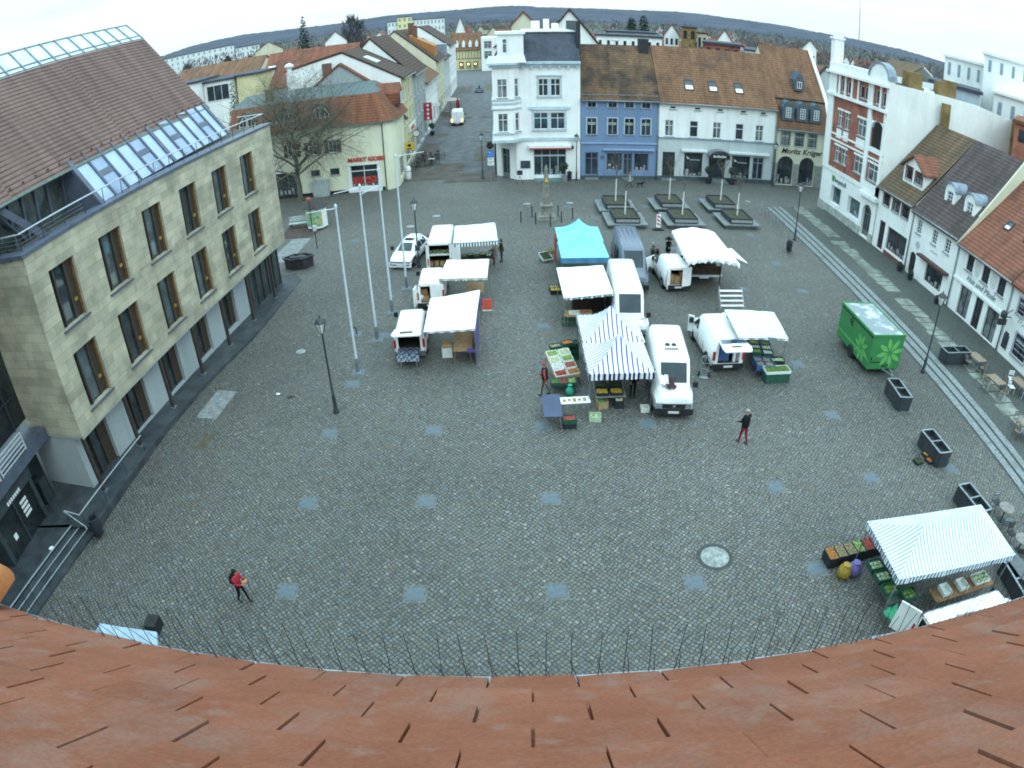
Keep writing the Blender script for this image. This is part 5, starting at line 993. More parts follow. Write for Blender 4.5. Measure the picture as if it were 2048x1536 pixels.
# ------------------------------------------------------------------ roofs behind the kiosk and the back row
def poly_house(name, label, x0, x1, y0, y1, ze, zr, wm, rm, axis='x', group=None, cat='house'):
    t = thing(name, label, cat, ((x0+x1)/2,(y0+y1)/2,0), group=group, world=True); w = MB(); w.box(x0,y0,-.1,x1,y1,ze)
    if axis == 'x':
        ym = (y0+y1)/2
        for x in (x0,x1): w.add([(x,y0,ze),(x,y1,ze),(x,ym,zr)],[(0,1,2)])
        r = MB().loft([[(x,y0-.4,ze-.25),(x,ym,zr+.05),(x,y1+.4,ze-.25),(x,y1+.4,ze-.05),(x,ym,zr+.28),(x,y0-.4,ze-.05)] for x in (x0-.2,x1+.2)])
    else:
        xm = (x0+x1)/2
        for y in (y0,y1): w.add([(x0,y,ze),(x1,y,ze),(xm,y,zr)],[(0,1,2)])
        r = MB().loft([[(x0-.4,y,ze-.25),(xm,y,zr+.05),(x1+.4,y,ze-.25),(x1+.4,y,ze-.05),(xm,y,zr+.28),(x0-.4,y,ze-.05)] for y in (y0-.2,y1+.2)])
    part('wall', w, wm, t); part('roof', r, rm, t); return t
poly_house('grey_gable_house', 'small grey gable with a rust red roof just behind the zinc kiosk roof', -22.6, -14.9, 78.32, 79.2, 10.9, 13.7, P_GREYD, T_RED, 'y')
q = bpy.data.objects['grey_gable_house']; m = MB(); m.box(-20.9,78.5,12.3,-19.9,79.2,14.1); part('chimney', m, M('brown_brick', (.16,.08,.06)), q)
poly_house('long_brown_roof_house', 'long low building with an orange brown roof far left behind the town hall', -57, -40.5, 110, 120, 12.9, 15.2, P_CREAM, T_BROWN, 'x')
poly_house('rust_roof_house', 'rust brown roof with one white skylight left of the broad white gable', -36.5, -22, 99.5, 112.5, 10.4, 15.4, P_GREY, T_RED, 'x')
q = bpy.data.objects['rust_roof_house']; m = MB(); m.loft([[(-36.1,101.4,11.95),(-34.9,101.4,11.95),(-34.9,103.2,13.35),(-36.1,103.2,13.35)],[(-36.1,101.3,12.3),(-34.9,101.3,12.3),(-34.9,103.1,13.7),(-36.1,103.1,13.7)]]); part('skylight', m, M('white_skylight', (.7,.74,.76), .2, .1, 3), q)
def flat_house(name, label, x0, x1, y0, y1, z, wm, win=None):
    t = thing(name, label, 'house', ((x0+x1)/2,(y0+y1)/2,0), world=True); w = MB(); w.box(x0,y0,-.1,x1,y1,z); part('wall', w, wm, t); w = MB(); w.box(x0-.3,y0-.3,z+.01,x1+.3,y1+.3,z+.3); part('roof', w, M('roof_felt', (.045,.05,.075)), t)
    if win: window(t, Fac((0,y0),(1,0),(0,-1)), win, 'tri', depth=-.06, sill=False)
flat_house('yellow_wall_house', 'yellow walled flat topped house behind the zinc roof', -38.9, -35, 96, 104, 13.2, P_YEL)
flat_house('glazed_house', 'low white building with a glazed upper storey behind the town hall roof', -44, -39.3, 95, 103, 13.1, P_WHITE2, (-43.5,10.2,-39.8,12.6))
flat_house('white_annex', 'plain white flat building left of the glazed one behind the town hall roof', -50, -44.1, 93, 101, 13.6, P_WHITE, (-46.5,9.6,-44.6,12.0))
def polar(az, d): a = R(az); return V(d*math.sin(a), d*math.cos(a), 0)
def zel(el, d): return 18 + d*math.tan(R(el))
def block(name, label, a0, a1, d, z1, wm, rows, cols, depth=12, z0=-.1, roof=None, win=True, gable=None, cat='building', fr=.5, zlo=3, wmat=None):
    p, q = polar(a0,d), polar(a1,d); e = (q-p); L = e.length; e.normalize(); n = V(e.y,-e.x,0); f = Fac(p,e,n); t = thing(name, label, cat, tuple((p+q)/2), world=True)
    w = MB(); f.box(w, 0, z0, L, z1, -depth, 0)
    if gable: w.add([f.P(0,z1),f.P(L,z1),f.P(L/2,gable)],[(0,1,2)]); w.add([f.P(0,z1,-depth),f.P(L,z1,-depth),f.P(L/2,gable,-depth)],[(0,1,2)])
    part('wall', w, wm, t)
    if gable: part('roof', MB().loft([[f.P(-.4,z1-.3,k),f.P(L/2,gable+.05,k),f.P(L+.4,z1-.3,k),f.P(L+.4,z1,k),f.P(L/2,gable+.4,k),f.P(-.4,z1,k)] for k in (.3,-depth-.3)]), roof or T_RED, t)
    else: w = MB(); f.box(w, -.3, z1+.01, L+.3, z1+.35, -depth-.3, .3); part('roof', w, roof or M('roof_felt', (.045,.05,.075)), t)
    if win:
        h = (z1-zlo)/rows; cw = L/cols; wmh = MB(); f0 = Fac((0,0,0),e,n); f0.box(wmh, -cw*fr/2, 0, cw*fr/2, h*.5, -.05, .04); me = wmh.mesh('window', wmat or GLASS)
        for r in range(rows):
            for c in range(cols): pt = f.P(cw*(c+.5), zlo+h*(r+.3)); link('window', me, t, pt - WORLD[t.name])
    return t
PCON = plaster('panel_concrete', (.7,.74,.74)); PYB = plaster('yellow_block', (.75,.7,.35)); FARW = M('far_window', (.25,.31,.37), .3, .3, 3)
block('apartment_block', 'long white prefabricated apartment block at the left under the hills', -27.9, -22.0, 430, 19, PCON, 5, 13, wmat=FARW, fr=.28)
block('apartment_block', 'shorter white apartment block right of the long one at the left', -21.9, -19.9, 420, 16.6, PCON, 5, 5, wmat=FARW, fr=.28)
block('cream_gable_building', 'big cream gable end between the white blocks and the conifer', -20.3, -18.0, 300, 13.5, P_CREAM, 1, 1, 30, gable=17.3, roof=T_BROWN, win=False)
block('apartment_block', 'white apartment block with yellow stair tower in the distance above the street', -9.3, -4.65, 420, 19.6, PCON, 4, 16, wmat=FARW, fr=.4)
block('stair_tower', 'yellow stair tower in the middle of the distant white block', -8.5, -7.3, 418, 22, PYB, 5, 3, 10, wmat=FARW)
block('steep_gable_house', 'pale steep gabled house with red roof above the far end of the street', -3.75, -3.0, 300, 12.5, P_WHITE2, 2, 2, 20, gable=19, roof=T_RED)
block('white_gable_cottage', 'white gabled house beside the poplars', -14.5, -12.7, 240, 14, P_WHITE, 1, 2, 14, gable=17.6, roof=T_RED)
block('roof_pavilion_house', 'red roofed gable rising behind the slate mansard', .8, 2.8, 120, 16.5, P_CREAM, 1, 2, 10, gable=18.9, roof=T_RED)
block('white_gable_end', 'white gable with dark roof edge right behind the slate mansard', 3.1, 8.0, 98, 13.6, P_WHITE, 1, 1, 16, gable=19.0, roof=T_DARK, win=False)
block('flat_roof_building', 'long white flat roofed building behind the brown roofs', 7.7, 13.1, 125, 14.6, P_WHITE, 1, 8, 14, zlo=10.5, fr=.35)
block('attic_storey', 'white setback attic storey on the flat roofed building', 8.6, 12.6, 131, 15.2, PCON, 1, 9, 8, zlo=13)
block('stepped_white_house', 'tall white house with curved gable among the far buildings', 13.3, 14.5, 190, 13.8, P_WHITE, 3, 3, 14, gable=17, roof=T_RED)
block('yellow_brick_house', 'square ochre and red brick house on the right of the curved white gable', 14.7, 15.95, 185, 16.6, OCH, 3, 2, 14)
block('beige_house', 'beige plastered house next to the ochre brick house', 16.0, 16.8, 200, 15, P_CREAM, 2, 2, 14, roof=T_DARK)
block('red_roof_house', 'white gabled house with broad red roof behind the white and grey house', 17.6, 18.9, 185, 13.4, P_WHITE, 1, 2, 16, gable=16.7, roof=T_RED)
block('low_white_hall', 'low white hall roof behind the arcaded house', 20.0, 24.6, 130, 13.6, P_WHITE2, 1, 6, 16, zlo=11.2)
block('red_attic_building', 'red brick rooftop with two skylights behind the long brown roof', 16.6, 19.6, 98, 15.1, PINK, 1, 4, 10, zlo=12.5)
block('white_dome_house', 'white rounded gable house far behind the arcaded house', 24.8, 25.9, 210, 14.4, P_WHITE, 1, 2, 12, gable=16.8, roof=T_DARK)
block('dark_roof_house', 'dark roofed house between the arcade house and the red brick corner', 25.6, 28.0, 105, 10.5, P_GREY, 1, 2, 10, gable=13.5, roof=T_DARK)
block('brick_side_house', 'rust red wall of the low house beside the arcaded house', 27.0, 28.6, 84.5, 8.3, PINK, 1, 1, 8, roof=LEAD, win=False)
block('modern_block', 'white modern block with four square windows beyond the fire wall', 36.75, 41.8, 95, 19.0, P_WHITE, 1, 6, 14, zlo=15.6, fr=.28, roof=P_WHITE2, wmat=FARW)
t = block('modern_block', 'white modern block with a porthole window at the right frame edge', 40.1, 44.2, 84, 20.4, P_WHITE, 1, 4, 14, zlo=17.6, fr=.25, roof=P_WHITE2, wmat=FARW)
block('modern_block', 'low white modern building below the two white blocks', 41.2, 47, 78, 16.2, P_WHITE2, 1, 5, 10, zlo=12, fr=.3, roof=P_WHITE2, wmat=FARW)
block('metal_shed', 'pale metal sheet roof building between fire wall and modern blocks', 35.7, 40.0, 76, 15.6, M('zinc_sheet', (.42,.5,.55), .5, .15, 1), 1, 4, 12, win=False)
block('red_roof_annex', 'red brick roof annex with two skylights at the right frame edge', 43.3, 48, 66, 14.3, PINK, 1, 3, 10, zlo=12, roof=T_RED)
t = thing('tilted_roof_house', 'gabled house with one white and one mossy roof slope beyond the fire wall chimneys', 'house', tuple(polar(33.6,150)), world=True); m = MB(); c = polar(33.6,150); m.box(c.x-8,c.y-6,-.1,c.x+8,c.y+6,11); part('wall', m, P_WHITE, t); m = MB(); m.loft([[(c.x+a,c.y-6.4,z) for a,z in ((-8.5,11),(0,16.3),(0,16.0),(-8.5,10.7))],[(c.x+a,c.y+6.4,z) for a,z in ((-8.5,11),(0,16.3),(0,16.0),(-8.5,10.7))]]); part('roof', m, T_MOSS, t); m = MB(); m.loft([[(c.x+a,c.y+b,z) for a,z in ((8.5,11),(0,16.31),(0,16.0),(8.5,10.7))] for b in (-6.4,6.4)]); part('roof', m, FRAMEW, t)
for az, d, zt_, lab in ((-6.21,600,34.5,'thin radio mast rising beyond the distant white block'),(29.4,400,46,'tall thin radio mast against the sky at the right')):
    p = polar(az,d); m = MB(); m.tube((0,0,0),(0,0,zt_-6),.35,.22,5); m.tube((0,0,zt_-6),(0,0,zt_),.18,.08,5); single('radio_mast', m, STEEL, lab, 'radio mast', loc=tuple(p))
# small far houses between the trees
FR = random.Random(5); var = []
for wm, rm in ((P_WHITE,T_RED),(P_CREAM,T_DARK),(P_WHITE2,T_BROWN),(P_GREY,T_RED)):
    w = MB(); w.box(-5,-4,0,5,4,5.2)
    for x in (-5,5): w.add([(x,-4,5.2),(x,4,5.2),(x,0,9)],[(0,1,2)])
    var.append((w.mesh('wall', wm), MB().loft([[(x,-4.5,4.8),(x,0,9.05),(x,4.5,4.8),(x,4.5,5.05),(x,0,9.35),(x,-4.5,5.05)] for x in (-5.3,5.3)]).mesh('roof', rm)))
for k in range(95):
    az = FR.uniform(-19,36); d = 170*(4.6**FR.random())
    if -13 < az < 0 and d < 260: d += 260
    s = FR.uniform(.8,1.25); v = var[k % 4]; p = polar(az, d)
    t = thing('far_house', ['small white house with red roof among the far trees','small cream house with dark roof among the far trees','small pale house with brown roof among the far trees','small grey house with red roof among the far trees'][k % 4], 'house', tuple(p), FR.uniform(0,3.14), 'far houses of the town, ' + ['white with red roofs','cream with dark roofs','pale with brown roofs','grey with red roofs'][k % 4]); t.scale = (s*1.1,s,s*FR.uniform(.85,1.15)); link('wall', v[0], t); link('roof', v[1], t)
# ------------------------------------------------------------------ woods and hills
sky_pts = [(-60,.5),(-40,.45),(-27.8,.5),(-25.7,.76),(-23.6,.84),(-21.2,.88),(-18.7,.73),(-15.5,.63),(-13,.59),(-11.4,.71),(-9.3,.83),(-6.8,.82),(-3.4,.89),(-1.4,.99),(-.1,1.06),(2.1,1.02),(3,.9),(6.3,.83),(10.6,.79),(14.4,.88),(16.8,.84),(18.3,.73),(22.6,.65),(25.9,.49),(29.2,.44),(32.9,.35),(36.7,.11),(42,.0),(60,.0)]
def skyel(a):
    for (a0,e0),(a1,e1) in zip(sky_pts, sky_pts[1:]):
        if a0 <= a <= a1: return e0+(e1-e0)*(a-a0)/(a1-a0)
    return 0
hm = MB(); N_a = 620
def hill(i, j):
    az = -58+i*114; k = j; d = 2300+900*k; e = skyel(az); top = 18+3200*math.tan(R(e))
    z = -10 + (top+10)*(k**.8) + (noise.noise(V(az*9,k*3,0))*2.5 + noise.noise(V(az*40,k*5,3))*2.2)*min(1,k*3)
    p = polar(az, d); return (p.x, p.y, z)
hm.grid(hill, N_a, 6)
struct('hills', hm, M('hazy_wooded_hills', (.034,.045,.075), .9, .4, .006, dirt=(.06,.062,.078), dscale=.01))  # blue distance haze is painted into the hill colour
BARE = M('hazy_bare_woodland', (.115,.11,.118), .9, .5, .05); EVER = M('evergreen', (.018,.032,.028), .9, .5, .4); WR = random.Random(3)  # BARE is paled towards blue, distance haze painted into the tree colour
def brush(mb, p, h, r, n, conif=False):
    for _ in range(n):
        u = WR.random(); a = WR.uniform(0,6.283)
        if conif: zz = h*(.08+.92*u); rr = r*(1.05-u)*math.sqrt(WR.random()); c = V(p.x+rr*math.cos(a), p.y+rr*math.sin(a), p.z+zz); s = r*.33*(1.2-u*.8); dn = V(math.cos(a)*s, math.sin(a)*s, -.45*s); sd = V(-math.sin(a)*s*.6, math.cos(a)*s*.6, 0); mb.add([c+V(0,0,s*.3), c+dn+sd, c+dn-sd],[(0,1,2)])
        else:
            zz = h*(.25+.75*u); rr = r*math.sin(math.pi*(.12+.85*u)**.9)*math.sqrt(WR.random()); c = V(p.x+rr*math.cos(a), p.y+rr*math.sin(a), p.z+zz); L = h*.13; dx = V(math.cos(a)*.5+WR.uniform(-.4,.4), math.sin(a)*.5+WR.uniform(-.4,.4), 1).normalized()*L; sd = V(WR.uniform(-1,1),WR.uniform(-1,1),.2).normalized()*L*.16; mb.add([c-sd, c+sd, c+dx],[(0,1,2)])
    mb.tube(p, p+V(0,0,h*.6), h*.018, h*.006, 3, False)
wb, we = MB(), MB()
for k in range(1500):
    az = WR.uniform(-34,40); d = 330*(5.2**WR.random())
    if -12.5 < az < .5 and d < 480: continue
    p = polar(az, d); sc_ = WR.uniform(.7,1.2)
    if WR.random() < .14: brush(we, p, 14*sc_, 3.2, 26, True)
    else: brush(wb, p, 13.5*sc_, 6, 44)
for k in range(170):
    az = WR.choice([WR.uniform(-33,-14),WR.uniform(6,38)]); d = WR.uniform(170,330); p = polar(az, d)
    brush(wb, p, WR.uniform(8,12), 4.5, 110)
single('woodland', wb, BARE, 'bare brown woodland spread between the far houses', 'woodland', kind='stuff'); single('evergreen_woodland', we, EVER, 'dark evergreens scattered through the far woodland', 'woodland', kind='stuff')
def far_tree(name, label, az, d, h, r, n, con, mat, group=None, z=0):
    p = polar(az, d); m = MB(); brush(m, V(0,0,0), h, r, n, con); t = thing(name, label, 'tree', tuple(p), group=group); link('crown', m.mesh('crown', mat), t); m = MB(); m.tube((0,0,0),(0,0,h*.5),.35,.15,6); link('trunk', m.mesh('trunk', M('bark', (.06,.052,.045), .9, .4, 3)), t); return t
POPL = M('bare_poplar', (.13,.13,.15), .9, .4, 1)
far_tree('conifer_tree', 'single tall conifer standing above the left skyline', -16.2, 300, 26.5, 4.2, 420, True, EVER)
for k, (a, h) in enumerate(((-12.8,22),(-12.45,24),(-12.1,25),(-11.75,23.5),(-11.4,21.5))): far_tree('poplar_tree', 'slender bare poplar in the row above the long brown roof', a, 290, h*.93, 1.6, 120, False, POPL, 'row of far poplars')
far_tree('pine_tree', 'dark pine behind the flat white building, left one of two', 10.6, 170, 18.5, 4.5, 500, True, EVER); far_tree('pine_tree', 'dark pine behind the flat white building, right one of two', 11.6, 165, 19, 4.2, 500, True, EVER)
far_tree('evergreen_tree', 'dark evergreen in front of the long white apartment block', -22.6, 330, 14, 6, 420, True, EVER); far_tree('bare_tree', 'bare brown tree in front of the long white apartment block', -26.0, 260, 14, 5, 420, False, POPL)
far_tree('bare_tree', 'bushy bare tree before the shorter white apartment block', -20.7, 300, 12, 4, 200, False, POPL); far_tree('thuja_tree', 'dark columnar evergreen beside the glazed low building', -22.5, 93, 13.2, 1.5, 420, True, M('thuja_green', (.05,.055,.03), .9, .5, 2))


# ------------------------------------------------------------------ the bare tree
BARK = M('tree_bark', (.11,.105,.085), .9, .4, 4); TW = M('twig_bark', (.13,.122,.095), .9, .3, 6); TR = random.Random(21)
def grow(mb, p, d, L, r, lev, minr=.0085):
    n = 3 if lev > 1 else 2; q = p
    for i in range(n):
        d = (d + V(TR.uniform(-1,1),TR.uniform(-1,1),TR.uniform(-.8,.8))*.17 + V(0,0,-.02 if lev < 3 else .04)).normalized(); e = q + d*(L/n); r2 = r*(1-.3*(i+1)/n)
        mb.tube(q, e, max(minr,r*(1-.3*i/n)), max(minr,r2), 5 if lev > 3 else 3, False); q = e
        if lev > 0 and (i < n-1 or True):
            for _ in range(2):
                ax = d.orthogonal(); ax.rotate(Matrix.Rotation(TR.uniform(0,6.283),3,d)); nd = (d*TR.uniform(.45,.8)+ax*TR.uniform(.6,.95)).normalized()
                if TR.random() < (.4 if lev > 2 else .18): continue
                grow(mb, q, nd, L*TR.uniform(.55,.74), r2*.56, lev-1)
    if lev > 0: grow(mb, q, d, L*.65, r*.6, lev-1)
t = thing('bare_tree', 'big bare tree with a spreading crown in front of the cream kiosk building', 'tree', (-22.0,68.3,0))
m = MB(); pts = [V(0,0,-.1),V(.1,0,1.5),V(-.05,.1,3.0),V(.1,0,5.0),V(-.1,0,7.5),V(.05,.1,10)]
for a, b, r1, r2 in zip(pts, pts[1:], (.33,.28,.25,.2,.14), (.28,.25,.2,.14,.08)): m.tube(a, b, r1, r2, 8)
link('trunk', m.mesh('trunk', BARK, 60), t)
m = MB()
for z, n, L, r in ((2.9,4,3.9,.12),(3.8,5,4.2,.13),(4.9,5,4.0,.11),(6.2,5,3.5,.1),(7.6,5,2.9,.08),(9,5,2.3,.06),(10,5,2.3,.06)):
    for k in range(n):
        a = 6.283*(k+TR.random()*.7)/n; grow(m, V(0,0,z), V(math.cos(a),math.sin(a),TR.uniform(.2,.7) + (z-3)*.06).normalized(), L*TR.uniform(1.0,1.35), r, 3)
link('crown', m.mesh('crown', TW, fixn=False), t)
m = MB()
for _ in range(60): c = V(TR.gauss(-.9,.16),TR.gauss(0,.16),TR.gauss(9.9,.13)); d = V(TR.uniform(-1,1),TR.uniform(-1,1),TR.uniform(-.4,.4)).normalized()*.3; m.tube(c-d,c+d,.016,n=3)
o = single('bird_nest', m, TW, 'round twig nest high in the bare tree', 'nest', loc=(-22,68.3,0))

# ------------------------------------------------------------------ street lamps, flagpoles, signs
def lamp_meshes():
    p = MB(); p.lathe([(.16,0),(.16,.12),(.1,.2),(.085,.9),(.095,1.0),(.06,1.05),(.045,4.3),(.08,4.32),(.03,4.42)], n=10)
    g = MB(); g.lathe([(.09,4.45),(.26,4.95),(.25,4.97)], n=6); c = MB(); c.lathe([(.3,4.97),(.31,5.0),(.16,5.16),(.05,5.2),(.03,5.32),(.002,5.34)], n=6)
    f = MB()
    for k in range(6): a = 2*math.pi*(k+.5)/6; f.bar((.095*math.cos(a),.095*math.sin(a),4.44),(.265*math.cos(a),.265*math.sin(a),4.97),.025)
    return p.mesh('post', DARKST, 50), g.mesh('lantern_glass', glass('lantern_glass', (.5,.55,.58), .15, .2, 4)), c.mesh('lantern_cap', DARKST), f.mesh('lantern_frame', DARKST)
LM = lamp_meshes()
for x, y, l in ((-8.73,27.31,'tall lantern street lamp standing alone on the left cobbles'),(24.45,29.5,'tall lantern street lamp at the steps beside the green trailer'),(24.9,52.2,'lantern street lamp at the top of the steps by the brick corner house'),(-6.6,46.5,'lantern street lamp just behind the white estate car'),(-2.55,73.0,'thin street lamp at the mouth of the pedestrian street'),(7.55,71.15,'lantern street lamp between the white corner house and the blue house'),(30.15,70.9,'lantern street lamp at the corner of the arcaded shop')):
    t = thing('street_lamp', l, 'street lamp', (x,y,0), group='lantern street lamps')
    for nme, me in zip(('post','lantern_glass','lantern_cap','lantern_frame'), LM): link(nme, me, t)
FP = M('flagpole_white', (.5,.58,.64), .35, .1, 2); pm_ = MB(); pm_.tube((0,0,0),(0,0,9.35),.075,.045,10); pm_ = pm_.mesh('pole', FP, 50); ft = MB(); ft.lathe([(.16,0),(.16,.03),(.11,.05),(.1,.9),(.001,.92)], n=10); ft = ft.mesh('pole_foot', STEEL); fc = MB(); fc.lathe([(.05,9.2),(.08,9.3),(.08,9.4),(.01,9.5)], n=8); fc = fc.mesh('pole_cap', FP)
for x, y, ax, ay, az_, l in ((-8.3,31.2,-1.4,-.55,9.25,'nearest of the four white flagpoles, arm towards the town hall'),(-7.84,34.96,-1.25,-.9,9.25,'second nearest white flagpole with arm towards the town hall'),(-7.47,38.7,-.75,-2.0,8.4,'third white flagpole with a low slack arm'),(-7.02,42.55,1.75,.85,9.3,'farthest white flagpole, beside the estate car, arm towards the street')):
    t = thing('flagpole', l, 'flagpole', (x,y,0), group='white flagpoles without flags'); link('pole', pm_, t); link('pole_foot', ft, t); link('pole_cap', fc, t); m = MB(); m.tube((0,0,az_),(ax,ay,az_+.03),.03,.022,6); link('arm', m.mesh('arm', FP), t)
    m = MB(); m.box(-.35,-.35,-.02,.35,.35,.012); link('foot_plate', m.mesh('foot_plate', PL), t)
t = thing('info_sign', 'blue pedestrian zone sign over a white plate at the mouth of the street', 'sign', (-1.56,70.6,0)); m = MB(); m.tube((0,0,0),(0,0,3.7),.04,n=6); link('post', m.mesh('post', STEEL), t); m = MB(); m.box(-.33,-.06,2.95,.33,-.04,3.65); o = link('sign_board', m.mesh('sign_board', M('sign_blue', (.03,.17,.55), .4, .1, 4)), t); m = MB(); m.ball((-.08,-.07,3.5),.06,6,4,(1,.2,1)); m.bar((-.08,-.065,3.43),(-.1,-.065,3.2),.09,.01); m.bar((-.1,-.065,3.2),(-.18,-.065,3.02),.05,.01); m.bar((-.1,-.065,3.2),(-.02,-.065,3.02),.05,.01); m.bar((.12,-.065,3.3),(.14,-.065,3.05),.07,.01); m.ball((.12,-.07,3.36),.045,6,4,(1,.2,1)); link('pictogram', m.mesh('pictogram', FRAMEW), o)
m = MB(); m.box(-.33,-.06,2.5,.33,-.04,2.9); m.box(-.33,-.06,2.05,.33,-.04,2.45); o = link('sign_plate', m.mesh('sign_plate', FRAMEW), t); m = MB()
for z in (2.78,2.65,2.35,2.2): m.box(-.24,-.065,z,.2,-.061,z+.05)
link('sign_lines', m.mesh('sign_lines', DARKST), o)
t = thing('warning_beacon', 'red and white warning beacon board on a dark foot behind the grey van', 'traffic beacon', (12.8,54.0,0)); m = MB(); m.box(-.5,-.22,0,.5,.22,.1); m.box(-.3,-.14,.1,.3,.14,.16); link('beacon_foot', m.mesh('beacon_foot', BLACK), t); m = MB(); m.prism([(-.16,-.03,.25),(.16,-.03,.25),(.19,-.03,.32),(.19,-.03,1.35),(.15,-.03,1.42),(-.15,-.03,1.42),(-.19,-.03,1.35),(-.19,-.03,.32)],(0,.06,0)); o = link('beacon_board', m.mesh('beacon_board', WHITE), t); m = MB()
for k in range(3): z = .38+k*.33; m.add([(-.14,-.034,z+.18),(.14,-.034,z),(.14,-.034,z+.15),(-.14,-.034,z+.33)],[(0,1,2,3)])
link('red_stripe', m.mesh('red_stripe', M('signal_red', (.42,.03,.03), .5, .1, 3)), o); m = MB(); m.box(-.04,-.02,.1,.04,.02,.3); link('post', m.mesh('post', STEEL), t)
# ------------------------------------------------------------------ obelisk, bollards, planters
SST = M('sandstone_monument', (.22,.215,.185), .85, .35, 3, dirt=(.13,.14,.11), dscale=1.2); t = thing('milestone_obelisk', 'slender sandstone obelisk milestone with a gilded emblem on a square stepped base', 'monument', (3.46,57.3,0))
def sqr(a, z, rot=.78): return [(a*math.cos(rot+k*math.pi/2), a*math.sin(rot+k*math.pi/2), z) for k in range(4)]
m = MB(); m.loft([sqr(1.2,0),sqr(1.2,.2)]); m.loft([sqr(.97,.201),sqr(.97,.4)]); m.loft([sqr(.72,.401),sqr(.62,.5),sqr(.58,1.15),sqr(.74,1.22),sqr(.76,1.38),sqr(.5,1.45)]); link('pedestal', m.mesh('pedestal', SST), t)
m = MB(); m.loft([sqr(.42,1.451),sqr(.46,2.0),sqr(.4,2.8),sqr(.27,3.9),sqr(.22,4.6),sqr(.03,5.0)]); link('shaft', m.mesh('shaft', SST), t); m = MB(); m.ball((0,-.22,3.5),.17,8,6,(1,.4,1.1)); m.ball((0,-.2,3.75),.1,8,6,(1,.5,1)); link('gilded_emblem', m.mesh('gilded_emblem', M('gilding', (.6,.38,.08), .35, .2, 4, metal=.5), True), t)
bm_ = MB(); bm_.lathe([(.05,0),(.05,.9),(.065,.92),(.065,1.0),(.02,1.04)], n=8); bm_ = bm_.mesh('bollard', DARKST, 50)
for i, (x, y) in enumerate(((1.18,56.43),(2.2,57.9),(2.43,55.9),(3.66,55.12),(4.54,58.15),(4.69,56.2),(5.75,57.18))):
    single('bollard', bm_, None, ['slim iron bollard farthest left of the obelisk','slim iron bollard close behind the obelisk on the left','slim iron bollard just front left of the obelisk','slim iron bollard in front of the obelisk, nearest the blue tent','slim iron bollard close behind the obelisk on the right','slim iron bollard just front right of the obelisk','slim iron bollard farthest right of the obelisk'][i], 'bollard', 'iron bollards around the obelisk', loc=(x,y,0))
SOIL = M('planter_soil', (.05,.045,.03), .95, .6, 8, dirt=(.07,.08,.03), dscale=3); PLAT = M('bench_deck', (.17,.185,.19), .6, .25, 3); DPL = M('planter_dark', (.035,.042,.05), .5, .3, 3); CORT = M('planter_strip', (.26,.27,.27), .6, .2, 3)
pb = MB(); pb.box(-1.75,-1.85,.3,1.75,1.85,.42); pb.box(-1.45,-1.55,.0,1.45,1.55,.18); pb = pb.mesh('seat_platform', PLAT); pu = MB(); pu.box(-1.3,-1.4,.18,1.3,1.4,.299); pu = pu.mesh('plinth', BLACK)
px = MB()
for a in (-1,1): px.box(-1.05,a*1.5-.06,.42,1.05,a*1.5+.06,.95); px.box(a*1.05-.06,-1.44,.42,a*1.05+.06,1.44,.95)
px = px.mesh('planter_box', DPL); ps = MB(); ps.box(-1.0,-1.565,.55,1.0,-1.561,.8); ps.box(-1.0,1.561,.55,1.0,1.565,.8); ps = ps.mesh('planter_strip', CORT)
pso = MB().grid(lambda a, b: (-.99+1.98*a, -1.44+2.88*b, .84+.05*noise.noise(V(a*6,b*6,1))), 12, 12).mesh('soil', SOIL)
WTR = M('limewashed_trunk', (.66,.68,.66), .8, .12, 6)
for i, (x, y) in enumerate(((10.05,60.2),(15.35,60.9),(20.6,61.1),(10.2,56.0),(15.4,56.1),(20.7,56.4))):
    row = 'far row' if i < 3 else 'near row'; pos = ('left','middle','right')[i % 3]
    t = thing('tree_planter', 'square dark planter on a pale seat platform, %s of the %s' % (pos, row), 'planter', (x,y,0), group='six square tree planters')
    for nme, me in (('seat_platform',pb),('plinth',pu),('planter_box',px),('planter_strip',ps),('soil',pso)): link(nme, me, t)
    t = thing('young_tree', 'bare young tree with whitewashed stem in the %s planter of the %s' % (pos, row), 'tree', (x,y-.1 if i > 2 else y,.8), group='young trees with whitewashed stems'); m = MB(); m.tube((0,0,0),(.03,.02,2.15),.06,.045,7); link('trunk', m.mesh('trunk', WTR), t); m = MB(); m.tube((.03,.02,2.15),(.05,.02,2.9),.035,.028,5)
    for k in range(7):
        a = 6.283*k/7+TR.random(); q = V(.05,.02,2.3+.08*k); d = V(math.cos(a)*.35,math.sin(a)*.35,1).normalized(); grow(m, q, d, 1.25*TR.uniform(.8,1.2), .022, 1, .008)
    link('crown', m.mesh('crown', TW, fixn=False), t)
# bicycle stands, bins
rk = MB(); rk.path([(0,-.35,0),(0,-.35,.7),(0,-.25,.82),(0,.25,.82),(0,.35,.7),(0,.35,0)], .03, 6); rk = rk.mesh('bicycle_stand', STEEL)
for k in range(6): single('bicycle_stand', rk, None, 'plain steel hoop bicycle stand in the short row by the steps', 'bicycle stand', 'row of hoop bicycle stands', loc=(24.75-.02*k,55.4+.95*k,0), rotz=1.57)
def bin_(x, y, l, s=1):
    t = thing('litter_bin', l, 'litter bin', (x,y,0)); t.scale = (s,s,s); m = MB(); m.lathe([(.22,.25),(.25,.3),(.27,.95),(.29,.96),(.29,1.0),(.2,1.0),(.19,.5),(.01,.45)], n=10); link('bin_body', m.mesh('bin_body', DARKST, 50), t); m = MB(); m.tube((0,.26,0),(0,.26,1.15),.035,n=6); link('post', m.mesh('post', DARKST), t); m = MB(); m.box(-.2,-.25,.16,.2,.1,.24); link('bin_foot', m.mesh('bin_foot', BLACK), t)
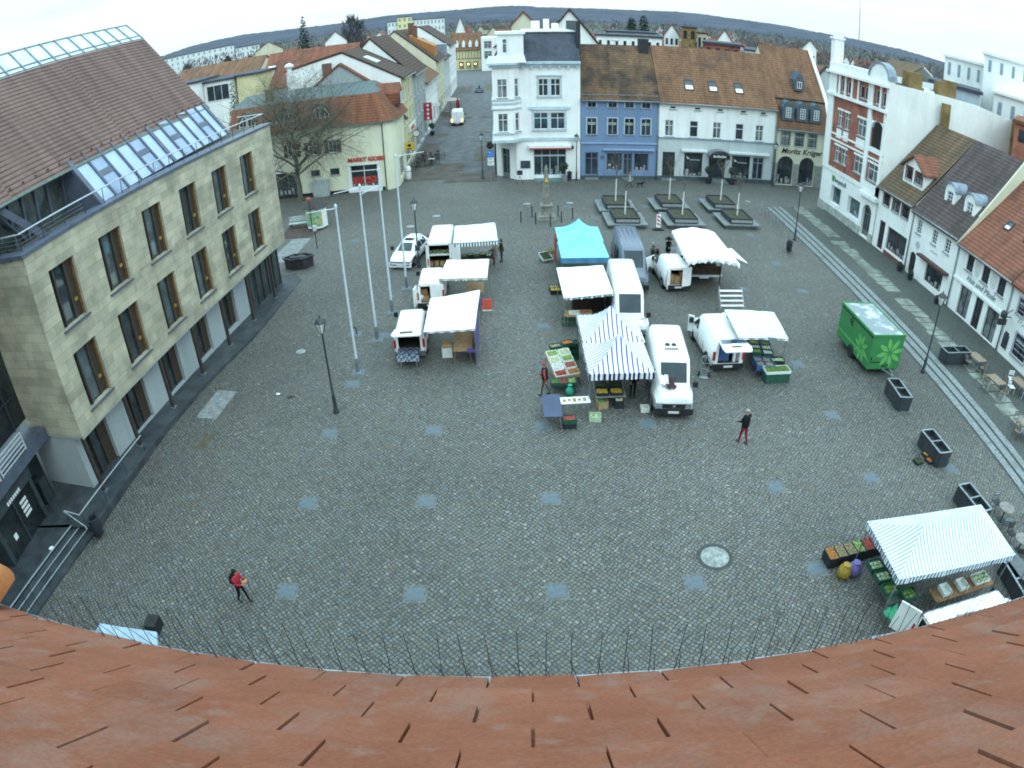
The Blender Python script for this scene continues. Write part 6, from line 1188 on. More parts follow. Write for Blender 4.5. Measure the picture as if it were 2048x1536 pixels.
bin_(22.97,49.0,'dark litter bin on the open cobbles near the steps'); bin_(-18.05,17.85,'black litter bin at the end of the terrace handrail',1.05); bin_(6.8,71.2,'dark litter bin by the wall of the white corner house')
t = thing('stone_trough', 'dark lobed cast trough on the cobbles near the last hall column', 'trough', (-16.3,48.0,0), .12); m = MB(); ring = lambda s, z: [(1.15*s*math.cos(a)*(1+.08*math.cos(4*a)), .72*s*math.sin(a)*(1+.1*math.cos(6*a)), z) for a in [6.283*k/32 for k in range(32)]]
m.loft([ring(.9,0),ring(.94,.1),ring(.96,.75),ring(1.05,.82),ring(1.05,.92),ring(.9,.92),ring(.86,.75)]); link('trough_body', m.mesh('trough_body', M('bronze_dark', (.04,.037,.045), .5, .5, 3), 40), t); m = MB(); m.ball((.2,0,.8),.4,8,6,(1.3,.8,.5)); m.ball((-.45,.1,.8),.3,8,6,(1.2,.9,.5)); link('trough_filling', m.mesh('trough_filling', DPL, True), t)
t = thing('notice_kiosk', 'small round advertising kiosk with dark pointed roof and colourful posters near the bare tree', 'kiosk', (-17.4,58.2,0)); m = MB(); m.loft([[(1.0*math.cos(6.283*k/8),1.0*math.sin(6.283*k/8),z) for k in range(8)] for z in (.15,2.0)]); link('kiosk_body', m.mesh('kiosk_body', WHITE), t); m = MB(); m.lathe([(1.2,2.0),(1.25,2.05),(.35,2.75),(.02,2.95)], n=8); link('kiosk_roof', m.mesh('kiosk_roof', M('brown_black_roof', (.04,.035,.033), .7, .3, 4)), t)
def postermat():
    m, tt, b, n = node_mat('poster_paper'); tcx = n('ShaderNodeTexCoord'); x = n('ShaderNodeTexNoise'); x.inputs['Scale'].default_value = 3.5; x.inputs['Detail'].default_value = 2; tt.links.new(tcx.outputs['Object'], x.inputs['Vector']); r = n('ShaderNodeValToRGB'); tt.links.new(x.outputs[0], r.inputs[0]); e = r.color_ramp.elements; e[0].position = .3; e[0].color = (.05,.25,.08,1); e[1].position = .7; e[1].color = (.6,.65,.65,1)
    for p, c in ((.42,(.45,.5,.5,1)),(.5,(.1,.35,.12,1)),(.58,(.6,.35,.08,1))): q = e.new(p); q.color = c
    r.color_ramp.interpolation = 'CONSTANT'; tt.links.new(r.outputs[0], b.inputs['Base Color']); return m
POST = postermat(); m = MB()
for k in (4,5,6): a0, a1 = 6.283*k/8, 6.283*(k+1)/8; m.q((1.02*math.cos(a0),1.02*math.sin(a0),.35),(1.02*math.cos(a1),1.02*math.sin(a1),.35),(1.02*math.cos(a1),1.02*math.sin(a1),1.85),(1.02*math.cos(a0),1.02*math.sin(a0),1.85))
link('poster', m.mesh('poster', POST), t)
t = thing('park_bench', 'pale slatted park bench beside the round kiosk', 'bench', (-19.3,58.6,0), .1); m = MB()
for k in range(4): m.box(-1.0,-.25+k*.14,.45,1.0,-.14+k*.14,.49)
link('seat', m.mesh('seat', M('bench_slat', (.4,.47,.46), .6, .2, 4)), t); m = MB()
for k in range(3): m.box(-1.0,.3+.03*k,.6+k*.16,1.0,.33+.03*k,.72+k*.16)
link('backrest', m.mesh('backrest', M('bench_slat', (.4,.47,.46))), t)
for x in (-.8,.8): m = MB(); m.bar((x,-.25,0),(x,-.2,.45),.06); m.bar((x,.25,0),(x,.4,1.05),.06); link('leg', m.mesh('leg', IRON), t)
struct('tree_pit', MB().q((-20.3,55.4,.005),(-17.2,55.2,.005),(-16.6,59.5,.005),(-20.6,59.6,.005)), M('bark_mulch', (.07,.05,.042), .95, .5, 3))
for x, y, h, l, hd in ((-15.9,52.1,1.7,'thin dark post with a pale parking ticket head by the town hall end','head'),(-17.6,57.0,2.9,'slim dark post with a red round head in front of the round kiosk','red')):
    t = thing('sign_post', l, 'post', (x,y,0)); m = MB(); m.tube((0,0,0),(0,0,h),.045,n=6); link('post', m.mesh('post', DARKST), t); m = MB(); (m.box(-.13,-.1,h-.1,.13,.1,h+.35) if hd == 'head' else m.lathe([(.05,h-.1),(.26,h),(.26,h+.25),(.05,h+.4)], n=8)); link('post_head', m.mesh('post_head', M('head_pale', (.5,.55,.55), .5, .1, 4) if hd == 'head' else M('dull_red', (.25,.07,.05), .6, .2, 4)), t)
t = thing('anchor_hook', 'small dark hook fitting on a pale plate beside the manhole, left of the flagpoles', 'ground fitting', (-9.39,35.87,0)); m = MB(); m.box(-.4,-.35,-.02,.4,.35,.012); link('foot_plate', m.mesh('foot_plate', PL), t); m = MB(); m.path([(-.12,0,0),(-.12,0,.35),(0,0,.48),(.12,0,.35),(.12,0,0)], .04, 6); link('hook', m.mesh('hook', DARKST), t)
for x, y, l in ((-11.62,28.83,'small dark leaf shaped scrap lying on the cobbles left of the lone lamp'),): m = MB(); m.add([(-.25,0,.01),(0,-.12,.03),(.3,.05,.02),(.05,.16,.05)],[(0,1,2,3)]); single('litter', m, BLACK, l, 'litter', loc=(x,y,0))
m = MB(); m.add([(-.1,-.07,.01),(.1,-.08,.02),(.11,.07,.01),(-.1,.08,.025)],[(0,1,2,3)]); single('litter', m, WHITE, 'scrap of white paper on the cobbles near the lone lamp', 'litter', loc=(-12.4,29.2,0))
m = MB(); m.lathe([(.13,0),(.13,.012),(.001,.013)], n=14); single('floor_disc', m, WHITE, 'round white disc on the dark terrace at the top of the steps', 'floor marker', loc=(-20.05,16.4,.402))
# ------------------------------------------------------------------ dark twin planter tubs
def tub(x, y, rot, l, L=1.9, w=.75, h=.85, z=0):
    t = thing('planter_tub', l, 'planter', (x,y,z), rot, 'dark rectangular planter tubs'); m = MB(); a, b = L/2, w/2
    for s in (-1,1): m.box(-a,s*b-.04,0,a,s*b+.04,h); m.box(s*a-.04,-b+.04,0,s*a+.04,b-.04,h)
    m.box(-.03,-b+.04,.1,.03,b-.04,h-.01); link('tub', m.mesh('tub', DPL), t); m = MB(); m.box(-a+.04,-b+.04,.1,-.03,b-.04,h-.25); m.box(.03,-b+.04,.1,a-.04,b-.04,h-.25); link('soil', m.mesh('soil', BLACK), t)
    m = MB()
    for s in (-1,1): m.box(-a-.02,s*b-.05,h,a+.02,s*b+.05,h+.025); m.box(s*a-.05,-b+.05,h,s*a+.05,b-.05,h+.025)
    m.box(-.04,-b+.05,h,.04,b-.05,h+.02); link('rim', m.mesh('rim', STEEL), t)
tub(20.75,26.6,1.48,'dark twin planter tub standing below the green trailer'); tub(20.35,21.75,1.6,'dark twin planter tub with the fruit crates at its foot'); tub(20.15,17.5,1.65,'dark planter tub half hidden behind the striped stall roof'); tub(27.6,30.45,.02,'dark twin planter tub on the pavement by the cafe tables', 2.1, .8, .85, .17); tub(19.9,12.6,1.55,'dark tub beside the bottom right van', 2.2, .8, .7)

# ------------------------------------------------------------------ vehicles
wm_ = MB(); wm_.lathe([(.2,-.1),(.31,-.11),(.335,-.06),(.335,.06),(.31,.11),(.2,.1)], n=18); wm_.xf(Matrix.Rotation(math.pi/2,4,'X')); TYR = wm_.mesh('tyre', TYRE, 40)
wm_ = MB(); wm_.lathe([(.02,-.08),(.205,-.085),(.205,.085),(.02,.08)], n=14); wm_.xf(Matrix.Rotation(math.pi/2,4,'X')); RIMM = wm_.mesh('rim', RIM, 40)
def vehicle(name, label, cat, loc, rotz, W_, st, axles, wsi, paint=WHITEV, zs=1.05, zb=.26, glassx=(), rear=None, lights=True, arches=True, wr=1.0, rwin=None, plate=True, bumper=BLACK, scr=WSCR, group=None, seams=()):
    """st: list of (x, top height, half width at top) from tail to nose; x forward, y left"""
    t = thing(name, label, cat, loc, rotz, group=group); w = W_/2
    def sec(x, zt, wt):
        b = min(zs, zt-.12); r = .12; ww = w if x < st[-1][0]-.25 and x > st[0][0]+.02 else w-.09
        h = [(ww-.1,zb),(ww-.01,zb+.14),(ww,b),(wt,max(zt-r,b+.02)),(wt-.1,zt),(wt*.5,zt+.02)]
        return [V(x,y,z) for y, z in h] + [V(x,-y,z) for y, z in h[::-1]]
    rings = [sec(*s) for s in st]; m = MB(); m.loft(rings, rear is None, True)
    if rear:
        x0, zt, wt = st[0]; wi = wt-.1; zi = zt-.14; m.q((x0,-w+.1,zb),(x0,w-.1,zb),(x0,wi,.55),(x0,-wi,.55)); m.q((x0,wi,.55),(x0,w-.1,zb),(x0,w-.1,zs),(x0,wt,zt-.1),(x0,wi,zi)); m.q((x0,-wi,.55),(x0,-w+.1,zb),(x0,-w+.1,zs),(x0,-wt,zt-.1),(x0,-wi,zi)); m.q((x0,-wi,zi),(x0,wi,zi),(x0,wt-.1,zt),(x0,-wt+.1,zt))
    link('body', m.mesh('body', paint, 38), t)
    if rear:
        m = MB(); xf = st[0][0]+rear; m.q((x0,-w+.1,.55),(x0,w-.1,.55),(xf,w-.1,.55),(xf,-w+.1,.55)); m.q((xf,-w+.08,.5),(xf,w-.08,.5),(xf,wt-.1,zt-.06),(xf,-wt+.1,zt-.06))
        for s in (-1,1): m.q((x0+.05,s*(w-.14),.55),(xf,s*(w-.14),.55),(xf,s*(wt-.08),zt-.12),(x0+.05,s*(wt-.08),zt-.12))
        m.q((x0+.05,-wt+.1,zt-.09),(x0+.05,wt-.1,zt-.09),(xf,wt-.1,zt-.09),(xf,-wt+.1,zt-.09)); link('load_bay', m.mesh('load_bay', M('load_bay', (.05,.045,.04), .8, .4, 3)), t)
    # windscreen between two stations of the loft
    a, b = rings[wsi], rings[wsi+1]
    def scr_pt(f, k):
        p = a[4]*(1-f)+b[4]*f; q = a[7]*(1-f)+b[7]*f; r_ = p*(1-k)+q*k; r_.z += .035*(1-abs(2*k-1))*0; return r_
    nrm = V(b[4].z*-1+a[4].z, 0, b[4].x-a[4].x).normalized(); m = MB(); f0, f1 = .06, .94
    m.grid(lambda i, j: scr_pt(f0+(f1-f0)*j, .04+.92*i) + nrm*(.03+.02*(1-abs(2*i-1))), 4, 2); link('windscreen', m.mesh('windscreen', scr, True), t)
    for x0_, x1_, z0, z1, sl in glassx:
        for s in (1,-1):
            m = MB()
            def sp(x, z):
                for k in range(len(st)-1):
                    if st[k][0] <= x <= st[k+1][0] or k == len(st)-2:
                        f = (x-st[k][0])/(st[k+1][0]-st[k][0]); zt = st[k][1]*(1-f)+st[k+1][1]*f; wt = st[k][2]*(1-f)+st[k+1][2]*f; break
                g = max(0,min(1,(z-zs)/max(.05,zt-.12-zs))); return V(x, s*(w+(wt-w)*g+.012), z)
            m.q(sp(x0_,z0), sp(x1_,z0), sp(x1_-sl,z1), sp(x0_+(sl*.3 if sl else 0),z1)); link('side_window', m.mesh('side_window', GLASS), t)
    x0 = st[0][0]; xn = st[-1][0]
    if rwin: m = MB(); m.q((x0-.015,-st[0][2]+.2,rwin[0]),(x0-.015,st[0][2]-.2,rwin[0]),(x0-.012,st[0][2]-.25,rwin[1]),(x0-.012,-st[0][2]+.25,rwin[1])); link('rear_window', m.mesh('rear_window', GLASS), t)
    for ax in axles:
        for s in (1,-1):
            o = link('wheel', TYR, t, (ax, s*(w-.08), .335*wr)); o.scale = (wr,1,wr); link('rim', RIMM, o, (0,s*.03,0))
            if arches:
                m = MB(); m.tube((ax,s*(w-.3),.34*wr),(ax,s*(w+.008),.34*wr),.42*wr,n=18); link('wheel_arch', m.mesh('wheel_arch', BLACK), t)
    if lights:
        zh = st[-1][1]-.06
        for s in (1,-1):
            m = MB(); m.obox((xn-.07,s*(w-.26),zh-.06),(.24,.32,.26),Matrix.Rotation(-.25*s,3,'Z')); link('headlight', m.mesh('headlight', CHROME), t)
            m = MB(); m.box(x0-.03,s*(w-.1)-.07,.75,x0+.06,s*(w-.1)+.07,1.25); link('tail_light', m.mesh('tail_light', TAILR), t)
            m = MB(); xm = st[wsi+1][0]-.3; m.box(xm-.08,min(s*(w+.03),s*(w+.26)),zs+.12,xm+.08,max(s*(w+.03),s*(w+.26)),zs+.42); link('wing_mirror', m.mesh('wing_mirror', BLACK), t)
        m = MB(); m.box(xn-.02,-w+.42,zh-.2,xn+.035,w-.42,zh+.04); o = link('grille', m.mesh('grille', BLACK), t); m = MB(); m.tube((xn+.036,0,zh-.07),(xn+.05,0,zh-.07),.07,n=10); link('badge', m.mesh('badge', CHROME), o)
        m = MB(); m.box(xn-.12,-w+.03,zb-.02,xn+.07,w-.03,zb+.3); link('bumper', m.mesh('bumper', bumper), t); m = MB(); m.box(x0-.07,-w+.05,zb-.02,x0+.1,w-.05,zb+.26); link('bumper', m.mesh('bumper', bumper), t)
        if plate: m = MB(); m.box(xn+.07,-.26,zb+.08,xn+.085,.26,zb+.2); link('number_plate', m.mesh('number_plate', PLATE), t); m = MB(); m.box(x0-.085,-.26,zb+.06,x0-.07,.26,zb+.18); link('number_plate', m.mesh('number_plate', PLATE), t)
    for xs in seams:
        m = MB()
        for s in (1,-1): m.bar((xs,s*(w+.002),zb+.2),(xs,s*(w+.002),zs),.02,.015)
        link('door_gap', m.mesh('door_gap', DARKST), t)
    return t
def vpart(t, name, mat, fn, smooth=False): m = MB(); fn(m); return link(name, m.mesh(name, mat, smooth), t)
BIG = lambda L, H: [(-L/2,H-.12,.82),(-L/2+.2,H,.83),(L/2-1.75,H,.83),(L/2-1.45,H-.1,.8),(L/2-.72,1.48,.78),(L/2-.08,1.08,.74),(L/2,.85,.72)]
MID = lambda L, H: [(-L/2,H-.1,.7),(-L/2+.18,H,.72),(L/2-1.95,H,.72),(L/2-1.7,H-.07,.7),(L/2-.95,1.18,.74),(L/2-.1,.92,.7),(L/2,.72,.68)]
HV = -math.pi/2
# white van with ventilator roof in front of the striped pavilion (faces the camera)
v = vehicle('delivery_van', 'white high roof van with black grille and roof vents facing the near cobbles', 'van', (7.85,28.6,0), HV-.1, 1.95, BIG(5.3,2.42), (-1.6,1.75), 3, glassx=((.95,1.95,1.2,1.85,.45),), seams=(.85,-.6), rear=2.6)
vpart(v, 'roof_vent', BLACK, lambda m: [m.lathe([(.13,2.44),(.13,2.5),(.05,2.52)], (-.2,s,0), 10) for s in (-.16,.17)]); vpart(v, 'roof_grille', BLACK, lambda m: [m.box(.12,-.34+k*.09,2.44,.34,-.29+k*.09,2.475) for k in range(8)]); vpart(v, 'rear_door', WHITEV, lambda m: m.box(-3.3,-.92,.45,-2.66,-.86,2.36)); vpart(v, 'wiper_cowl', BLACK, lambda m: m.box(1.96,-.6,1.37,2.1,.6,1.4))
sc_ = thing('draped_cloth', 'dark red and white cloth thrown over the wiper corner of the white van', 'cloth', (7.55,26.6,1.32), world=True); m = MB(); m.grid(lambda a, b: (7.2+.5*a+.05*math.sin(b*9), 26.33+.5*b, 1.44+.33*b+.05*math.sin(a*14+b*6)), 8, 8); part('cloth', m, M('wine_cloth', (.06,.02,.03), .8, .3, 5), sc_, True); m = MB(); m.grid(lambda a, b: (6.95+.4*a, 26.5+.35*b+.06*math.sin(a*10), 1.6+.3*b+.04*math.sin(a*20)), 6, 6); part('white_strip', m, FRAMEW, sc_, True)
# white van behind it
v = vehicle('delivery_van', 'white high roof van parked directly behind the striped pavilion, windscreen towards the camera', 'van', (7.0,37.05,0), HV-.06, 1.95, BIG(6.8,2.6), (-2.1,2.35), 3, glassx=((1.7,2.7,1.2,1.9,.45),), seams=(1.5,-.6))
vpart(v, 'side_opening', BLACK, lambda m: m.box(-1.6,-1.0,.6,1.1,-.955,2.1)) ; vpart(v, 'dash_paper', FRAMEW, lambda m: [m.obox((2.48,y,1.62),(.02,.22,.05)) for y in (.15,.5)]); vpart(v, 'bonnet_badge', DARKST, lambda m: m.box(2.9,.3,1.31,2.98,.75,1.33))
# dark grey van
v = vehicle('delivery_van', 'dark blue-grey high roof van with ribbed roof beside the turquoise tent', 'van', (8.45,43.9,0), HV-.05, 2.0, BIG(6.4,2.65), (-2.0,2.2), 3, GREYV, glassx=((1.25,2.2,1.2,1.9,.45),), seams=(1.0,), wr=1.1)
vpart(v, 'roof_rib', M('grey_rib', (.17,.19,.25), .35, .15, 2), lambda m: [m.box(-2.5,y-.04,2.66,1.1,y+.04,2.685) for y in (-.5,-.17,.17,.5)] + [m.box(-.9,-.7,2.665,-.84,.7,2.68)]); vpart(v, 'side_opening', BLACK, lambda m: m.box(-.6,-1.02,.55,.95,-.99,2.2)); vpart(v, 'chrome_bar', CHROME, lambda m: [m.box(3.22,-.55,.62+k*.1,3.25,.55,.65+k*.1) for k in range(3)]); vpart(v, 'dash_paper', FRAMEW, lambda m: [m.obox((2.3,y,1.66),(.02,.18,.07)) for y in (.3,.6)])
# small white panel van with open rear door
v = vehicle('panel_van', 'small white panel van with open rear door showing cardboard boxes', 'van', (11.2,42.95,0), math.pi/2+.05, 1.82, MID(4.3,1.85), (-1.25,1.4), 3, glassx=((.3,1.1,1.08,1.6,.4),), seams=(.2,-.9), rear=2.2)
vpart(v, 'rear_door', WHITEV, lambda m: [m.bar((-2.17,-.86,1.15),(-2.35,-.2,1.15),.05,1.35,(0,0,1)), m.bar((-2.17,.86,1.15),(-2.75,.95,1.15),.05,1.35,(0,0,1))]); vpart(v, 'open_cab_door', WHITEV, lambda m: m.bar((1.05,.9,1.0),(.35,1.75,1.0),.06,1.0,(0,0,1)))
vpart(v, 'load', CARD, lambda m: [m.box(-2.05,-.7+.5*k,.56,-1.5,-.25+.5*k,.95+.12*k) for k in range(3)] + [m.box(-1.95,-.6,.96,-1.5,-.15,1.35)])
# white combi with boot raised, patterned cloth
v = vehicle('combi_van', 'white combi van with raised tailgate and checked cloth at its tail beside the white canopy', 'van', (-5.6,34.65,0), math.pi/2+.03, 1.8, MID(4.4,1.85), (-1.3,1.4), 3, glassx=((-1.9,-.6,1.12,1.6,.0),(-.5,.25,1.12,1.6,.0),(.35,1.15,1.12,1.6,.4)), rear=2.0, bumper=M('bumper_grey', (.12,.13,.15), .5, .2, 4))
vpart(v, 'tailgate', WHITEV, lambda m: m.loft([[(-2.15,-.72,1.8),(-2.15,.72,1.8),(-3.15,.8,1.98),(-3.25,.7,1.95),(-3.25,-.7,1.95),(-3.15,-.8,1.98)],[(-2.15,-.72,1.88),(-2.15,.72,1.88),(-3.1,.8,2.06),(-3.25,.7,2.03),(-3.25,-.7,2.03),(-3.1,-.8,2.06)]])); vpart(v, 'rear_window', GLASS, lambda m: m.box(-3.0,-.35,2.055,-2.85,.35,2.075))
m, tt_, b_, n_b = node_mat('check_cloth'); tcx = n_b('ShaderNodeTexCoord'); ck = n_b('ShaderNodeTexChecker'); ck.inputs['Scale'].default_value = 6; ck.inputs[1].default_value = (.015,.02,.05,1); ck.inputs[2].default_value = (.16,.19,.24,1); tt_.links.new(tcx.outputs['UV'], ck.inputs[0]); tt_.links.new(ck.outputs[0], b_.inputs['Base Color']); CHECK = m
t = thing('folding_table', 'small folding table under a dark blue checked cloth behind the combi van', 'table', (-5.55,32.0,0)); m = MB(); m.grid(lambda a, b: (-.62+1.24*a, -.55+1.05*b, .74-.9*max(0,.35-b)+.02*math.sin(a*20)), 8, 6); link('table_cloth', m.mesh('table_cloth', CHECK, True), t); m = MB(); m.box(-.45,-.1,.66,.45,.38,.7); link('tabletop', m.mesh('tabletop', STEEL), t)
for x in (-.4,.4):
    for y in (-.1,.35): m = MB(); m.tube((x,y,.66),(x*1.1,y-.25 if y < 0 else y,0),.018,n=5); link('leg', m.mesh('leg', STEEL), t)
# white van, rear towards camera, left column middle
v = vehicle('panel_van', 'small white van with one rear door open showing a brown wooden load floor', 'van', (-5.0,41.0,0), math.pi/2+.02, 1.8, MID(4.4,1.9), (-1.3,1.4), 3, glassx=((.35,1.15,1.12,1.6,.4),), seams=(.2,), rear=2.3)
vpart(v, 'rear_door', WHITEV, lambda m: [m.box(-2.26,-.86,.5,-2.2,-.02,1.78), m.bar((-2.2,.84,1.15),(-2.85,.98,1.15),.05,1.25,(0,0,1))]); vpart(v, 'tail_light', TAILR, lambda m: m.box(-2.3,-.9,.9,-2.24,-.78,1.4)); vpart(v, 'load', CARD, lambda m: [m.box(-2.1,.1,.56,-1.4,.55,.9), m.box(-1.8,.2,.91,-1.3,.65,1.3)]); vpart(v, 'load', FRAMEW, lambda m: m.ball((-2.0,.62,.85),.18,8,6))
# box van with open back, left column far
v = vehicle('box_van', 'white high van with open back full of flowers and a shelf, beside the striped awning', 'van', (-4.85,47.6,0), math.pi/2, 1.9, BIG(5.6,2.5), (-1.6,1.85), 3, glassx=((1.0,2.0,1.2,1.85,.45),), rear=2.4)
vpart(v, 'rear_door', WHITEV, lambda m: [m.box(-3.0,.86,.5,-2.82,.92,2.3), m.loft([[(-2.85,-.85,1.0),(-3.3,-1.5,1.0),(-3.27,-1.53,1.0),(-2.82,-.88,1.0)],[(-2.85,-.85,2.3),(-3.3,-1.5,2.3),(-3.27,-1.53,2.3),(-2.82,-.88,2.3)]])]); vpart(v, 'door_glass', GLASS, lambda m: m.q((-2.95,-1.02,1.35),(-3.26,-1.47,1.35),(-3.26,-1.47,2.15),(-2.95,-1.02,2.15))); vpart(v, 'shelf', FRAMEW, lambda m: m.box(-2.75,-.8,1.45,-1.9,.8,1.5)); vpart(v, 'load', M('flower_mix', (.16,.2,.08), .8, .9, 9), lambda m: [m.ball((-2.45+.2*(k%2),-.65+.16*k,1.62),.14,6,4) for k in range(9)]); vpart(v, 'load', CARD, lambda m: [m.box(-2.6,-.7+.4*k,.57,-2.2,-.4+.4*k,.9) for k in range(4)])
# estate car
ES = [(-2.28,.9,.62),(-2.2,1.05,.62),(-1.75,1.42,.58),(-.9,1.47,.6),(.35,1.44,.6),(1.2,.98,.7),(2.1,.82,.62),(2.3,.6,.55)]
v = vehicle('estate_car', 'white estate car with sunroof parked nose forward by the flagpoles', 'car', (-7.5,48.45,0), HV-.2, 1.78, ES, (-1.35,1.4), 4, zs=.88, zb=.2, glassx=((-1.6,-.65,.92,1.3,.0),(-.58,.15,.92,1.32,.0),(.22,1.0,.92,1.32,.62)), rwin=(.95,1.25), bumper=WHITEV)
vpart(v, 'sunroof', GLASS, lambda m: m.q((-.55,-.38,1.5),(.05,-.38,1.497),(.05,.38,1.497),(-.55,.38,1.5))); vpart(v, 'roof_rail', STEEL, lambda m: [m.bar((-1.5,s*.56,1.5),(.1,s*.58,1.5),.04) for s in (-1,1)]); vpart(v, 'bumper_slot', BLACK, lambda m: m.box(2.32,-.7,.32,2.375,.7,.4))
# transporter with raised tailgate, right stall
v = vehicle('transporter_van', 'white transporter van with raised tailgate and crates inside beside the striped side awning', 'van', (11.5,32.6,0), math.pi/2+.03, 1.9, [(-2.45,1.85,.72),(-2.25,1.97,.74),(.6,1.97,.74),(.85,1.9,.72),(1.6,1.2,.76),(2.3,.95,.7),(2.42,.75,.68)], (-1.5,1.5), 3, glassx=((.45,1.4,1.12,1.65,.5),), seams=(.35,-.7), rear=2.3)
vpart(v, 'tailgate', WHITEV, lambda m: m.loft([[(-2.4,-.74,1.9),(-2.4,.74,1.9),(-3.5,.82,1.95),(-3.75,.74,1.9),(-3.75,-.74,1.9),(-3.5,-.82,1.95)],[(-2.4,-.74,1.98),(-2.4,.74,1.98),(-3.45,.82,2.03),(-3.75,.74,1.98),(-3.75,-.74,1.98),(-3.45,-.82,2.03)]])); vpart(v, 'rear_window', glass('tailgate_glass', (.12,.2,.34), .06, .4, 1), lambda m: m.loft([[(-2.5,-.66,2.0),(-2.5,.66,2.0),(-2.95,.7,2.03),(-2.95,-.7,2.03)],[(-2.5,-.66,2.015),(-2.5,.66,2.015),(-2.95,.7,2.045),(-2.95,-.7,2.045)]])); vpart(v, 'handle_recess', DARKST, lambda m: m.box(-3.4,-.28,2.03,-3.3,.28,2.05))
vpart(v, 'open_cab_door', WHITEV, lambda m: m.bar((1.3,.92,1.05),(1.55,1.2,1.05),.06,1.0,(0,0,1))); vpart(v, 'load', M('blue_crate', (.06,.12,.3), .6, .2, 4), lambda m: [m.box(-2.2,-.1,.56,-1.6,.5,1.0), m.box(-2.2,.0,1.01,-1.7,.5,1.4)]); vpart(v, 'load', FRAMEW, lambda m: [m.box(-2.3,-.75,.56,-2.1,-.55,1.3), m.box(-2.35,-.45,.56,-2.2,-.3,1.2)])
t = thing('sack_barrow', 'grey steel sack barrow leaning at the tail of the transporter van', 'hand cart', (10.15,29.75,0), -.3); m = MB(); [m.path([(s,.25,1.05),(s,0,.1)],.022,5) for s in (-.2,.2)]; [m.bar((-.2,.25-.08*k,1.0-.3*k),(.2,.25-.08*k,1.0-.3*k),.03) for k in range(4)]; m.path([(-.2,.25,1.05),(0,.3,1.12),(.2,.25,1.05)],.022,5); link('barrow_frame', m.mesh('barrow_frame', STEEL), t); m = MB(); m.box(-.25,-.32,.03,.25,.0,.05); link('toe_plate', m.mesh('toe_plate', STEEL), t)
for s in (-.28,.28): o = link('wheel', TYR, t, (s,.08,.13), 1.57); o.scale = (.4,.5,.4)
# van driving up the street, lights on
v = vehicle('delivery_van', 'white high roof van driving up the pedestrian street with glowing tail lights', 'van', (-7.7,113.5,0), math.pi/2, 1.95, BIG(5.4,2.5), (-1.6,1.75), 3, glassx=((.95,1.95,1.2,1.85,.45),), seams=())
vpart(v, 'lit_tail_light', emit('tail_glow', (1,.5,.12), 5), lambda m: [m.box(-2.76,s*.86-.09,.72,-2.72,s*.86+.09,1.2) for s in (-1,1)]); vpart(v, 'rear_door_gap', STEEL, lambda m: m.box(-2.715,-.012,.6,-2.702,.012,2.3)); vpart(v, 'roof_fairing', WHITEV, lambda m: m.box(-2.6,-.8,2.5,.5,.8,2.53))
t = thing('sweeper_cart', 'small open dark utility cart far up the pedestrian street', 'utility vehicle', (-5.6,160,0)); m = MB(); m.box(-.8,-1.2,.45,.8,1.3,.75); m.box(-.75,.5,.76,.75,1.3,1.1); link('cart_body', m.mesh('cart_body', GREYV), t); m = MB(); m.path([(-.8,-.9,.75),(-.8,-.9,1.9),(-.8,.5,1.9),(.8,.5,1.9),(.8,-.9,1.9),(.8,-.9,.75)],.05,5); link('roll_bar', m.mesh('roll_bar', STEEL), t)
for x in (-.8,.8):
    for y in (-.85,.9): o = link('wheel', TYR, t, (x,y,.35), 1.57)
m = MB(); m.ball((0,-.4,1.35),.22,6,5,(1,1,1.4)); m.ball((0,-.4,1.75),.13,6,5); link('driver_seat', m.mesh('driver_seat', BLACK), t)
# bottom right van, half under the near roof
v = vehicle('delivery_van', 'white van parked under the near roof edge at bottom right, open cab door', 'van', (15.9,10.65,0), .06, 1.9, [(-2.6,1.9,.76),(-2.4,1.98,.78),(.9,1.98,.78),(1.15,1.9,.76),(1.85,1.25,.8),(2.55,.98,.72),(2.65,.75,.7)], (-1.5,1.65), 3, glassx=((.7,1.6,1.15,1.65,.5),), rear=2.4)
vpart(v, 'rear_door', WHITEV, lambda m: [m.loft([[(-2.6,.86,.5),(-3.1,1.5,.5),(-3.06,1.53,.5),(-2.56,.9,.5)],[(-2.6,.8,1.86),(-3.1,1.5,1.86),(-3.06,1.53,1.86),(-2.56,.84,1.86)]]), m.box(-3.3,-.95,.5,-2.62,-.88,1.85)]); vpart(v, 'door_handle', STEEL, lambda m: m.path([(-2.95,1.36,.95),(-2.85,1.22,1.0),(-2.85,1.22,1.25),(-2.98,1.4,1.2)],.02,5)); vpart(v, 'roof_seam', STEEL, lambda m: m.bar((-2.5,.68,2.0),(1.0,.68,2.0),.03,.02)); vpart(v, 'load', CARD, lambda m: m.box(-2.3,-.6,.57,-1.5,.6,.95))
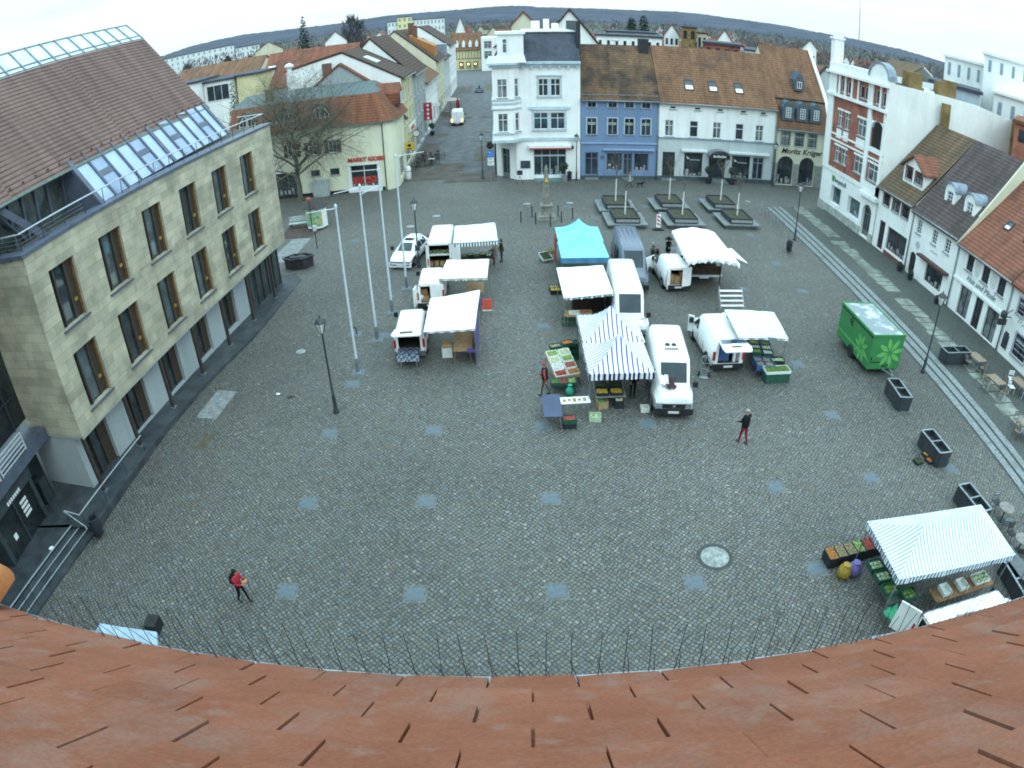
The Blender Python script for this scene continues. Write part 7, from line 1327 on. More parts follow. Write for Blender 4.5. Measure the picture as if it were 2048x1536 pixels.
# green sales trailer
GRN = M('trailer_green', (.04,.2,.065), .4, .12, 1.5, dirt=(.035,.15,.055), dscale=1); LGRN = M('trailer_light_green', (.12,.38,.1), .4, .1, 3)
t = thing('sales_trailer', 'closed bright green sales trailer with light green leaf stars and dirty pale roof', 'trailer', (21.15,31.5,0), -.0); m = MB(); m.box(-1.12,-2.15,.42,1.12,2.15,2.52); link('body', m.mesh('body', GRN), t)
m, tt_, b_, n_b = node_mat('trailer_roof_dirty'); tcx = n_b('ShaderNodeTexCoord'); f = noise_fac(tt_, n_b, tcx.outputs['Object'], .8, 8, .36, .52); tt_.links.new(mixc(tt_, n_b, f, (.6,.64,.64), (.2,.23,.25)), b_.inputs['Base Color']); TRF = m
m = MB(); m.box(-1.05,-2.08,2.52,1.05,2.08,2.56); o = link('roof', m.mesh('roof', TRF), t); m = MB(); [m.box(*a) for a in ((-1.15,-2.18,2.46,-1.05,2.18,2.6),(1.05,-2.18,2.46,1.15,2.18,2.6),(-1.05,-2.18,2.46,1.05,-2.08,2.6),(-1.05,2.08,2.46,1.05,2.18,2.6))]; link('roof_rim', m.mesh('roof_rim', GRN), t); m = MB(); [m.lathe([(.13,2.56),(.13,2.6),(.02,2.61)], (x,y,0), 10) for x, y in ((.3,1.5),(.5,-1.4))]; link('roof_vent', m.mesh('roof_vent', FRAMEW), o)
def star(mb, c, ex, ez, r, n=8):
    for k in range(n):
        a = 2*math.pi*k/n+.2; d = ex*math.cos(a)+ez*math.sin(a); s = ex*-math.sin(a)+ez*math.cos(a); mb.add([c+d*.12*r, c+d*.5*r+s*.16*r, c+d*.85*r+s*.1*r, c+d*r, c+d*.85*r-s*.1*r, c+d*.5*r-s*.16*r],[(0,1,2,3,4,5)])
m = MB(); star(m, V(.25,-2.156,1.45), V(1,0,0), V(0,0,1), .95); star(m, V(-1.126,-1.0,1.2), V(0,1,0), V(0,0,1), .85); link('leaf_star', m.mesh('leaf_star', LGRN), t); m = MB(); [m.path([V(-1.128, .55+.13*math.cos(a)*1+dy, 1.95+.13*math.sin(a)+dz) for a in [6.283*k/10 for k in range(11)]], .022, 4) for dy, dz in ((0,.0),(.16,.1),(.02,.22))]; link('ring_logo', m.mesh('ring_logo', BLACK), t)
m = MB(); m.bar((-1.13,-2.1,.95),(-1.13,2.1,.95),.02,.05); link('trim_strip', m.mesh('trim_strip', LGRN), t); m = MB(); m.bar((-1.135,-2.1,2.4),(-1.135,2.1,2.4),.03,.09); link('awning_rail', m.mesh('awning_rail', BLACK), t); m = MB(); m.box(-.95,-2.18,.85,-.25,-2.16,.9); m.box(-1.0,-2.2,1.0,-.95,-2.16,1.2); link('handle', m.mesh('handle', BLACK), t); text(t, '447', (-.15,-2.16,.5), (1,0,0), UZ, .34, BLACK, 0, .01); m = MB(); m.box(-1.05,-2.05,.3,1.05,2.05,.42); link('chassis', m.mesh('chassis', BLACK), t)
for s in (-1,1):
    for y in (.1,): o = link('wheel', TYR, t, (s*1.08,y,.335), 1.57); link('rim', RIMM, o, (0,.02*s,0))
    m = MB(); m.tube((s*.85,.1,.34),(s*1.128,.1,.34),.43,n=16); link('wheel_arch', m.mesh('wheel_arch', BLACK), t)
m = MB(); m.bar((.0,-2.1,.4),(.25,-3.1,.45),.09); m.bar((.55,-2.1,.4),(.28,-3.0,.45),.08); m.tube((.25,-2.9,.0),(.25,-2.9,.5),.04,n=6); link('tow_bar', m.mesh('tow_bar', STEEL), t)

# ------------------------------------------------------------------ market stalls
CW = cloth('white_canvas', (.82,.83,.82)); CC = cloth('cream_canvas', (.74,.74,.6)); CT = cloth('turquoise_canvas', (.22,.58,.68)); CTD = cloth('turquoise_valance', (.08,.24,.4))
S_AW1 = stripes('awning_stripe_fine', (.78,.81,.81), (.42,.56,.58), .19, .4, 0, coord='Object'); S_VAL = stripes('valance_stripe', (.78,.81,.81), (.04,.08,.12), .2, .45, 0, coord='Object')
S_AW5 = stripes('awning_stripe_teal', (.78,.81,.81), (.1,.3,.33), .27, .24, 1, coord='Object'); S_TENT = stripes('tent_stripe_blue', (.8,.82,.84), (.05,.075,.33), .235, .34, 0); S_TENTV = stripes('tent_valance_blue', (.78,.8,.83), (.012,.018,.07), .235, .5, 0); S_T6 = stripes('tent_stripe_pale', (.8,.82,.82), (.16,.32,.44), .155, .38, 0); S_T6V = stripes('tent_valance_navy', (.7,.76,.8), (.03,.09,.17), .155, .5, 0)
PURP = M('purple_cloth', (.1,.07,.24), .8, .2, 3)
def awning(name, label, cs, mat, val=None, valm=None, legs=(), sag=.06, scallop=0, nx=12, ny=8, vh=.22, hem=None):
    """cs: far-left, far-right, near-right, near-left corners"""
    c = sum((V(*p) for p in cs), V(0,0,0))/4; c.z = 0; t = thing(name, label, 'awning', tuple(c)); a, b, d, e = [V(*p)-c for p in cs]
    def fn(i, j):
        p = (e*(1-i)+d*i)*(1-j) + (a*(1-i)+b*i)*j; return p + V(0,0,-sag*4*i*(1-i)*(.4+.6*4*j*(1-j)) + .02*math.sin(i*17)*math.sin(j*9))
    m = MB(); m.grid(fn, nx, ny); link('canvas', m.mesh('canvas', mat, True), t)
    for nm, (p0, p1) in (('near',((0,0),(1,0))),('right',((1,0),(1,1))),('left',((0,0),(0,1))),('far',((0,1),(1,1)))):
        if val and nm in val:
            m = MB(); k = 40
            m.grid(lambda i, j: fn(p0[0]+(p1[0]-p0[0])*i, p0[1]+(p1[1]-p0[1])*i) + V(0,0,-.001-j*(vh-(scallop*abs(math.sin(i*math.pi*14)) if scallop else 0))) + V(.02*math.sin(i*40)*j,.03*math.sin(i*31)*j,0), k, 1); link('valance', m.mesh('valance', valm or mat, True), t)
    for x, y, z in legs: m = MB(); m.tube((x-c.x,y-c.y,0),(x-c.x,y-c.y,z),.025,n=6); link('leg', m.mesh('leg', STEEL), t)
    m = MB()
    for p, q in ((a,b),(b,d),(d,e),(e,a)): m.tube(p+V(0,0,-.04), q+V(0,0,-.04), .022, n=5)
    link('frame', m.mesh('frame', STEEL), t); return t
awning('market_awning', 'finely striped white awning with dark striped front valance beside the flower van', [(-3.9,48.3,2.5),(-.93,48.5,2.6),(-.7,45.1,2.35),(-3.79,44.4,2.5)], S_AW1, ('near',), S_VAL, ((-.8,45.2,2.35),(-.95,48.4,2.6)), vh=.32)
awning('market_awning', 'plain cream awning with scalloped hem beside the small open van', [(-4.06,41.93,2.2),(-1.27,41.83,2.2),(-1.35,38.81,2.1),(-4.34,38.69,2.2)], CC, ('near','right'), CC, ((-1.4,38.9,2.1),(-1.3,41.7,2.2)), scallop=.1, vh=.2)
awning('market_awning', 'big plain white awning rising to one corner beside the combi van', [(-4.6,35.9,2.1),(-1.7,36.1,2.45),(-1.85,31.4,2.3),(-4.57,31.64,2.1)], CW, ('near',), CW, ((-1.95,32.4,2.3),(-1.75,36.5,2.4),(-1.85,31.5,2.3)), vh=.1)
awning('market_awning', 'plain white awning with scalloped grey hem left of the white van behind the pavilion', [(3.02,39.9,2.2),(5.92,39.47,2.5),(5.96,35.28,2.4),(3.09,35.17,2.2)], CW, ('near',), stripes('hem_grey', (.75,.78,.78), (.2,.3,.32), .3, .5, 0, coord='Object'), ((3.15,35.3,2.2),(3.1,39.8,2.2)), scallop=.1, vh=.2)
awning('market_awning', 'teal striped awning reaching out from the transporter van over the vegetable tables', [(11.96,32.92,2.4),(15.2,33.2,2.1),(14.84,29.96,2.1),(11.74,29.58,2.4)], S_AW5, ('near','right'), S_AW5, ((15.1,33.1,2.1),(14.8,30.1,2.1)), vh=.14, sag=-.1)
# sales trailer stall under a scalloped white roof
t = thing('stall_trailer', 'dark sales trailer under a large scalloped white canvas roof', 'market stall', (13.5,43,0), world=True); m = MB(); m.box(12.5,42.3,.5,14.9,46.2,.62); m.box(12.45,46.1,.62,14.9,46.2,2.3); m.box(12.45,42.3,.62,12.52,46.1,2.3); part('trailer_body', m, M('trailer_white', (.6,.62,.62), .5, .2, 2), t); m = MB(); m.box(12.6,42.4,.63,14.8,42.5,1.25); m.box(12.6,43.5,.63,14.8,45.9,1.0); part('counter', m, M('stall_dark_wood', (.045,.028,.02), .6, .4, 4), t); m = MB(); m.box(13.2,42.2,.42,13.9,42.29,.56); part('number_plate', m, PLATE, t)
for x in (12.45,14.75): m = MB(); m.bar((x,42.3,0),(x,42.3,2.35),.07); part('leg', m, DARKST, t)
for x in (12.6,14.8): m = MB(); m.tube((x-.08,44.3,.3),(x+.08,44.3,.3),.3,n=14); part('wheel', m, TYRE, t)
def fn6(i, j):
    a,b,d,e = V(12.0,46.2,2.55),V(15.25,46.0,2.55),V(15.2,39.75,2.45),V(11.6,39.9,2.5); p = (e*(1-i)+d*i)*(1-j)+(a*(1-i)+b*i)*j; return p + V(0,0,.28*math.sin(math.pi*min(1,max(0,i)))*(.6+.4*abs(math.cos(j*math.pi*4))) + .05*abs(math.sin(i*math.pi*3)))
m = MB(); m.grid(fn6, 24, 24); part('canvas', m, CW, t, True); m = MB()
for p0, p1 in (((0,0),(1,0)),((1,0),(1,1)),((0,0),(0,1))): m.grid(lambda i, j: fn6(p0[0]+(p1[0]-p0[0])*i, p0[1]+(p1[1]-p0[1])*i) + V(.03*math.sin(i*50)*j,.05*math.sin(i*37)*j,-j*(.3-.12*abs(math.sin(i*math.pi*9)))), 54, 1)
part('valance', m, CW, t, True); m = MB(); m.q((15.2,42.6,2.5),(15.2,41.2,2.45),(16.1,40.6,2.2),(15.7,43.2,2.35)); part('side_flap', m, CW, t)
def panel(mb, a, b, p, n=8, curve=.35, pb=None):
    a, b, p = V(*a), V(*b), V(*p); pb = V(*pb) if pb else p
    def fn(i, j):
        e = a*(1-i)+b*i; q = p*(1-i)+pb*i; r = e*(1-j)+q*j; r.z = e.z+(q.z-e.z)*((1-curve)*j+curve*j**2.6); return r
    mb.grid(fn, 10, n)
def pavilion(name, label, peaks, ze, zp, cm, vm, vh, legs, curve=.35, ridge=None, slack=.05):
    xs = [p for q in peaks for p in (q[0],q[2])]; ys = [p for q in peaks for p in (q[1],q[3])]; cx, cy = (min(xs)+max(xs))/2, (min(ys)+max(ys))/2; t = thing(name, label, 'market tent', (cx,cy,0)); m = MB(); vm_ = MB()
    for x0,y0,x1,y1 in peaks:
        x0,x1,y0,y1 = x0-cx,x1-cx,y0-cy,y1-cy; pk = ((x0+x1)/2,(y0+y1)/2,zp); pk2 = pk
        if ridge: pk = (x0+ridge,(y0+y1)/2,zp); pk2 = (x1-ridge,(y0+y1)/2,zp)
        c = [(x0,y0,ze),(x1,y0,ze),(x1,y1,ze),(x0,y1,ze)]
        panel(m, c[0], c[1], pk, curve=curve, pb=pk2); panel(m, c[1], c[2], pk2, curve=curve); panel(m, c[2], c[3], pk2, curve=curve, pb=pk); panel(m, c[3], c[0], pk, curve=curve)
        for a, b in zip(c, c[1:]+c[:1]):
            if abs(a[1]-b[1]) < .01 and len(peaks) > 1 and min(ys)-cy+.1 < a[1] < max(ys)-cy-.1: continue
            a, b = V(*a), V(*b); n = (b-a).cross(V(0,0,1)).normalized(); vm_.grid(lambda i, j: a*(1-i)+b*i + V(0,0,-vh*j) + n*.004 + n*.03*math.sin(i*22)*j, 14, 1)
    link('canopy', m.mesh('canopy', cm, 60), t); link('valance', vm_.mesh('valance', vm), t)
    for x, y in legs: k = MB(); k.bar((x-cx,y-cy,0),(x-cx,y-cy,ze),.04); link('leg', k.mesh('leg', STEEL), t)
    k = MB()
    for x0,y0,x1,y1 in peaks:
        x0,x1,y0,y1 = x0-cx+.04,x1-cx-.04,y0-cy+.04,y1-cy-.04
        for p, q in (((x0,y0),(x1,y0)),((x1,y0),(x1,y1)),((x1,y1),(x0,y1)),((x0,y1),(x0,y0))): k.tube((*p,ze-.06),(*q,ze-.06),.018,n=5)
    link('frame', k.mesh('frame', STEEL), t); return t
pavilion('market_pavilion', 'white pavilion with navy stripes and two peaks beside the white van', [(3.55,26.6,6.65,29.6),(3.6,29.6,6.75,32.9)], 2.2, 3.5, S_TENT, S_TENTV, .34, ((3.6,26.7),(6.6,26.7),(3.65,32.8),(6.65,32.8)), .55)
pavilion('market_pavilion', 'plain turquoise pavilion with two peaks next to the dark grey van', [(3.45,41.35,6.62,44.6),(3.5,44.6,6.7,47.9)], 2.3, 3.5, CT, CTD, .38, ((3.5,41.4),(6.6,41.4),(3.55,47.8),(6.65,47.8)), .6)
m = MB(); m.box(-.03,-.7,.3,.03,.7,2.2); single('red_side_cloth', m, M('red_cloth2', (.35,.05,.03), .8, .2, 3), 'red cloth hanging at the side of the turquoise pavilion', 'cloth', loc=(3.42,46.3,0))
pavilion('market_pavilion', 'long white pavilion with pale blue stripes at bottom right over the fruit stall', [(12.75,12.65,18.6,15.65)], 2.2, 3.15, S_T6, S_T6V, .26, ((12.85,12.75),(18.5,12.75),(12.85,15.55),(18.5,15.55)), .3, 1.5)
# crates and produce
def pmat(n, c): return M('produce_'+n, c, .6, .7, 16)
PR = dict(orange=pmat('orange',(.6,.17,.03)), red=pmat('red',(.4,.07,.05)), apple=pmat('apple',(.5,.2,.06)), green=pmat('green',(.11,.2,.045)), lettuce=pmat('lettuce',(.3,.42,.12)), potato=pmat('potato',(.34,.27,.15)), yellow=pmat('yellow',(.55,.38,.04)), pale=pmat('pale',(.6,.6,.4)), white=pmat('white',(.7,.7,.66)), cabbage=pmat('cabbage',(.38,.5,.3)), carrot=pmat('carrot',(.5,.2,.05)), dark=pmat('dark',(.06,.08,.03)), mixed=pmat('mixed',(.4,.12,.08)))
CRM = dict(green=M('crate_green',(.02,.085,.06),.5,.2,5), black=M('crate_black',(.02,.025,.03),.5,.3,5), blue=M('crate_blue',(.05,.12,.3),.5,.2,5), wood=M('crate_wood',(.33,.25,.13),.7,.3,6), white=M('crate_white',(.65,.68,.66),.5,.1,5), pale=M('crate_palegreen',(.4,.5,.33),.6,.2,5))
def crate(x, y, z, col, prod, label, w=.6, d=.4, h=.24, rot=0, r=.055, tilt=0, group=None, fill=.8):
    t = thing('crate', label, 'crate', (x,y,z), rot, group); t.rotation_euler = (tilt,0,rot); m = MB(); a, b = w/2, d/2
    m.box(-a,-b,0,a,b,.02)
    for s in (-1,1): m.box(-a,s*b-.012,.02,a,s*b+.012,h); m.box(s*a-.012,-b+.012,.02,s*a+.012,b-.012,h)
    link('crate_body', m.mesh('crate_body', CRM[col]), t)
    if prod:
        m = MB(); q = random.Random(hash((round(x*31),round(y*17))) & 255); i = -a+r+.01
        m.box(-a+.02,-b+.02,.02,a-.02,b-.02,h*fill-r*.6)
        while i < a-r*.6:
            j = -b+r+.01
            while j < b-r*.6: m.ball((i+q.uniform(-.01,.01),j+q.uniform(-.01,.01),h*fill-r*.4+q.uniform(-.01,.03)), r*q.uniform(.9,1.15), 6, 4); j += r*1.75
            i += r*1.75
        o = link('produce', m.mesh('produce', PR[prod], 80), t)
    return t
def table(x, y, w, d, h, mat, label, rot=0, name='trestle_table', tilt=0, legm=STEEL, cat='table', group=None):
    t = thing(name, label, cat, (x,y,0), rot, group); m = MB(); a, b = w/2, d/2; m.add([(-a,-b,h),(a,-b,h),(a,b,h+tilt),(-a,b,h+tilt),(-a,-b,h+.04),(a,-b,h+.04),(a,b,h+.04+tilt),(-a,b,h+.04+tilt)],[(0,3,2,1),(4,5,6,7),(0,1,5,4),(1,2,6,5),(2,3,7,6),(3,0,4,7)]); link('tabletop', m.mesh('tabletop', mat), t)
    for sx_ in (-1,1):
        for sy in (-1,1): m = MB(); m.tube((sx_*(a-.12),sy*(b-.06),h+(tilt if sy > 0 else 0)),(sx_*(a-.02),sy*(b-.02),0),.02,n=5); link('leg', m.mesh('leg', legm), t)
    return t
# fruit stall at the striped pavilion
table(2.6,30.0,1.35,1.9,.5,CARD,'sloping display table of vegetable trays left of the striped pavilion',.25,'display_table',.55,DARKST)
k = 0
for j, row in enumerate((('white','orange','mixed lettuces and tomatoes'),('white','lettuce','pale lettuces'),('white','white','pale roots'),('white','green','green heads'))):
    for i in (0,1):
        u, v_ = -.33+.66*i, -.68+.46*j; c, s = math.cos(.25), math.sin(.25); prod = [('red','apple'),('white','mixed'),('pale','lettuce'),('lettuce','pale')][j][i]
        crate(2.6+u*c-v_*s, 30.0+u*s+v_*c, .56+.29*(v_+.95), 'white', prod, ['lowest','second lowest','second highest','highest'][j]+' white tray, '+['left','right'][i]+' column of the sloping vegetable table', .58,.4,.14,.25,.055,.28,'white trays on the sloping display')
for i, (pr, l) in enumerate((('green','leftmost'),('red','middle'),('lettuce','rightmost'))): crate(2.15+.42*i,28.75,.42,'green',pr,l+' green crate on the low table beside the man in the vest',.4,.5,.2,.02,.05)
table(2.58,28.75,1.35,.6,.38,DARKST,'low dark table carrying three green crates in front of the sloping display',.02)
crate(3.0,31.75,1.0,'green','orange','green crate of bright oranges at the top end of the sloping display',.6,.4,.2,.3,.06); crate(2.35,31.5,.95,'green','potato','green crate of brown produce at the top left of the sloping display',.6,.4,.2,.3,.06)
for i in range(3): crate(3.35,32.1+.1*i,.0+.3*i,'green','dark' if i == 2 else None,['bottom','middle','top'][i]+' green crate of the stack at the back corner of the striped pavilion',.6,.45,.29,.1)
m = MB(); m.lathe([(.06,0),(.2,.05),(.24,.25),(.13,.42),(.05,.5),(.12,.58)], n=9); single('green_bag', m, M('bag_green', (.03,.3,.2), .5, .25, 5), 'turquoise green plastic bag on the cobbles by the low crates', 'bag', loc=(2.85,28.35,0), smooth=60)
table(1.83,26.3,.85,1.9,.72,M('navy_board', (.045,.06,.12), .5, .15, 2),'dark navy topped folding table in front of the vegetable display',0,'folding_table')
t = table(2.95,26.65,1.4,.55,.75,FRAMEW,'narrow white table with papers beside the navy table',.05,'folding_table'); m = MB()
for i in range(5): m.box(-.6+.24*i,-.15+.05*(i%2),.79,-.45+.24*i,.1,.8+.02*(i%3))
link('table_clutter', m.mesh('table_clutter', CARD), t)
crate(2.6,25.6,.27,'green','red','green crate of red and white fruit stacked in front of the white table',.62,.42,.27,.03,.065); crate(2.6,25.6,0,'black',None,'dark empty crate under the red fruit in front of the white table',.6,.4,.265,.03)
crate(3.85,26.1,0,'pale','cabbage','pale crate of cabbages standing alone at the front left leg of the striped pavilion',.55,.45,.28,-.1,.11)
for i, (x, pr, l) in enumerate(((4.35,'yellow','left'),(5.05,'yellow','right'))): crate(x,27.5,.55,'black',pr,l+' crate of yellow lemons at the front of the striped pavilion',.6,.45,.16,0,.05); crate(x,28.05,.62,'black','dark',l+' crate of dark produce behind the lemons under the striped pavilion',.6,.45,.16,0,.05)
table(4.75,27.9,1.5,1.4,.5,M('grey_board', (.2,.24,.25), .7, .3, 3),'grey counter under the front edge of the striped pavilion carrying lemon crates')
crate(5.15,27.15,0,'black','pale','crate of pale boxes standing on the cobbles below the right lemons',.42,.4,.45,0,.07); crate(6.35,26.7,0,'white','pale','small crate of pale boxes at the foot of the right front tent leg',.4,.35,.26,0,.07); crate(4.3,27.15,0,'wood','green','wooden crate of greens leaning below the left lemons',.5,.45,.42,.25,.08)
# stall behind: crates under white awning
for i, (x,y,z,c,p,l) in enumerate(((3.45,36.2,0,'green','orange','green crate of oranges in front of the white awning, lower of two'),(3.5,36.3,.3,'green','yellow','green crate of yellow fruit in front of the white awning, upper of two'),(3.0,41.4,0,'black','potato','black crate of bread coloured goods at the far left of the white awning'),(3.05,40.9,.0,'black','yellow','black crate of yellow goods just behind the far left corner of the white awning'))): crate(x,y,z,c,p,l,.7,.5,.3,.05,.07)
table(4.1,36.2,1.6,.9,.7,CARD,'brown counter with goods under the near edge of the plain white awning'); crate(3.8,36.1,.76,'white','white','white tray of pale goods on the brown counter under the white awning',.6,.4,.12,0,.06); crate(4.45,36.1,.76,'wood','mixed','wooden tray of reddish goods on the brown counter under the white awning',.6,.4,.12,0,.06)
m = MB(); m.box(3.9,38,0.1,5.9,39.4,1.3); single('stall_counter', m, M('stall_dark_wood', (.045,.028,.02)), 'dark counter in the shade under the plain white awning', 'counter')
crate(2.75,47.0,.25,'white','dark','white rimmed sloping tray of dark plants left of the turquoise pavilion',.8,.9,.16,.4,.07,.35); crate(3.1,47.6,.3,'wood','green','wooden box of green plants by the back corner of the turquoise pavilion',.6,.5,.3,.3,.09)
# stall five at the transporter van
table(13.9,31.4,1.3,3.6,.55,DARKST,'long low dark table of vegetable crates under the teal striped awning',-.12)
tops = [('black','dark'),('blue','mixed'),('black','lettuce'),('black','green'),('black','white'),('blue','pale'),('green','lettuce'),('green','white')]
for k in range(8):
    i, j = k % 2, k//2; c, p = tops[k]; crate(13.55+.62*i+.1*(3-j), 32.6-.52*j-.15*i, .6, c, p, ['back row','third row','second row','front row'][j]+' '+c+' crate on the long table under the teal awning, '+('van side' if i == 0 else 'open side'), .58,.44,.2,-.12,.07)
for k in range(4): i, j = k % 2, k//2; crate(13.35+.5*i,29.75+.5*j-.1*i,.38,'blue','potato',['near','far'][j]+' blue crate of potatoes behind the green topped crates, '+('van side' if i == 0 else 'open side'),.5,.48,.38,-.1,.06); 
crate(14.55,30.25,.45,'black','cabbage','black crate of white cabbages next to the blue potato crates',.75,.5,.25,-.1,.1)
for i in (0,1): crate(13.75+.72*i,29.15+.02*i,0,'green',None,['left','right'][i]+' lower green crate carrying the wide tray of green leaves',.7,.62,.55,.03)
crate(14.1,29.15,.56,'white','green','wide white tray of bright green leaves on the two green crates',1.45,.66,.16,.03,.045)
t = thing('display_rack', 'pale slatted sloping display rack standing behind the teal striped awning', 'rack', (13.95,36.9,0)); m = MB()
for k in range(4): m.bar((-.75,.1+.2*k,.75+.25*k),(.75,.1+.2*k,.75+.25*k),.2,.03)
link('slats', m.mesh('slats', WHITE), t)
for x in (-.78,.78): m = MB(); m.bar((x,0,.6),(x,.85,1.7),.05); m.bar((x,.0,0),(x,0,.6),.05); m.bar((x,.85,0),(x,.85,1.7),.05); link('leg', m.mesh('leg', STEEL), t)
m = MB(); m.box(-.7,-.5,.0,.7,-.05,.35); single('white_crate_stack', m, CRM['white'], 'low stack of white trays at the foot of the slatted rack', 'crate', loc=(13.95,36.9,0))
# stall tables in the left column
table(-2.6,33.0,1.0,2.4,.75,CARD,'cardboard topped table under the big white awning, right of the combi van',0,legm=WOOD)
m = MB(); m.box(-.02,-1.9,.1,.02,1.9,1.5); m.box(-.5,-1.95,.75,.0,-1.6,.85); single('purple_side_cloth', m, PURP, 'purple cloth hung along the open side of the big white awning', 'cloth', loc=(-1.85,33.6,0))
table(-2.2,40.4,1.1,1.7,.75,CARD,'cardboard topped table under the cream awning',0,legm=WOOD); m = MB(); m.box(-1.3,-.02,.3,1.3,.02,.8); single('purple_skirt', m, PURP, 'purple cloth along the far edge behind the big white awning', 'cloth', loc=(-2.9,38.6,0))
crate(-3.5,32.7,0,'white',None,'pale plastic crate standing on end below the wooden box, right of the combi van',.55,.4,.6,.02); crate(-3.5,32.72,.61,'wood','carrot','wooden box on top of the pale crate, right of the combi van',.5,.38,.2,.02,.06)
t = thing('red_notice_board', 'bright red notice board on thin legs beside the big white awning', 'sign', (-1.38,37.65,0)); m = MB(); m.box(-.3,-.02,.45,.3,.02,1.15); link('sign_board', m.mesh('sign_board', M('board_red', (.62,.1,.07), .5, .1, 3)), t); m = MB(); m.box(-.3,-.025,.36,.3,.025,.44); link('board_edge', m.mesh('board_edge', FRAMEW), t)
for x in (-.28,.28): m = MB(); m.bar((x,0,0),(x,0,.4),.03); link('leg', m.mesh('leg', STEEL), t)
table(-2.3,46.3,2.4,1.0,.7,M('stall_dark_wood', (.045,.028,.02)),'flower table under the finely striped awning')
for k in range(5): crate(-3.2+.45*k,46.0+.3*(k%2),.75,'black',['lettuce','white','green','pale','cabbage'][k],['first','second','third','fourth','fifth'][k]+' black box of flowers from the van on the flower table',.4,.4,.2,0,.09)
# bottom right stall
names = ['leftmost black crate, of carrots, in the row by the long pale striped pavilion','second crate from the left, pale potatoes, by the long striped pavilion','third crate from the left, small potatoes, by the long striped pavilion','fourth crate from the left, green pears, by the long striped pavilion','fifth crate from the left, red apples, by the long striped pavilion','sixth crate, red apples, half under the long striped pavilion']
for k, (c, p) in enumerate((('black','carrot'),('white','potato'),('black','potato'),('black','lettuce'),('black','red'),('black','red'))): crate(11.85+.44*k,15.85+.06*k,0,c if k != 1 else 'black',p,names[k],.42,.62,.5,.05,.035 if k < 3 else .05,fill=.96)
def sack(x, y, mat, l): m = MB(); m.lathe([(.1,0),(.26,.06),(.29,.25),(.25,.45),(.12,.58),(.16,.64)], n=10); single('sack', m, mat, l, 'sack', loc=(x,y,0), smooth=60)
sack(12.15,15.05,M('net_yellow', (.35,.22,.03), .7, .5, 18),'yellow net sack in front of the crates by the long pavilion'); sack(12.62,15.1,M('net_purple', (.16,.13,.35), .7, .5, 18),'purple net sack with pale top in front of the crates by the long pavilion')
table(13.7,13.9,1.6,2.2,.7,M('stall_green_board', (.05,.08,.06), .7, .3, 3),'dark green counter under the left end of the long pavilion',.05)
for k, (x,y,p,l) in enumerate(((13.15,14.6,'cabbage','crate of pale cabbages at the left rim of the long pavilion, back'),(13.2,14.0,'cabbage','crate of pale cabbages at the left rim of the long pavilion, middle'),(13.25,13.35,'green','crate of dark greens at the left rim of the long pavilion, front'),(13.9,12.95,'green','crate of leeks beneath the near hem of the long pavilion'))): crate(x,y,.76,'green',p,l,.6,.5,.2,.05,.1)
table(16.6,12.85,3.2,.7,.7,WOOD,'brown counter with white boxes between the long pavilion and the van',.08)
for k, (x,p,l) in enumerate(((15.6,'white','left white box on the brown counter by the bottom right van'),(16.5,'pale','middle white box on the brown counter by the bottom right van'))): crate(x,12.8+.08*k,.76,'white',None,l,.42,.5,.2,.1)
crate(17.6,13.0,.76,'white','cabbage','white box of green cabbages at the right end of the brown counter',.8,.5,.14,.1,.11)
m = MB(); m.grid(lambda a, b: (.5*a-.25+.05*math.sin(b*7), .75*b-.35, .55+.2*a*b+.06*math.sin(a*9+b*5)), 7, 7); single('green_cloth', m, M('bag_green2', (.03,.28,.14), .5, .3, 5), 'green plastic sheet hanging at the corner by the bottom right van', 'plastic bag', loc=(13.05,12.3,0), smooth=True)
m = MB(); m.lathe([(.02,0),(.24,.02),(.22,.12),(.02,.1)], n=8); crate(20.0,21.3,0,'black','orange','flat crate of orange fruit at the foot of the twin planter tub, right of two',.6,.42,.16,.3,.05); crate(20.05,21.75,0,'black','yellow','flat crate of yellow fruit behind the orange one at the twin planter tub',.55,.4,.16,.3,.05); crate(19.2,21.3,0,'black','dark','flat round basket of dark produce lying left of the fruit crates',.45,.4,.14,.2,.05)

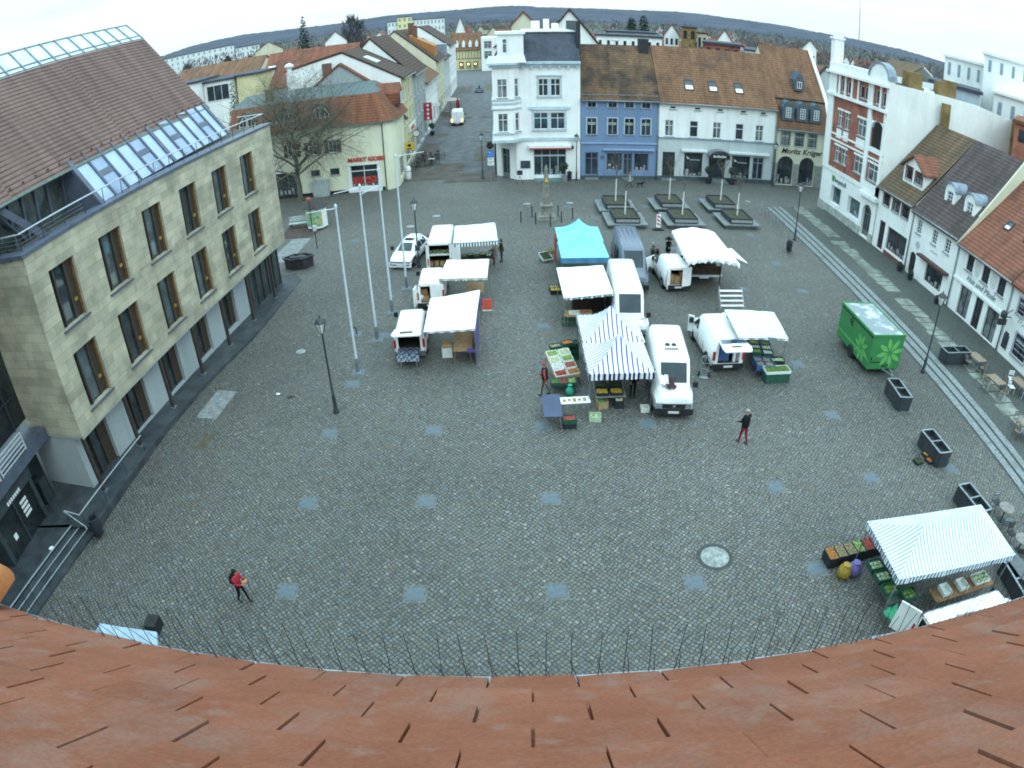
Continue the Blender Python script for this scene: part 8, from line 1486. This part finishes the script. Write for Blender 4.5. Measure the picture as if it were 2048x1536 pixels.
# ------------------------------------------------------------------ people
def cl(n, c): return M('cloth_'+n, c, .85, .3, 7, spec=.15)
def person(label, loc, rotz, top, legs, hair, shoe=None, h=1.74, step=.0, lean=0, arms=((.1,.1),(.1,.1)), bend=(.15,.15), sleeve=None, coat=None, vest=None, hairlen=.0, cap=None, look=0, group=None, legpose=None):
    """arms: (forward swing, sideways) per side in radians, bend: elbow angle; step: stride half angle. Local x is forward."""
    t = thing('person', label, 'person', loc, rotz, group); k = h/1.74; sleeve = sleeve or top; shoe = shoe or BLACK
    vs, ed, rad, tag = [], [], [], []
    def nv(p, r, tg, par=None):
        vs.append(Vector(p)*k); rad.append((r if isinstance(r, tuple) else (r,r))); tag.append(tg); i = len(vs)-1
        if par is not None: ed.append((par,i))
        return i
    sl, cl_ = math.sin(lean), math.cos(lean)
    def up_(z): return (sl*(z-.93), 0, .93+cl_*(z-.93))
    pel = nv((0,0,.93), (.155,.125), 'leg'); sp = nv(up_(1.12), (.145,.115), 'top', pel); ch = nv(up_(1.33), (.175,.125), 'top', sp); nk = nv(up_(1.47), .062, 'top', ch); n2 = nv(V(*up_(1.53))+V(.015,0,0), .052, 'skin', nk)
    hd = V(*up_(1.62))+V(.03,0,0); h1 = nv(hd, (.078,.09), 'skin', n2); h2 = nv(hd+V(.0,0,.075), (.072,.085), 'skin', h1)
    f = V(math.cos(look), math.sin(look), 0); ns = nv(hd+f*.088+V(0,0,.0), .014, 'skin', h1); nv(hd+f*.105+V(0,0,-.015), .011, 'skin', ns)
    for s in (1,-1): e = nv(hd+V(-f.y*s,f.x*s,0)*.078+V(0,0,.0), .013, 'skin', h1); nv(hd+V(-f.y*s,f.x*s,0)*.095+V(-.01,0,.02), .011, 'skin', e)
    for i, s in enumerate((1,-1)):
        a, b = arms[i]; sh = V(*up_(1.4))+V(0,.185*s,0); q = nv(sh, .064, 'sleeve', ch); d = V(math.sin(a)*math.cos(b), s*math.sin(b), -math.cos(a)*math.cos(b)); el = sh+d*.29; e1 = nv(el, .048, 'sleeve', q)
        a2 = a+bend[i]; d2 = V(math.sin(a2)*math.cos(b*.3), -s*.12*bend[i], -math.cos(a2)*math.cos(b*.3)).normalized(); wr = el+d2*.25; w1 = nv(wr, .034, 'sleeve', e1); pm_ = wr+d2*.055; p1 = nv(pm_, (.036,.022), 'skin', w1)
        sd = V(0,1,0).cross(d2).normalized(); ac = V(0,1,0)
        for j in range(4):
            o = ac*0+sd*(-.03+.02*j); f1 = nv(pm_+d2*.035+o, .0105, 'skin', p1); f2 = nv(pm_+d2*(.07+.008*(j in (1,2)))+o+V(0,-s*.01,0), .0095, 'skin', f1); nv(pm_+d2*(.098+.01*(j in (1,2)))+o+V(0,-s*.025,0), .0085, 'skin', f2)
        th_ = nv(pm_+sd*.036+d2*.0, .0115, 'skin', p1); nv(pm_+sd*.055+d2*.035, .0095, 'skin', th_)
        st = step*s; hp = V(0,.092*s,.9); l0 = nv(hp, .094, 'leg', pel); kn_b = .12+max(0,-st)*.9; kd = V(math.sin(st+.06), 0, -math.cos(st+.06))
        kn = hp+kd*.43; l1 = nv(kn, .062, 'leg', l0); ad_ = V(math.sin(st+.06-kn_b),0,-math.cos(st+.06-kn_b)); an = kn+ad_*.42; l2 = nv(an, .043, 'leg', l1); toe = V(math.cos(-max(0,-st)*.8+max(0,st)*.3),0,math.sin(-max(0,-st)*.8+max(0,st)*.3)); he = nv(an+V(-.015,0,-.035), .042, 'shoe', l2); tt = nv(an+toe*.1+V(0,0,-.045), .042, 'shoe', he); nv(an+toe*.175+V(0,0,-.05), .034, 'shoe', tt)
    zmin = min(v.z - .04*k for v, g in zip(vs, tag) if g == 'shoe'); vs = [v - V(0,0,zmin) for v in vs]
    me = bpy.data.meshes.new('tmp'); me.from_pydata(vs, ed, []); bm = bmesh.new(); bm.from_mesh(me); ly = bm.verts.layers.skin.verify(); bm.verts.ensure_lookup_table()
    for v, r in zip(bm.verts, rad): v[ly].radius = (r[0]*k, r[1]*k)
    bm.verts[0][ly].use_root = True; bm.to_mesh(me); bm.free(); ob = bpy.data.objects.new('tmp', me); COL.objects.link(ob); ob.modifiers.new('s','SKIN'); sb_ = ob.modifiers.new('b','SUBSURF'); sb_.levels = sb_.render_levels = 1
    body = bpy.data.meshes.new_from_object(ob.evaluated_get(bpy.context.evaluated_depsgraph_get())); bpy.data.objects.remove(ob); body.name = 'body'; body.materials.clear()
    order = ['leg','top','sleeve','skin','shoe']; mats = [legs, top, sleeve, SKIN, shoe]
    for m in mats: body.materials.append(m)
    segs = [(vs[a], vs[b], tag[b]) for a, b in ed]
    for p in body.polygons:
        c = p.center; best, bt = 9, 'top'
        for a, b, g in segs:
            d = b-a; u = max(0, min(1, (c-a).dot(d)/d.length_squared)); q = (a+d*u-c).length
            if q < best: best, bt = q, g
        p.material_index = order.index(bt); p.use_smooth = True
    link('body', body, t); o = -V(0,0,zmin); hd = hd*k + o
    m = MB(); m.ball(hd+V(-.012,0,.055), .105, 10, 8, (1.0,.92,1.0)); m.v = [tuple(V(*p)) for p in m.v]
    keep = [p for p in m.f if not (sum(m.v[i][0]*f.x+m.v[i][1]*f.y for i in p)/len(p) - (hd.x*f.x+hd.y*f.y) > .055 and sum(m.v[i][2] for i in p)/len(p) < hd.z+.075) and sum(m.v[i][2] for i in p)/len(p) > hd.z-.04-hairlen]; m.f = keep; m.mi = [0]*len(keep)
    if hairlen: m.lathe([(.085,-.05-hairlen),(.1,-.02-hairlen*.5),(.098,.05)], hd+V(-.035,0,0), 8, .8, 1)
    link('hair' if not cap else 'cap', m.mesh('hair', cap or hair, True), t)
    m = MB()
    for s in (1,-1): m.ball(hd+f*.082+V(-f.y*s,f.x*s,0)*.03+V(0,0,.03), .011, 6, 4)
    link('eye', m.mesh('eye', BLACK), t); m = MB(); m.obox(hd+f*.082+V(0,0,-.04), (.012,.045,.01)); link('mouth', m.mesh('mouth', M('lips', (.3,.1,.08), .5, .1, 9)), t)
    if vest:
        m = MB(); m.lathe([(.15,.86),(.2,.9),(.185,1.1),(.2,1.3),(.17,1.43),(.08,1.5)], o, 14, .8, 1.0); m.v = [(a+sl*(c-.93)*.8, b, c) for a, b, c in m.v]; m.v = [tuple(V(*q)*k) for q in m.v]; link('vest', m.mesh('vest', vest, 60), t)
    if coat:
        m = MB(); m.lathe([(.19,0),(.2,-.2),(.235,-coat),(.2,-coat+.01),(.15,-.1)], o+V(sl*.2,0,1.1)*k, 12, .85, 1.0); link('coat_skirt', m.mesh('coat_skirt', top, 60), t)
    return t, o, k
HDK = cl('hair_dark',(.02,.016,.014)); HBR = cl('hair_brown',(.09,.05,.025)); HGR = cl('hair_grey',(.3,.3,.3)); BLK = cl('black',(.014,.014,.018)); RED = cl('red',(.42,.03,.05)); DRED = cl('dark_red',(.2,.02,.03)); GRY = cl('grey',(.27,.3,.32)); BRN = cl('brown',(.055,.035,.025)); TAUPE = cl('taupe',(.14,.11,.11)); DBLU = cl('dark_blue',(.03,.04,.08)); KHA = cl('khaki',(.1,.085,.06))
p, o, k = person('person in red jacket with black backpack walking and holding an orange card, near bottom left', (-9.9,14.95,0), -.25, RED, BLK, HDK, step=.2, arms=((.35,.05),(.35,.05)), bend=(1.55,1.5), h=1.66, hairlen=.06, lean=.06)
m = MB(); m.loft([[V(-.12,y,1.0)+o for y in (-.13,.13)]+[V(-.12,y,1.42)+o for y in (.12,-.12)],[V(-.27,y,1.03)+o for y in (-.12,.12)]+[V(-.24,y,1.38)+o for y in (.1,-.1)]]); m.bar(V(-.1,.1,1.42)+o, V(.1,.11,1.28)+o,.05,.02); m.bar(V(-.1,-.1,1.42)+o, V(.1,-.11,1.28)+o,.05,.02); m.v = [tuple(V(*q)*k) for q in m.v]; link('backpack', m.mesh('backpack', BLK, 50), p)
m = MB(); m.obox((.46,.05,1.22),(.22,.16,.03),Matrix.Rotation(-.7,3,'Y')); single('orange_card', m, M('orange_card', (.85,.3,.06), .6, .2, 6), 'orange yellow card held by the walker in the red jacket', 'card', loc=(-9.98,14.95,0), rotz=-.35)
p, o, k = person('person in dark red hood and dark vest with red sleeves beside the sloping vegetable table', (1.62,28.4,0), 2.9, BLK, KHA, HBR, h=1.8, vest=BLK, step=.18, arms=((-.3,.5),(.25,.15)), bend=(.15,.5), sleeve=cl('rust_red',(.36,.06,.05)), cap=cl('rust_red',(.36,.06,.05)), lean=.05)
p, o, k = person('person in black jacket and red trousers walking alone on the open cobbles', (10.47,23.75,0), 2.0, BLK, DRED, HGR, vest=BLK, step=.16, arms=((.3,.12),(.2,.1)), bend=(.9,.9), h=1.8)
m = MB(); m.loft([[V(-.1,-.18,1.02),V(.12,-.19,1.02),V(.12,-.17,1.4),V(-.1,-.17,1.4)],[V(-.1,-.205,1.02),V(.12,-.215,1.02),V(.12,-.195,1.4),V(-.1,-.195,1.4)]]); link('jacket_panel', m.mesh('jacket_panel', GRY), p)
p, o, k = person('person in long taupe coat and dark red trousers at the finely striped awning', (-1.02,46.4,0), 2.9, TAUPE, DRED, HBR, coat=.42, h=1.66, arms=((.5,.1),(.5,.1)), bend=(.7,.7))
p, o, k = person('person in dark brown coat standing right of the taupe coated one by the striped awning', (-.48,46.95,0), 3.4, BRN, DBLU, HBR, coat=.25, h=1.74, hairlen=.05, arms=((.2,.1),(.2,.1)), bend=(.5,.5))
p, o, k = person('person in light grey coat walking a small black dog in front of the blue house', (12.85,68.35,0), .15, cl('pale_grey',(.4,.43,.45)), DBLU, HGR, step=.36, coat=.35, arms=((.45,.1),(-.3,.1)), bend=(.3,.3), h=1.7)
p, o, k = person('person in dark brown clothes standing under the corner of the scalloped white stall roof', (12.2,41.7,0), -1.4, BRN, BLK, HDK, arms=((.2,.1),(.2,.1)), bend=(.6,.6), h=1.78)
p, o, k = person('person with brown hair bending behind the teal striped awning', (15.35,34.6,0), 3.3, DBLU, DBLU, HBR, lean=.75, arms=((.9,.1),(.8,.1)), bend=(.3,.3), h=1.74)
p, o, k = person('person in dark trousers standing under the striped two peak pavilion', (5.95,28.0,0), -1.6, BLK, BLK, HDK, arms=((.3,.1),(.3,.1)), bend=(.8,.8))
p, o, k = person('person in dark coat with broad black hat standing behind the small white panel van', (12.0,47.0,0), -1.2, BLK, BLK, HDK, coat=.4, arms=((.35,.15),(.35,.15)), bend=(1.0,1.0), h=1.68, group=None)
m = MB(); m.lathe([(.29,1.66),(.3,1.69),(.16,1.71),(.13,1.84),(.02,1.86)], (.03,0,-.04), 12); link('hat', m.mesh('hat', BLK, 50), p)
# dog
def dogmesh():
    vs = [(0,0,.3),(.14,0,.31),(.26,0,.33),(.34,0,.41),(.41,0,.45),(.5,0,.43),(-.16,0,.31),(-.27,0,.36),(-.36,0,.44)]; ed = [(0,1),(1,2),(2,3),(3,4),(4,5),(0,6),(6,7),(7,8)]; rr = [.085,.1,.085,.055,.06,.028,.085,.03,.014]
    for x, par in ((.22,2),(-.17,6)):
        for s in (1,-1):
            i = len(vs); b = x < 0; vs += [(x,.06*s,.26),(x+(.05 if b else -.01)+.03*s,.065*s,.17),(x+(-.05 if b else .0)+.05*s,.065*s,.09),(x+.06*s,.065*s,.02)]; rr += [.05,.032,.022,.022]; ed += [(par,i),(i,i+1),(i+1,i+2),(i+2,i+3)]
    for s in (1,-1): i = len(vs); vs.append((.39,.05*s,.5)); rr.append(.018); ed.append((4,i))
    me = bpy.data.meshes.new('tmp'); me.from_pydata(vs, ed, []); bm = bmesh.new(); bm.from_mesh(me); ly = bm.verts.layers.skin.verify(); bm.verts.ensure_lookup_table()
    for v, r in zip(bm.verts, rr): v[ly].radius = (r,r)
    bm.verts[0][ly].use_root = True; bm.to_mesh(me); bm.free(); ob = bpy.data.objects.new('tmp', me); COL.objects.link(ob); ob.modifiers.new('s','SKIN'); q = ob.modifiers.new('b','SUBSURF'); q.levels = 1
    b = bpy.data.meshes.new_from_object(ob.evaluated_get(bpy.context.evaluated_depsgraph_get())); bpy.data.objects.remove(ob); b.materials.clear(); b.materials.append(BLK); b.polygons.foreach_set('use_smooth', [True]*len(b.polygons)); b.name = 'dog'; return b
o = single('dog', dogmesh(), None, 'small black dog on a lead ahead of the person in the light grey coat', 'dog', loc=(14.0,68.6,0), rotz=.2); o.scale = (1.2,1.2,1.2)
# bicycle beside the person with the hat
t = thing('bicycle', 'loaded dark bicycle standing between the grey van and the small white panel van', 'bicycle', (11.05,47.6,0), 1.5); m = MB(); BB, HS, SS, RH, FH = V(-.05,0,.3), V(.42,0,.85), V(-.25,0,.85), V(-.5,0,.34), V(.55,0,.34)
for a, b in ((BB,HS),(BB,SS),(SS,HS),(BB,RH),(SS,RH),(HS,FH)): m.tube(a,b,.018,n=5)
link('frame', m.mesh('frame', DARKST), t); m = MB(); m.path([(.4,-.28,1.02),(.46,-.1,1.0),(.46,.1,1.0),(.4,.28,1.02)],.014,5); m.tube(HS,HS+V(.02,0,.16),.015,n=5); link('handlebar', m.mesh('handlebar', STEEL), t); m = MB(); m.ball(SS+V(0,0,.08),.12,8,5,(1.1,.6,.4)); link('saddle', m.mesh('saddle', BLACK), t); m = MB(); m.box(-.75,-.3,.4,-.3,-.1,.78); m.box(-.75,.1,.4,-.3,.3,.78); link('pannier', m.mesh('pannier', BRN), t); m = MB(); m.ball(HS+V(.1,0,.05),.07,8,6); link('lamp', m.mesh('lamp', FRAMEW), t)
for c in (RH,FH): m = MB(); m.path([c+V(.33*math.cos(a),0,.33*math.sin(a)) for a in [6.283*k/18 for k in range(19)]],.022,5); w_ = link('wheel', m.mesh('wheel', TYRE), t); m = MB(); [m.tube(c,c+V(.32*math.cos(a),0,.32*math.sin(a)),.004,n=3) for a in [6.283*k/10 for k in range(10)]]; link('spokes', m.mesh('spokes', STEEL), w_)
# ------------------------------------------------------------------ cafe furniture, pots, cones
CHW = M('chair_slat', (.16,.13,.1), .6, .3, 6)
def chair_meshes(mat, legm, arm=False, band=None):
    s = MB(); s.box(-.21,-.21,.43,.21,.21,.46); b = MB(); [b.box(-.2,.2+.02*k,.6+.1*k,.2,.225+.02*k,.67+.1*k) for k in range(3)]; l = []
    for x in (-.19,.19):
        for y in (-.19,.21): q = MB(); q.tube((x,y,.9 if y > 0 else (.66 if arm else .44)),(x*1.08,y*1.08,0),.014,n=5); l.append(q.mesh('leg', legm))
    return s.mesh('seat', mat), b.mesh('backrest', band or mat), l
CH1 = chair_meshes(CHW, DARKST); CH2 = chair_meshes(BLACK, BLACK, True); CH3 = chair_meshes(M('wicker_black', (.03,.035,.045), .6, .4, 9), DARKST, True, stripes('wicker_stripe', (.55,.6,.65), (.03,.035,.05), .05, .5, 1)); CH4 = chair_meshes(FRAMEW, FRAMEW)
def chair(x, y, z, rot, l, ch, group=None):
    t = thing('chair', l, 'chair', (x,y,z), rot, group); link('seat', ch[0], t); link('backrest', ch[1], t); [link('leg', q, t) for q in ch[2]]; return t
def cafe_table(x, y, z, l, w=.8, d=1.2, rot=0, mat=None, r=None):
    t = thing('cafe_table', l, 'table', (x,y,z), rot); m = MB()
    if r: m.lathe([(r,.7),(r,.735),(.01,.74)], n=20)
    else: [m.box(-w/2+i*w/6,-d/2,.71,-w/2+(i+1)*w/6-.015,d/2,.74) for i in range(6)]
    link('tabletop', m.mesh('tabletop', mat or TABLEW), t)
    if r: m = MB(); m.lathe([(.25,0),(.24,.03),(.04,.06),(.04,.7)], n=10); link('pedestal', m.mesh('pedestal', DARKST), t)
    else:
        for a, b in ((-1,-1),(-1,1),(1,-1),(1,1)): m = MB(); m.tube((a*(w/2-.06),b*(d/2-.06),.71),(-a*(w/2-.12),b*(d/2-.06),0),.016,n=5); link('leg', m.mesh('leg', DARKST), t)
PZ_ = .17
for i, (x, y, nm) in enumerate(((29.0,29.7,'far wooden cafe table next to the twin tub'),(28.7,27.0,'second wooden cafe table from the twin tub'),(30.6,26.6,'wooden cafe table by the inn wall'),(27.7,22.3,'wooden cafe table nearest the frame edge'))):
    cafe_table(x, y, PZ_, nm, .85, 1.2, .1)
    ch, k_ = (CH4, 'white') if i == 2 else (CH1, 'dark slatted')
    for dx, dy, ro, sd in ((.0,.95,0,'far end'),(.0,-.95,math.pi,'near end'),(.75,.1,-math.pi/2,'house side'),(-.75,-.1,math.pi/2,'square side')): chair(x+dx+RND.uniform(-.08,.08), y+dy+RND.uniform(-.1,.1), PZ_, ro+RND.uniform(-.3,.3), '%s chair, %s of the %s' % (k_, sd, nm), ch, 'chairs at the cafe tables')
cafe_table(21.75,16.65,0,'round bistro table with striped wicker chairs right of the long pavilion', r=.42, mat=M('table_grey_brown', (.2,.18,.17), .5, .4, 6)); chair(21.75,17.35,0,0,'striped wicker chair on the far side of the round bistro table',CH3); chair(21.35,16.0,0,2.7,'striped wicker chair on the near side of the round bistro table',CH3)
cafe_table(21.4,14.6,0,'round bistro table at the right frame edge with dark chairs', r=.42, mat=M('table_grey_brown', (.2,.18,.17))); chair(21.3,15.3,0,.1,'dark armchair on the far side of the round table at the frame edge',CH2); chair(20.95,14.1,0,2.6,'dark armchair on the near side of the round table at the frame edge',CH2); chair(23.2,16.2,0,1.2,'dark armchair alone at the right frame edge beside the bistro table',CH2)
table(20.1,13.4,.75,1.9,.72,M('counter_slate', (.1,.11,.12), .6, .3, 3),'slate grey counter table between the long pavilion and the frame edge',.1)
for i, (x, y, l) in enumerate(((-10.6,81.0,'nearer dark cafe table at the yellow front'),(-9.0,81.6,'nearer pale cafe table on the street side'),(-10.3,84.8,'farther dark cafe table at the yellow front'),(-8.6,85.0,'farther dark cafe table on the street side'))):
    cafe_table(x, y, 0, l, .8, .8, 0, M('table_cream', (.35,.34,.3), .5, .2, 4) if i == 1 else BLACK)
    for dx, dy, ro, sd in ((.0,.7,0,'far'),(.0,-.7,math.pi,'near'),(.68,0,-math.pi/2,'right'),(-.68,0,math.pi/2,'left')): chair(x+dx, y+dy, 0, ro+RND.uniform(-.3,.3), 'black chair, %s side of the %s' % (sd, l), CH2, 'black chairs of the street cafe')
def pot(x, y, z, l, s=1, ball=0, mat=None):
    t = thing('plant_pot', l, 'plant', (x,y,z)); m = MB(); m.lathe([(.2*s,0),(.28*s,.35*s),(.3*s,.42*s),(.24*s,.42*s),(.22*s,.3*s)], n=10); link('pot', m.mesh('pot', mat or M('pot_dark', (.03,.03,.045), .5, .3, 5), 50), t); q = random.Random(int(x*7)); m = MB(); zz = .55*s if not ball else 1.55; r = .26*s if not ball else .48
    for _ in range(90 if not ball else 260): a, u = q.uniform(0,6.28), q.uniform(-1,1); rr = r*q.uniform(.6,1); c = V(rr*math.sqrt(1-u*u)*math.cos(a), rr*math.sqrt(1-u*u)*math.sin(a), zz+rr*u); e = V(q.uniform(-1,1),q.uniform(-1,1),q.uniform(-1,1)).normalized()*.09; f_ = e.orthogonal()*.7; m.add([c-e,c+f_,c+e,c-f_],[(0,1,2,3)])
    link('foliage', m.mesh('foliage', M('pot_foliage', (.04,.055,.04), .8, .6, 8), fixn=False), t)
    if ball: m = MB(); m.tube((0,0,.4),(0,0,1.3),.03,n=6); link('stem', m.mesh('stem', BARK), t)
for x, y, l, s in ((32.1,45.4,'dark round plant pot left of the doorway of the round dormer house',1),(32.1,43.6,'dark round plant pot right of the doorway of the round dormer house',1),(31.9,39.1,'small dark plant pot at the foot of the script sign house',.8)): pot(x, y, PZ_, l, s)
for x, l in ((22.0,'ball shaped potted shrub left of the entrance of the white and grey house'),(24.75,'ball shaped potted shrub right of the entrance of the white and grey house')): pot(bx(x), 70.9, 0, l, 1.5, 1)
pot(6.2,70.9,.14,'grey tub with dark shrub on the step of the white corner house',1.3,1,M('pot_grey',(.25,.27,.27),.6,.2,4)); pot(-11.0,103,0,'dark shrub in a pot on the left side of the street',1.4,1); pot(-1.9,84.5,0,'slim dark shrub at the corner house wall in the street',1.3,1)
m = MB(); m.tube((0,0,0),(0,0,2.4),.02,n=5); single('thin_pole', m, STEEL, 'thin bare pole standing on the pavement behind the twin tub', 'pole', loc=(28.0,31.8,PZ_))
t = thing('street_parasol', 'pale square parasol over the tables down the street', 'parasol', (-9.9,127,0)); m = MB(); m.tube((0,0,0),(0,0,2.9),.04,n=6); link('pole', m.mesh('pole', STEEL), t); m = MB(); m.loft([[(-1.7,-1.7,2.5),(1.7,-1.7,2.5),(1.7,1.7,2.5),(-1.7,1.7,2.5)],[(-.05,-.05,3.0),(.05,-.05,3.0),(.05,.05,3.0),(-.05,.05,3.0)]],False,True); link('canopy', m.mesh('canopy', cloth('pale_canvas', (.42,.36,.33))), t)
t = thing('closed_parasol', 'closed dark red parasol standing in the street beside the pale one', 'parasol', (-8.0,119,0)); m = MB(); m.tube((0,0,0),(0,0,1.2),.04,n=6); link('pole', m.mesh('pole', STEEL), t); m = MB(); m.lathe([(.08,1.0),(.3,1.2),(.3,3.0),(.12,3.7),(.02,3.8)], n=8); link('canopy', m.mesh('canopy', cl('parasol_red',(.2,.03,.03)), 50), t)
for k, (x, y, rz, l) in enumerate(((-8.95,121.5,.4,'dark bundled cafe stuff under the pale parasol, near'),(-10.2,123.5,1.2,'dark bundled cafe stuff under the pale parasol, at the wall'))): table(x, y, 1.2, .8, .75, GREYV, 'dark outdoor table under the pale street parasol, '+['street side','wall side'][k], rz)
t = thing('white_bin', 'round pale litter barrel by the kiosk shop corner', 'litter bin', (-11.0,74.6,0)); m = MB(); m.lathe([(.3,0),(.36,.1),(.36,1.3),(.25,1.5),(.02,1.55)], n=12); link('bin_body', m.mesh('bin_body', FRAMEW, 50), t); m = MB(); m.lathe([(.365,.9),(.365,1.0)], n=12); link('bin_band', m.mesh('bin_band', STEEL), t)
t = thing('pavement_board', 'small dark folding board on a stand in front of the white corner house', 'sign', (1.45,70.0,0)); m = MB(); m.path([(-.35,0,0),(0,.1,.9),(.35,0,0)],.03,5); m.tube((0,.1,.9),(0,.1,1.6),.03,n=5); link('stand', m.mesh('stand', DARKST), t); m = MB(); m.box(-.3,.05,1.0,.3,.1,1.5); link('sign_board', m.mesh('sign_board', DARKST), t)
cv = thing('carport_roof', 'flat grey metal canopy just beneath the near roof edge at bottom left', 'canopy', (-12,10,0), world=True); m = MB(); m.loft([[(-13.4,11.1,2.6),(-11.1,11.1,2.6),(-10.2,9,2.6),(-13.6,9,2.6)],[(-13.4,11.1,2.72),(-11.1,11.1,2.72),(-10.2,9,2.72),(-13.6,9,2.72)]]); part('canopy_sheet', m, M('canopy_sheet', (.33,.42,.5), .4, .2, 2), cv)
for x, y in ((-13.2,10.8),(-11.3,10.8)): m = MB(); m.tube((x,y,0),(x,y,2.6),.05,n=6); part('leg', m, STEEL, cv)
m = MB(); m.box(-.25,-.3,0,.25,.3,.5); single('dark_box', m, BLACK, 'small dark box on the cobbles beside the flat grey canopy', 'box', loc=(-13.15,13.2,0))

# ------------------------------------------------------------------ parts that stand apart become parts of their own
SPLIT = {'chimney','display','door_step','awning_box','awning_cloth','pier','shutter','planter_strip','door_gap','dash_paper','rear_door','lit_tail_light','roof_vent','leaf_star','eye','load','roof_rib','chrome_bar','sign_emblem','lettering','door_notices','pictogram','sign_lines','string_course','plinth','roof_rail','door_notice'}
def islands(me):
    par = list(range(len(me.vertices)))
    def fd(i):
        while par[i] != i: par[i] = par[par[i]]; i = par[i]
        return i
    for e in me.edges: a, b = fd(e.vertices[0]), fd(e.vertices[1]); par[a] = b
    gr = {}
    for p in me.polygons: gr.setdefault(fd(p.vertices[0]), []).append(p.index)
    bx_ = []
    for k, ps in gr.items():
        co_ = [me.vertices[i].co for p in ps for i in me.polygons[p].vertices]; bx_.append([[min(c[j] for c in co_)-.01 for j in range(3)], [max(c[j] for c in co_)+.01 for j in range(3)], ps])
    k = 0
    while k < len(bx_):
        for j in range(k+1, len(bx_)):
            if all(bx_[k][0][q] <= bx_[j][1][q] and bx_[j][0][q] <= bx_[k][1][q] for q in range(3)):
                b = bx_.pop(j); bx_[k] = [[min(a, c) for a, c in zip(bx_[k][0], b[0])], [max(a, c) for a, c in zip(bx_[k][1], b[1])], bx_[k][2]+b[2]]; k = -1; break
        k += 1
    return [b[2] for b in bx_]
cache = {}
for o in [o for o in bpy.data.objects if o.type == 'MESH' and o.parent and o.name.split('.')[0] in SPLIT]:
    me = o.data
    if me.name not in cache:
        isl = islands(me); res = []
        if 1 < len(isl) <= 60:
            for ps in isl:
                bm = bmesh.new(); bm.from_mesh(me); bm.faces.ensure_lookup_table(); keep = set(ps)
                bmesh.ops.delete(bm, geom=[f for f in bm.faces if f.index not in keep], context='FACES'); m2 = me.copy(); bm.to_mesh(m2); bm.free(); res.append(m2)
        cache[me.name] = res
    for k, m2 in enumerate(cache[me.name]):
        if k == 0: o.data = m2
        else: c = o.copy(); c.data = m2; COL.objects.link(c)
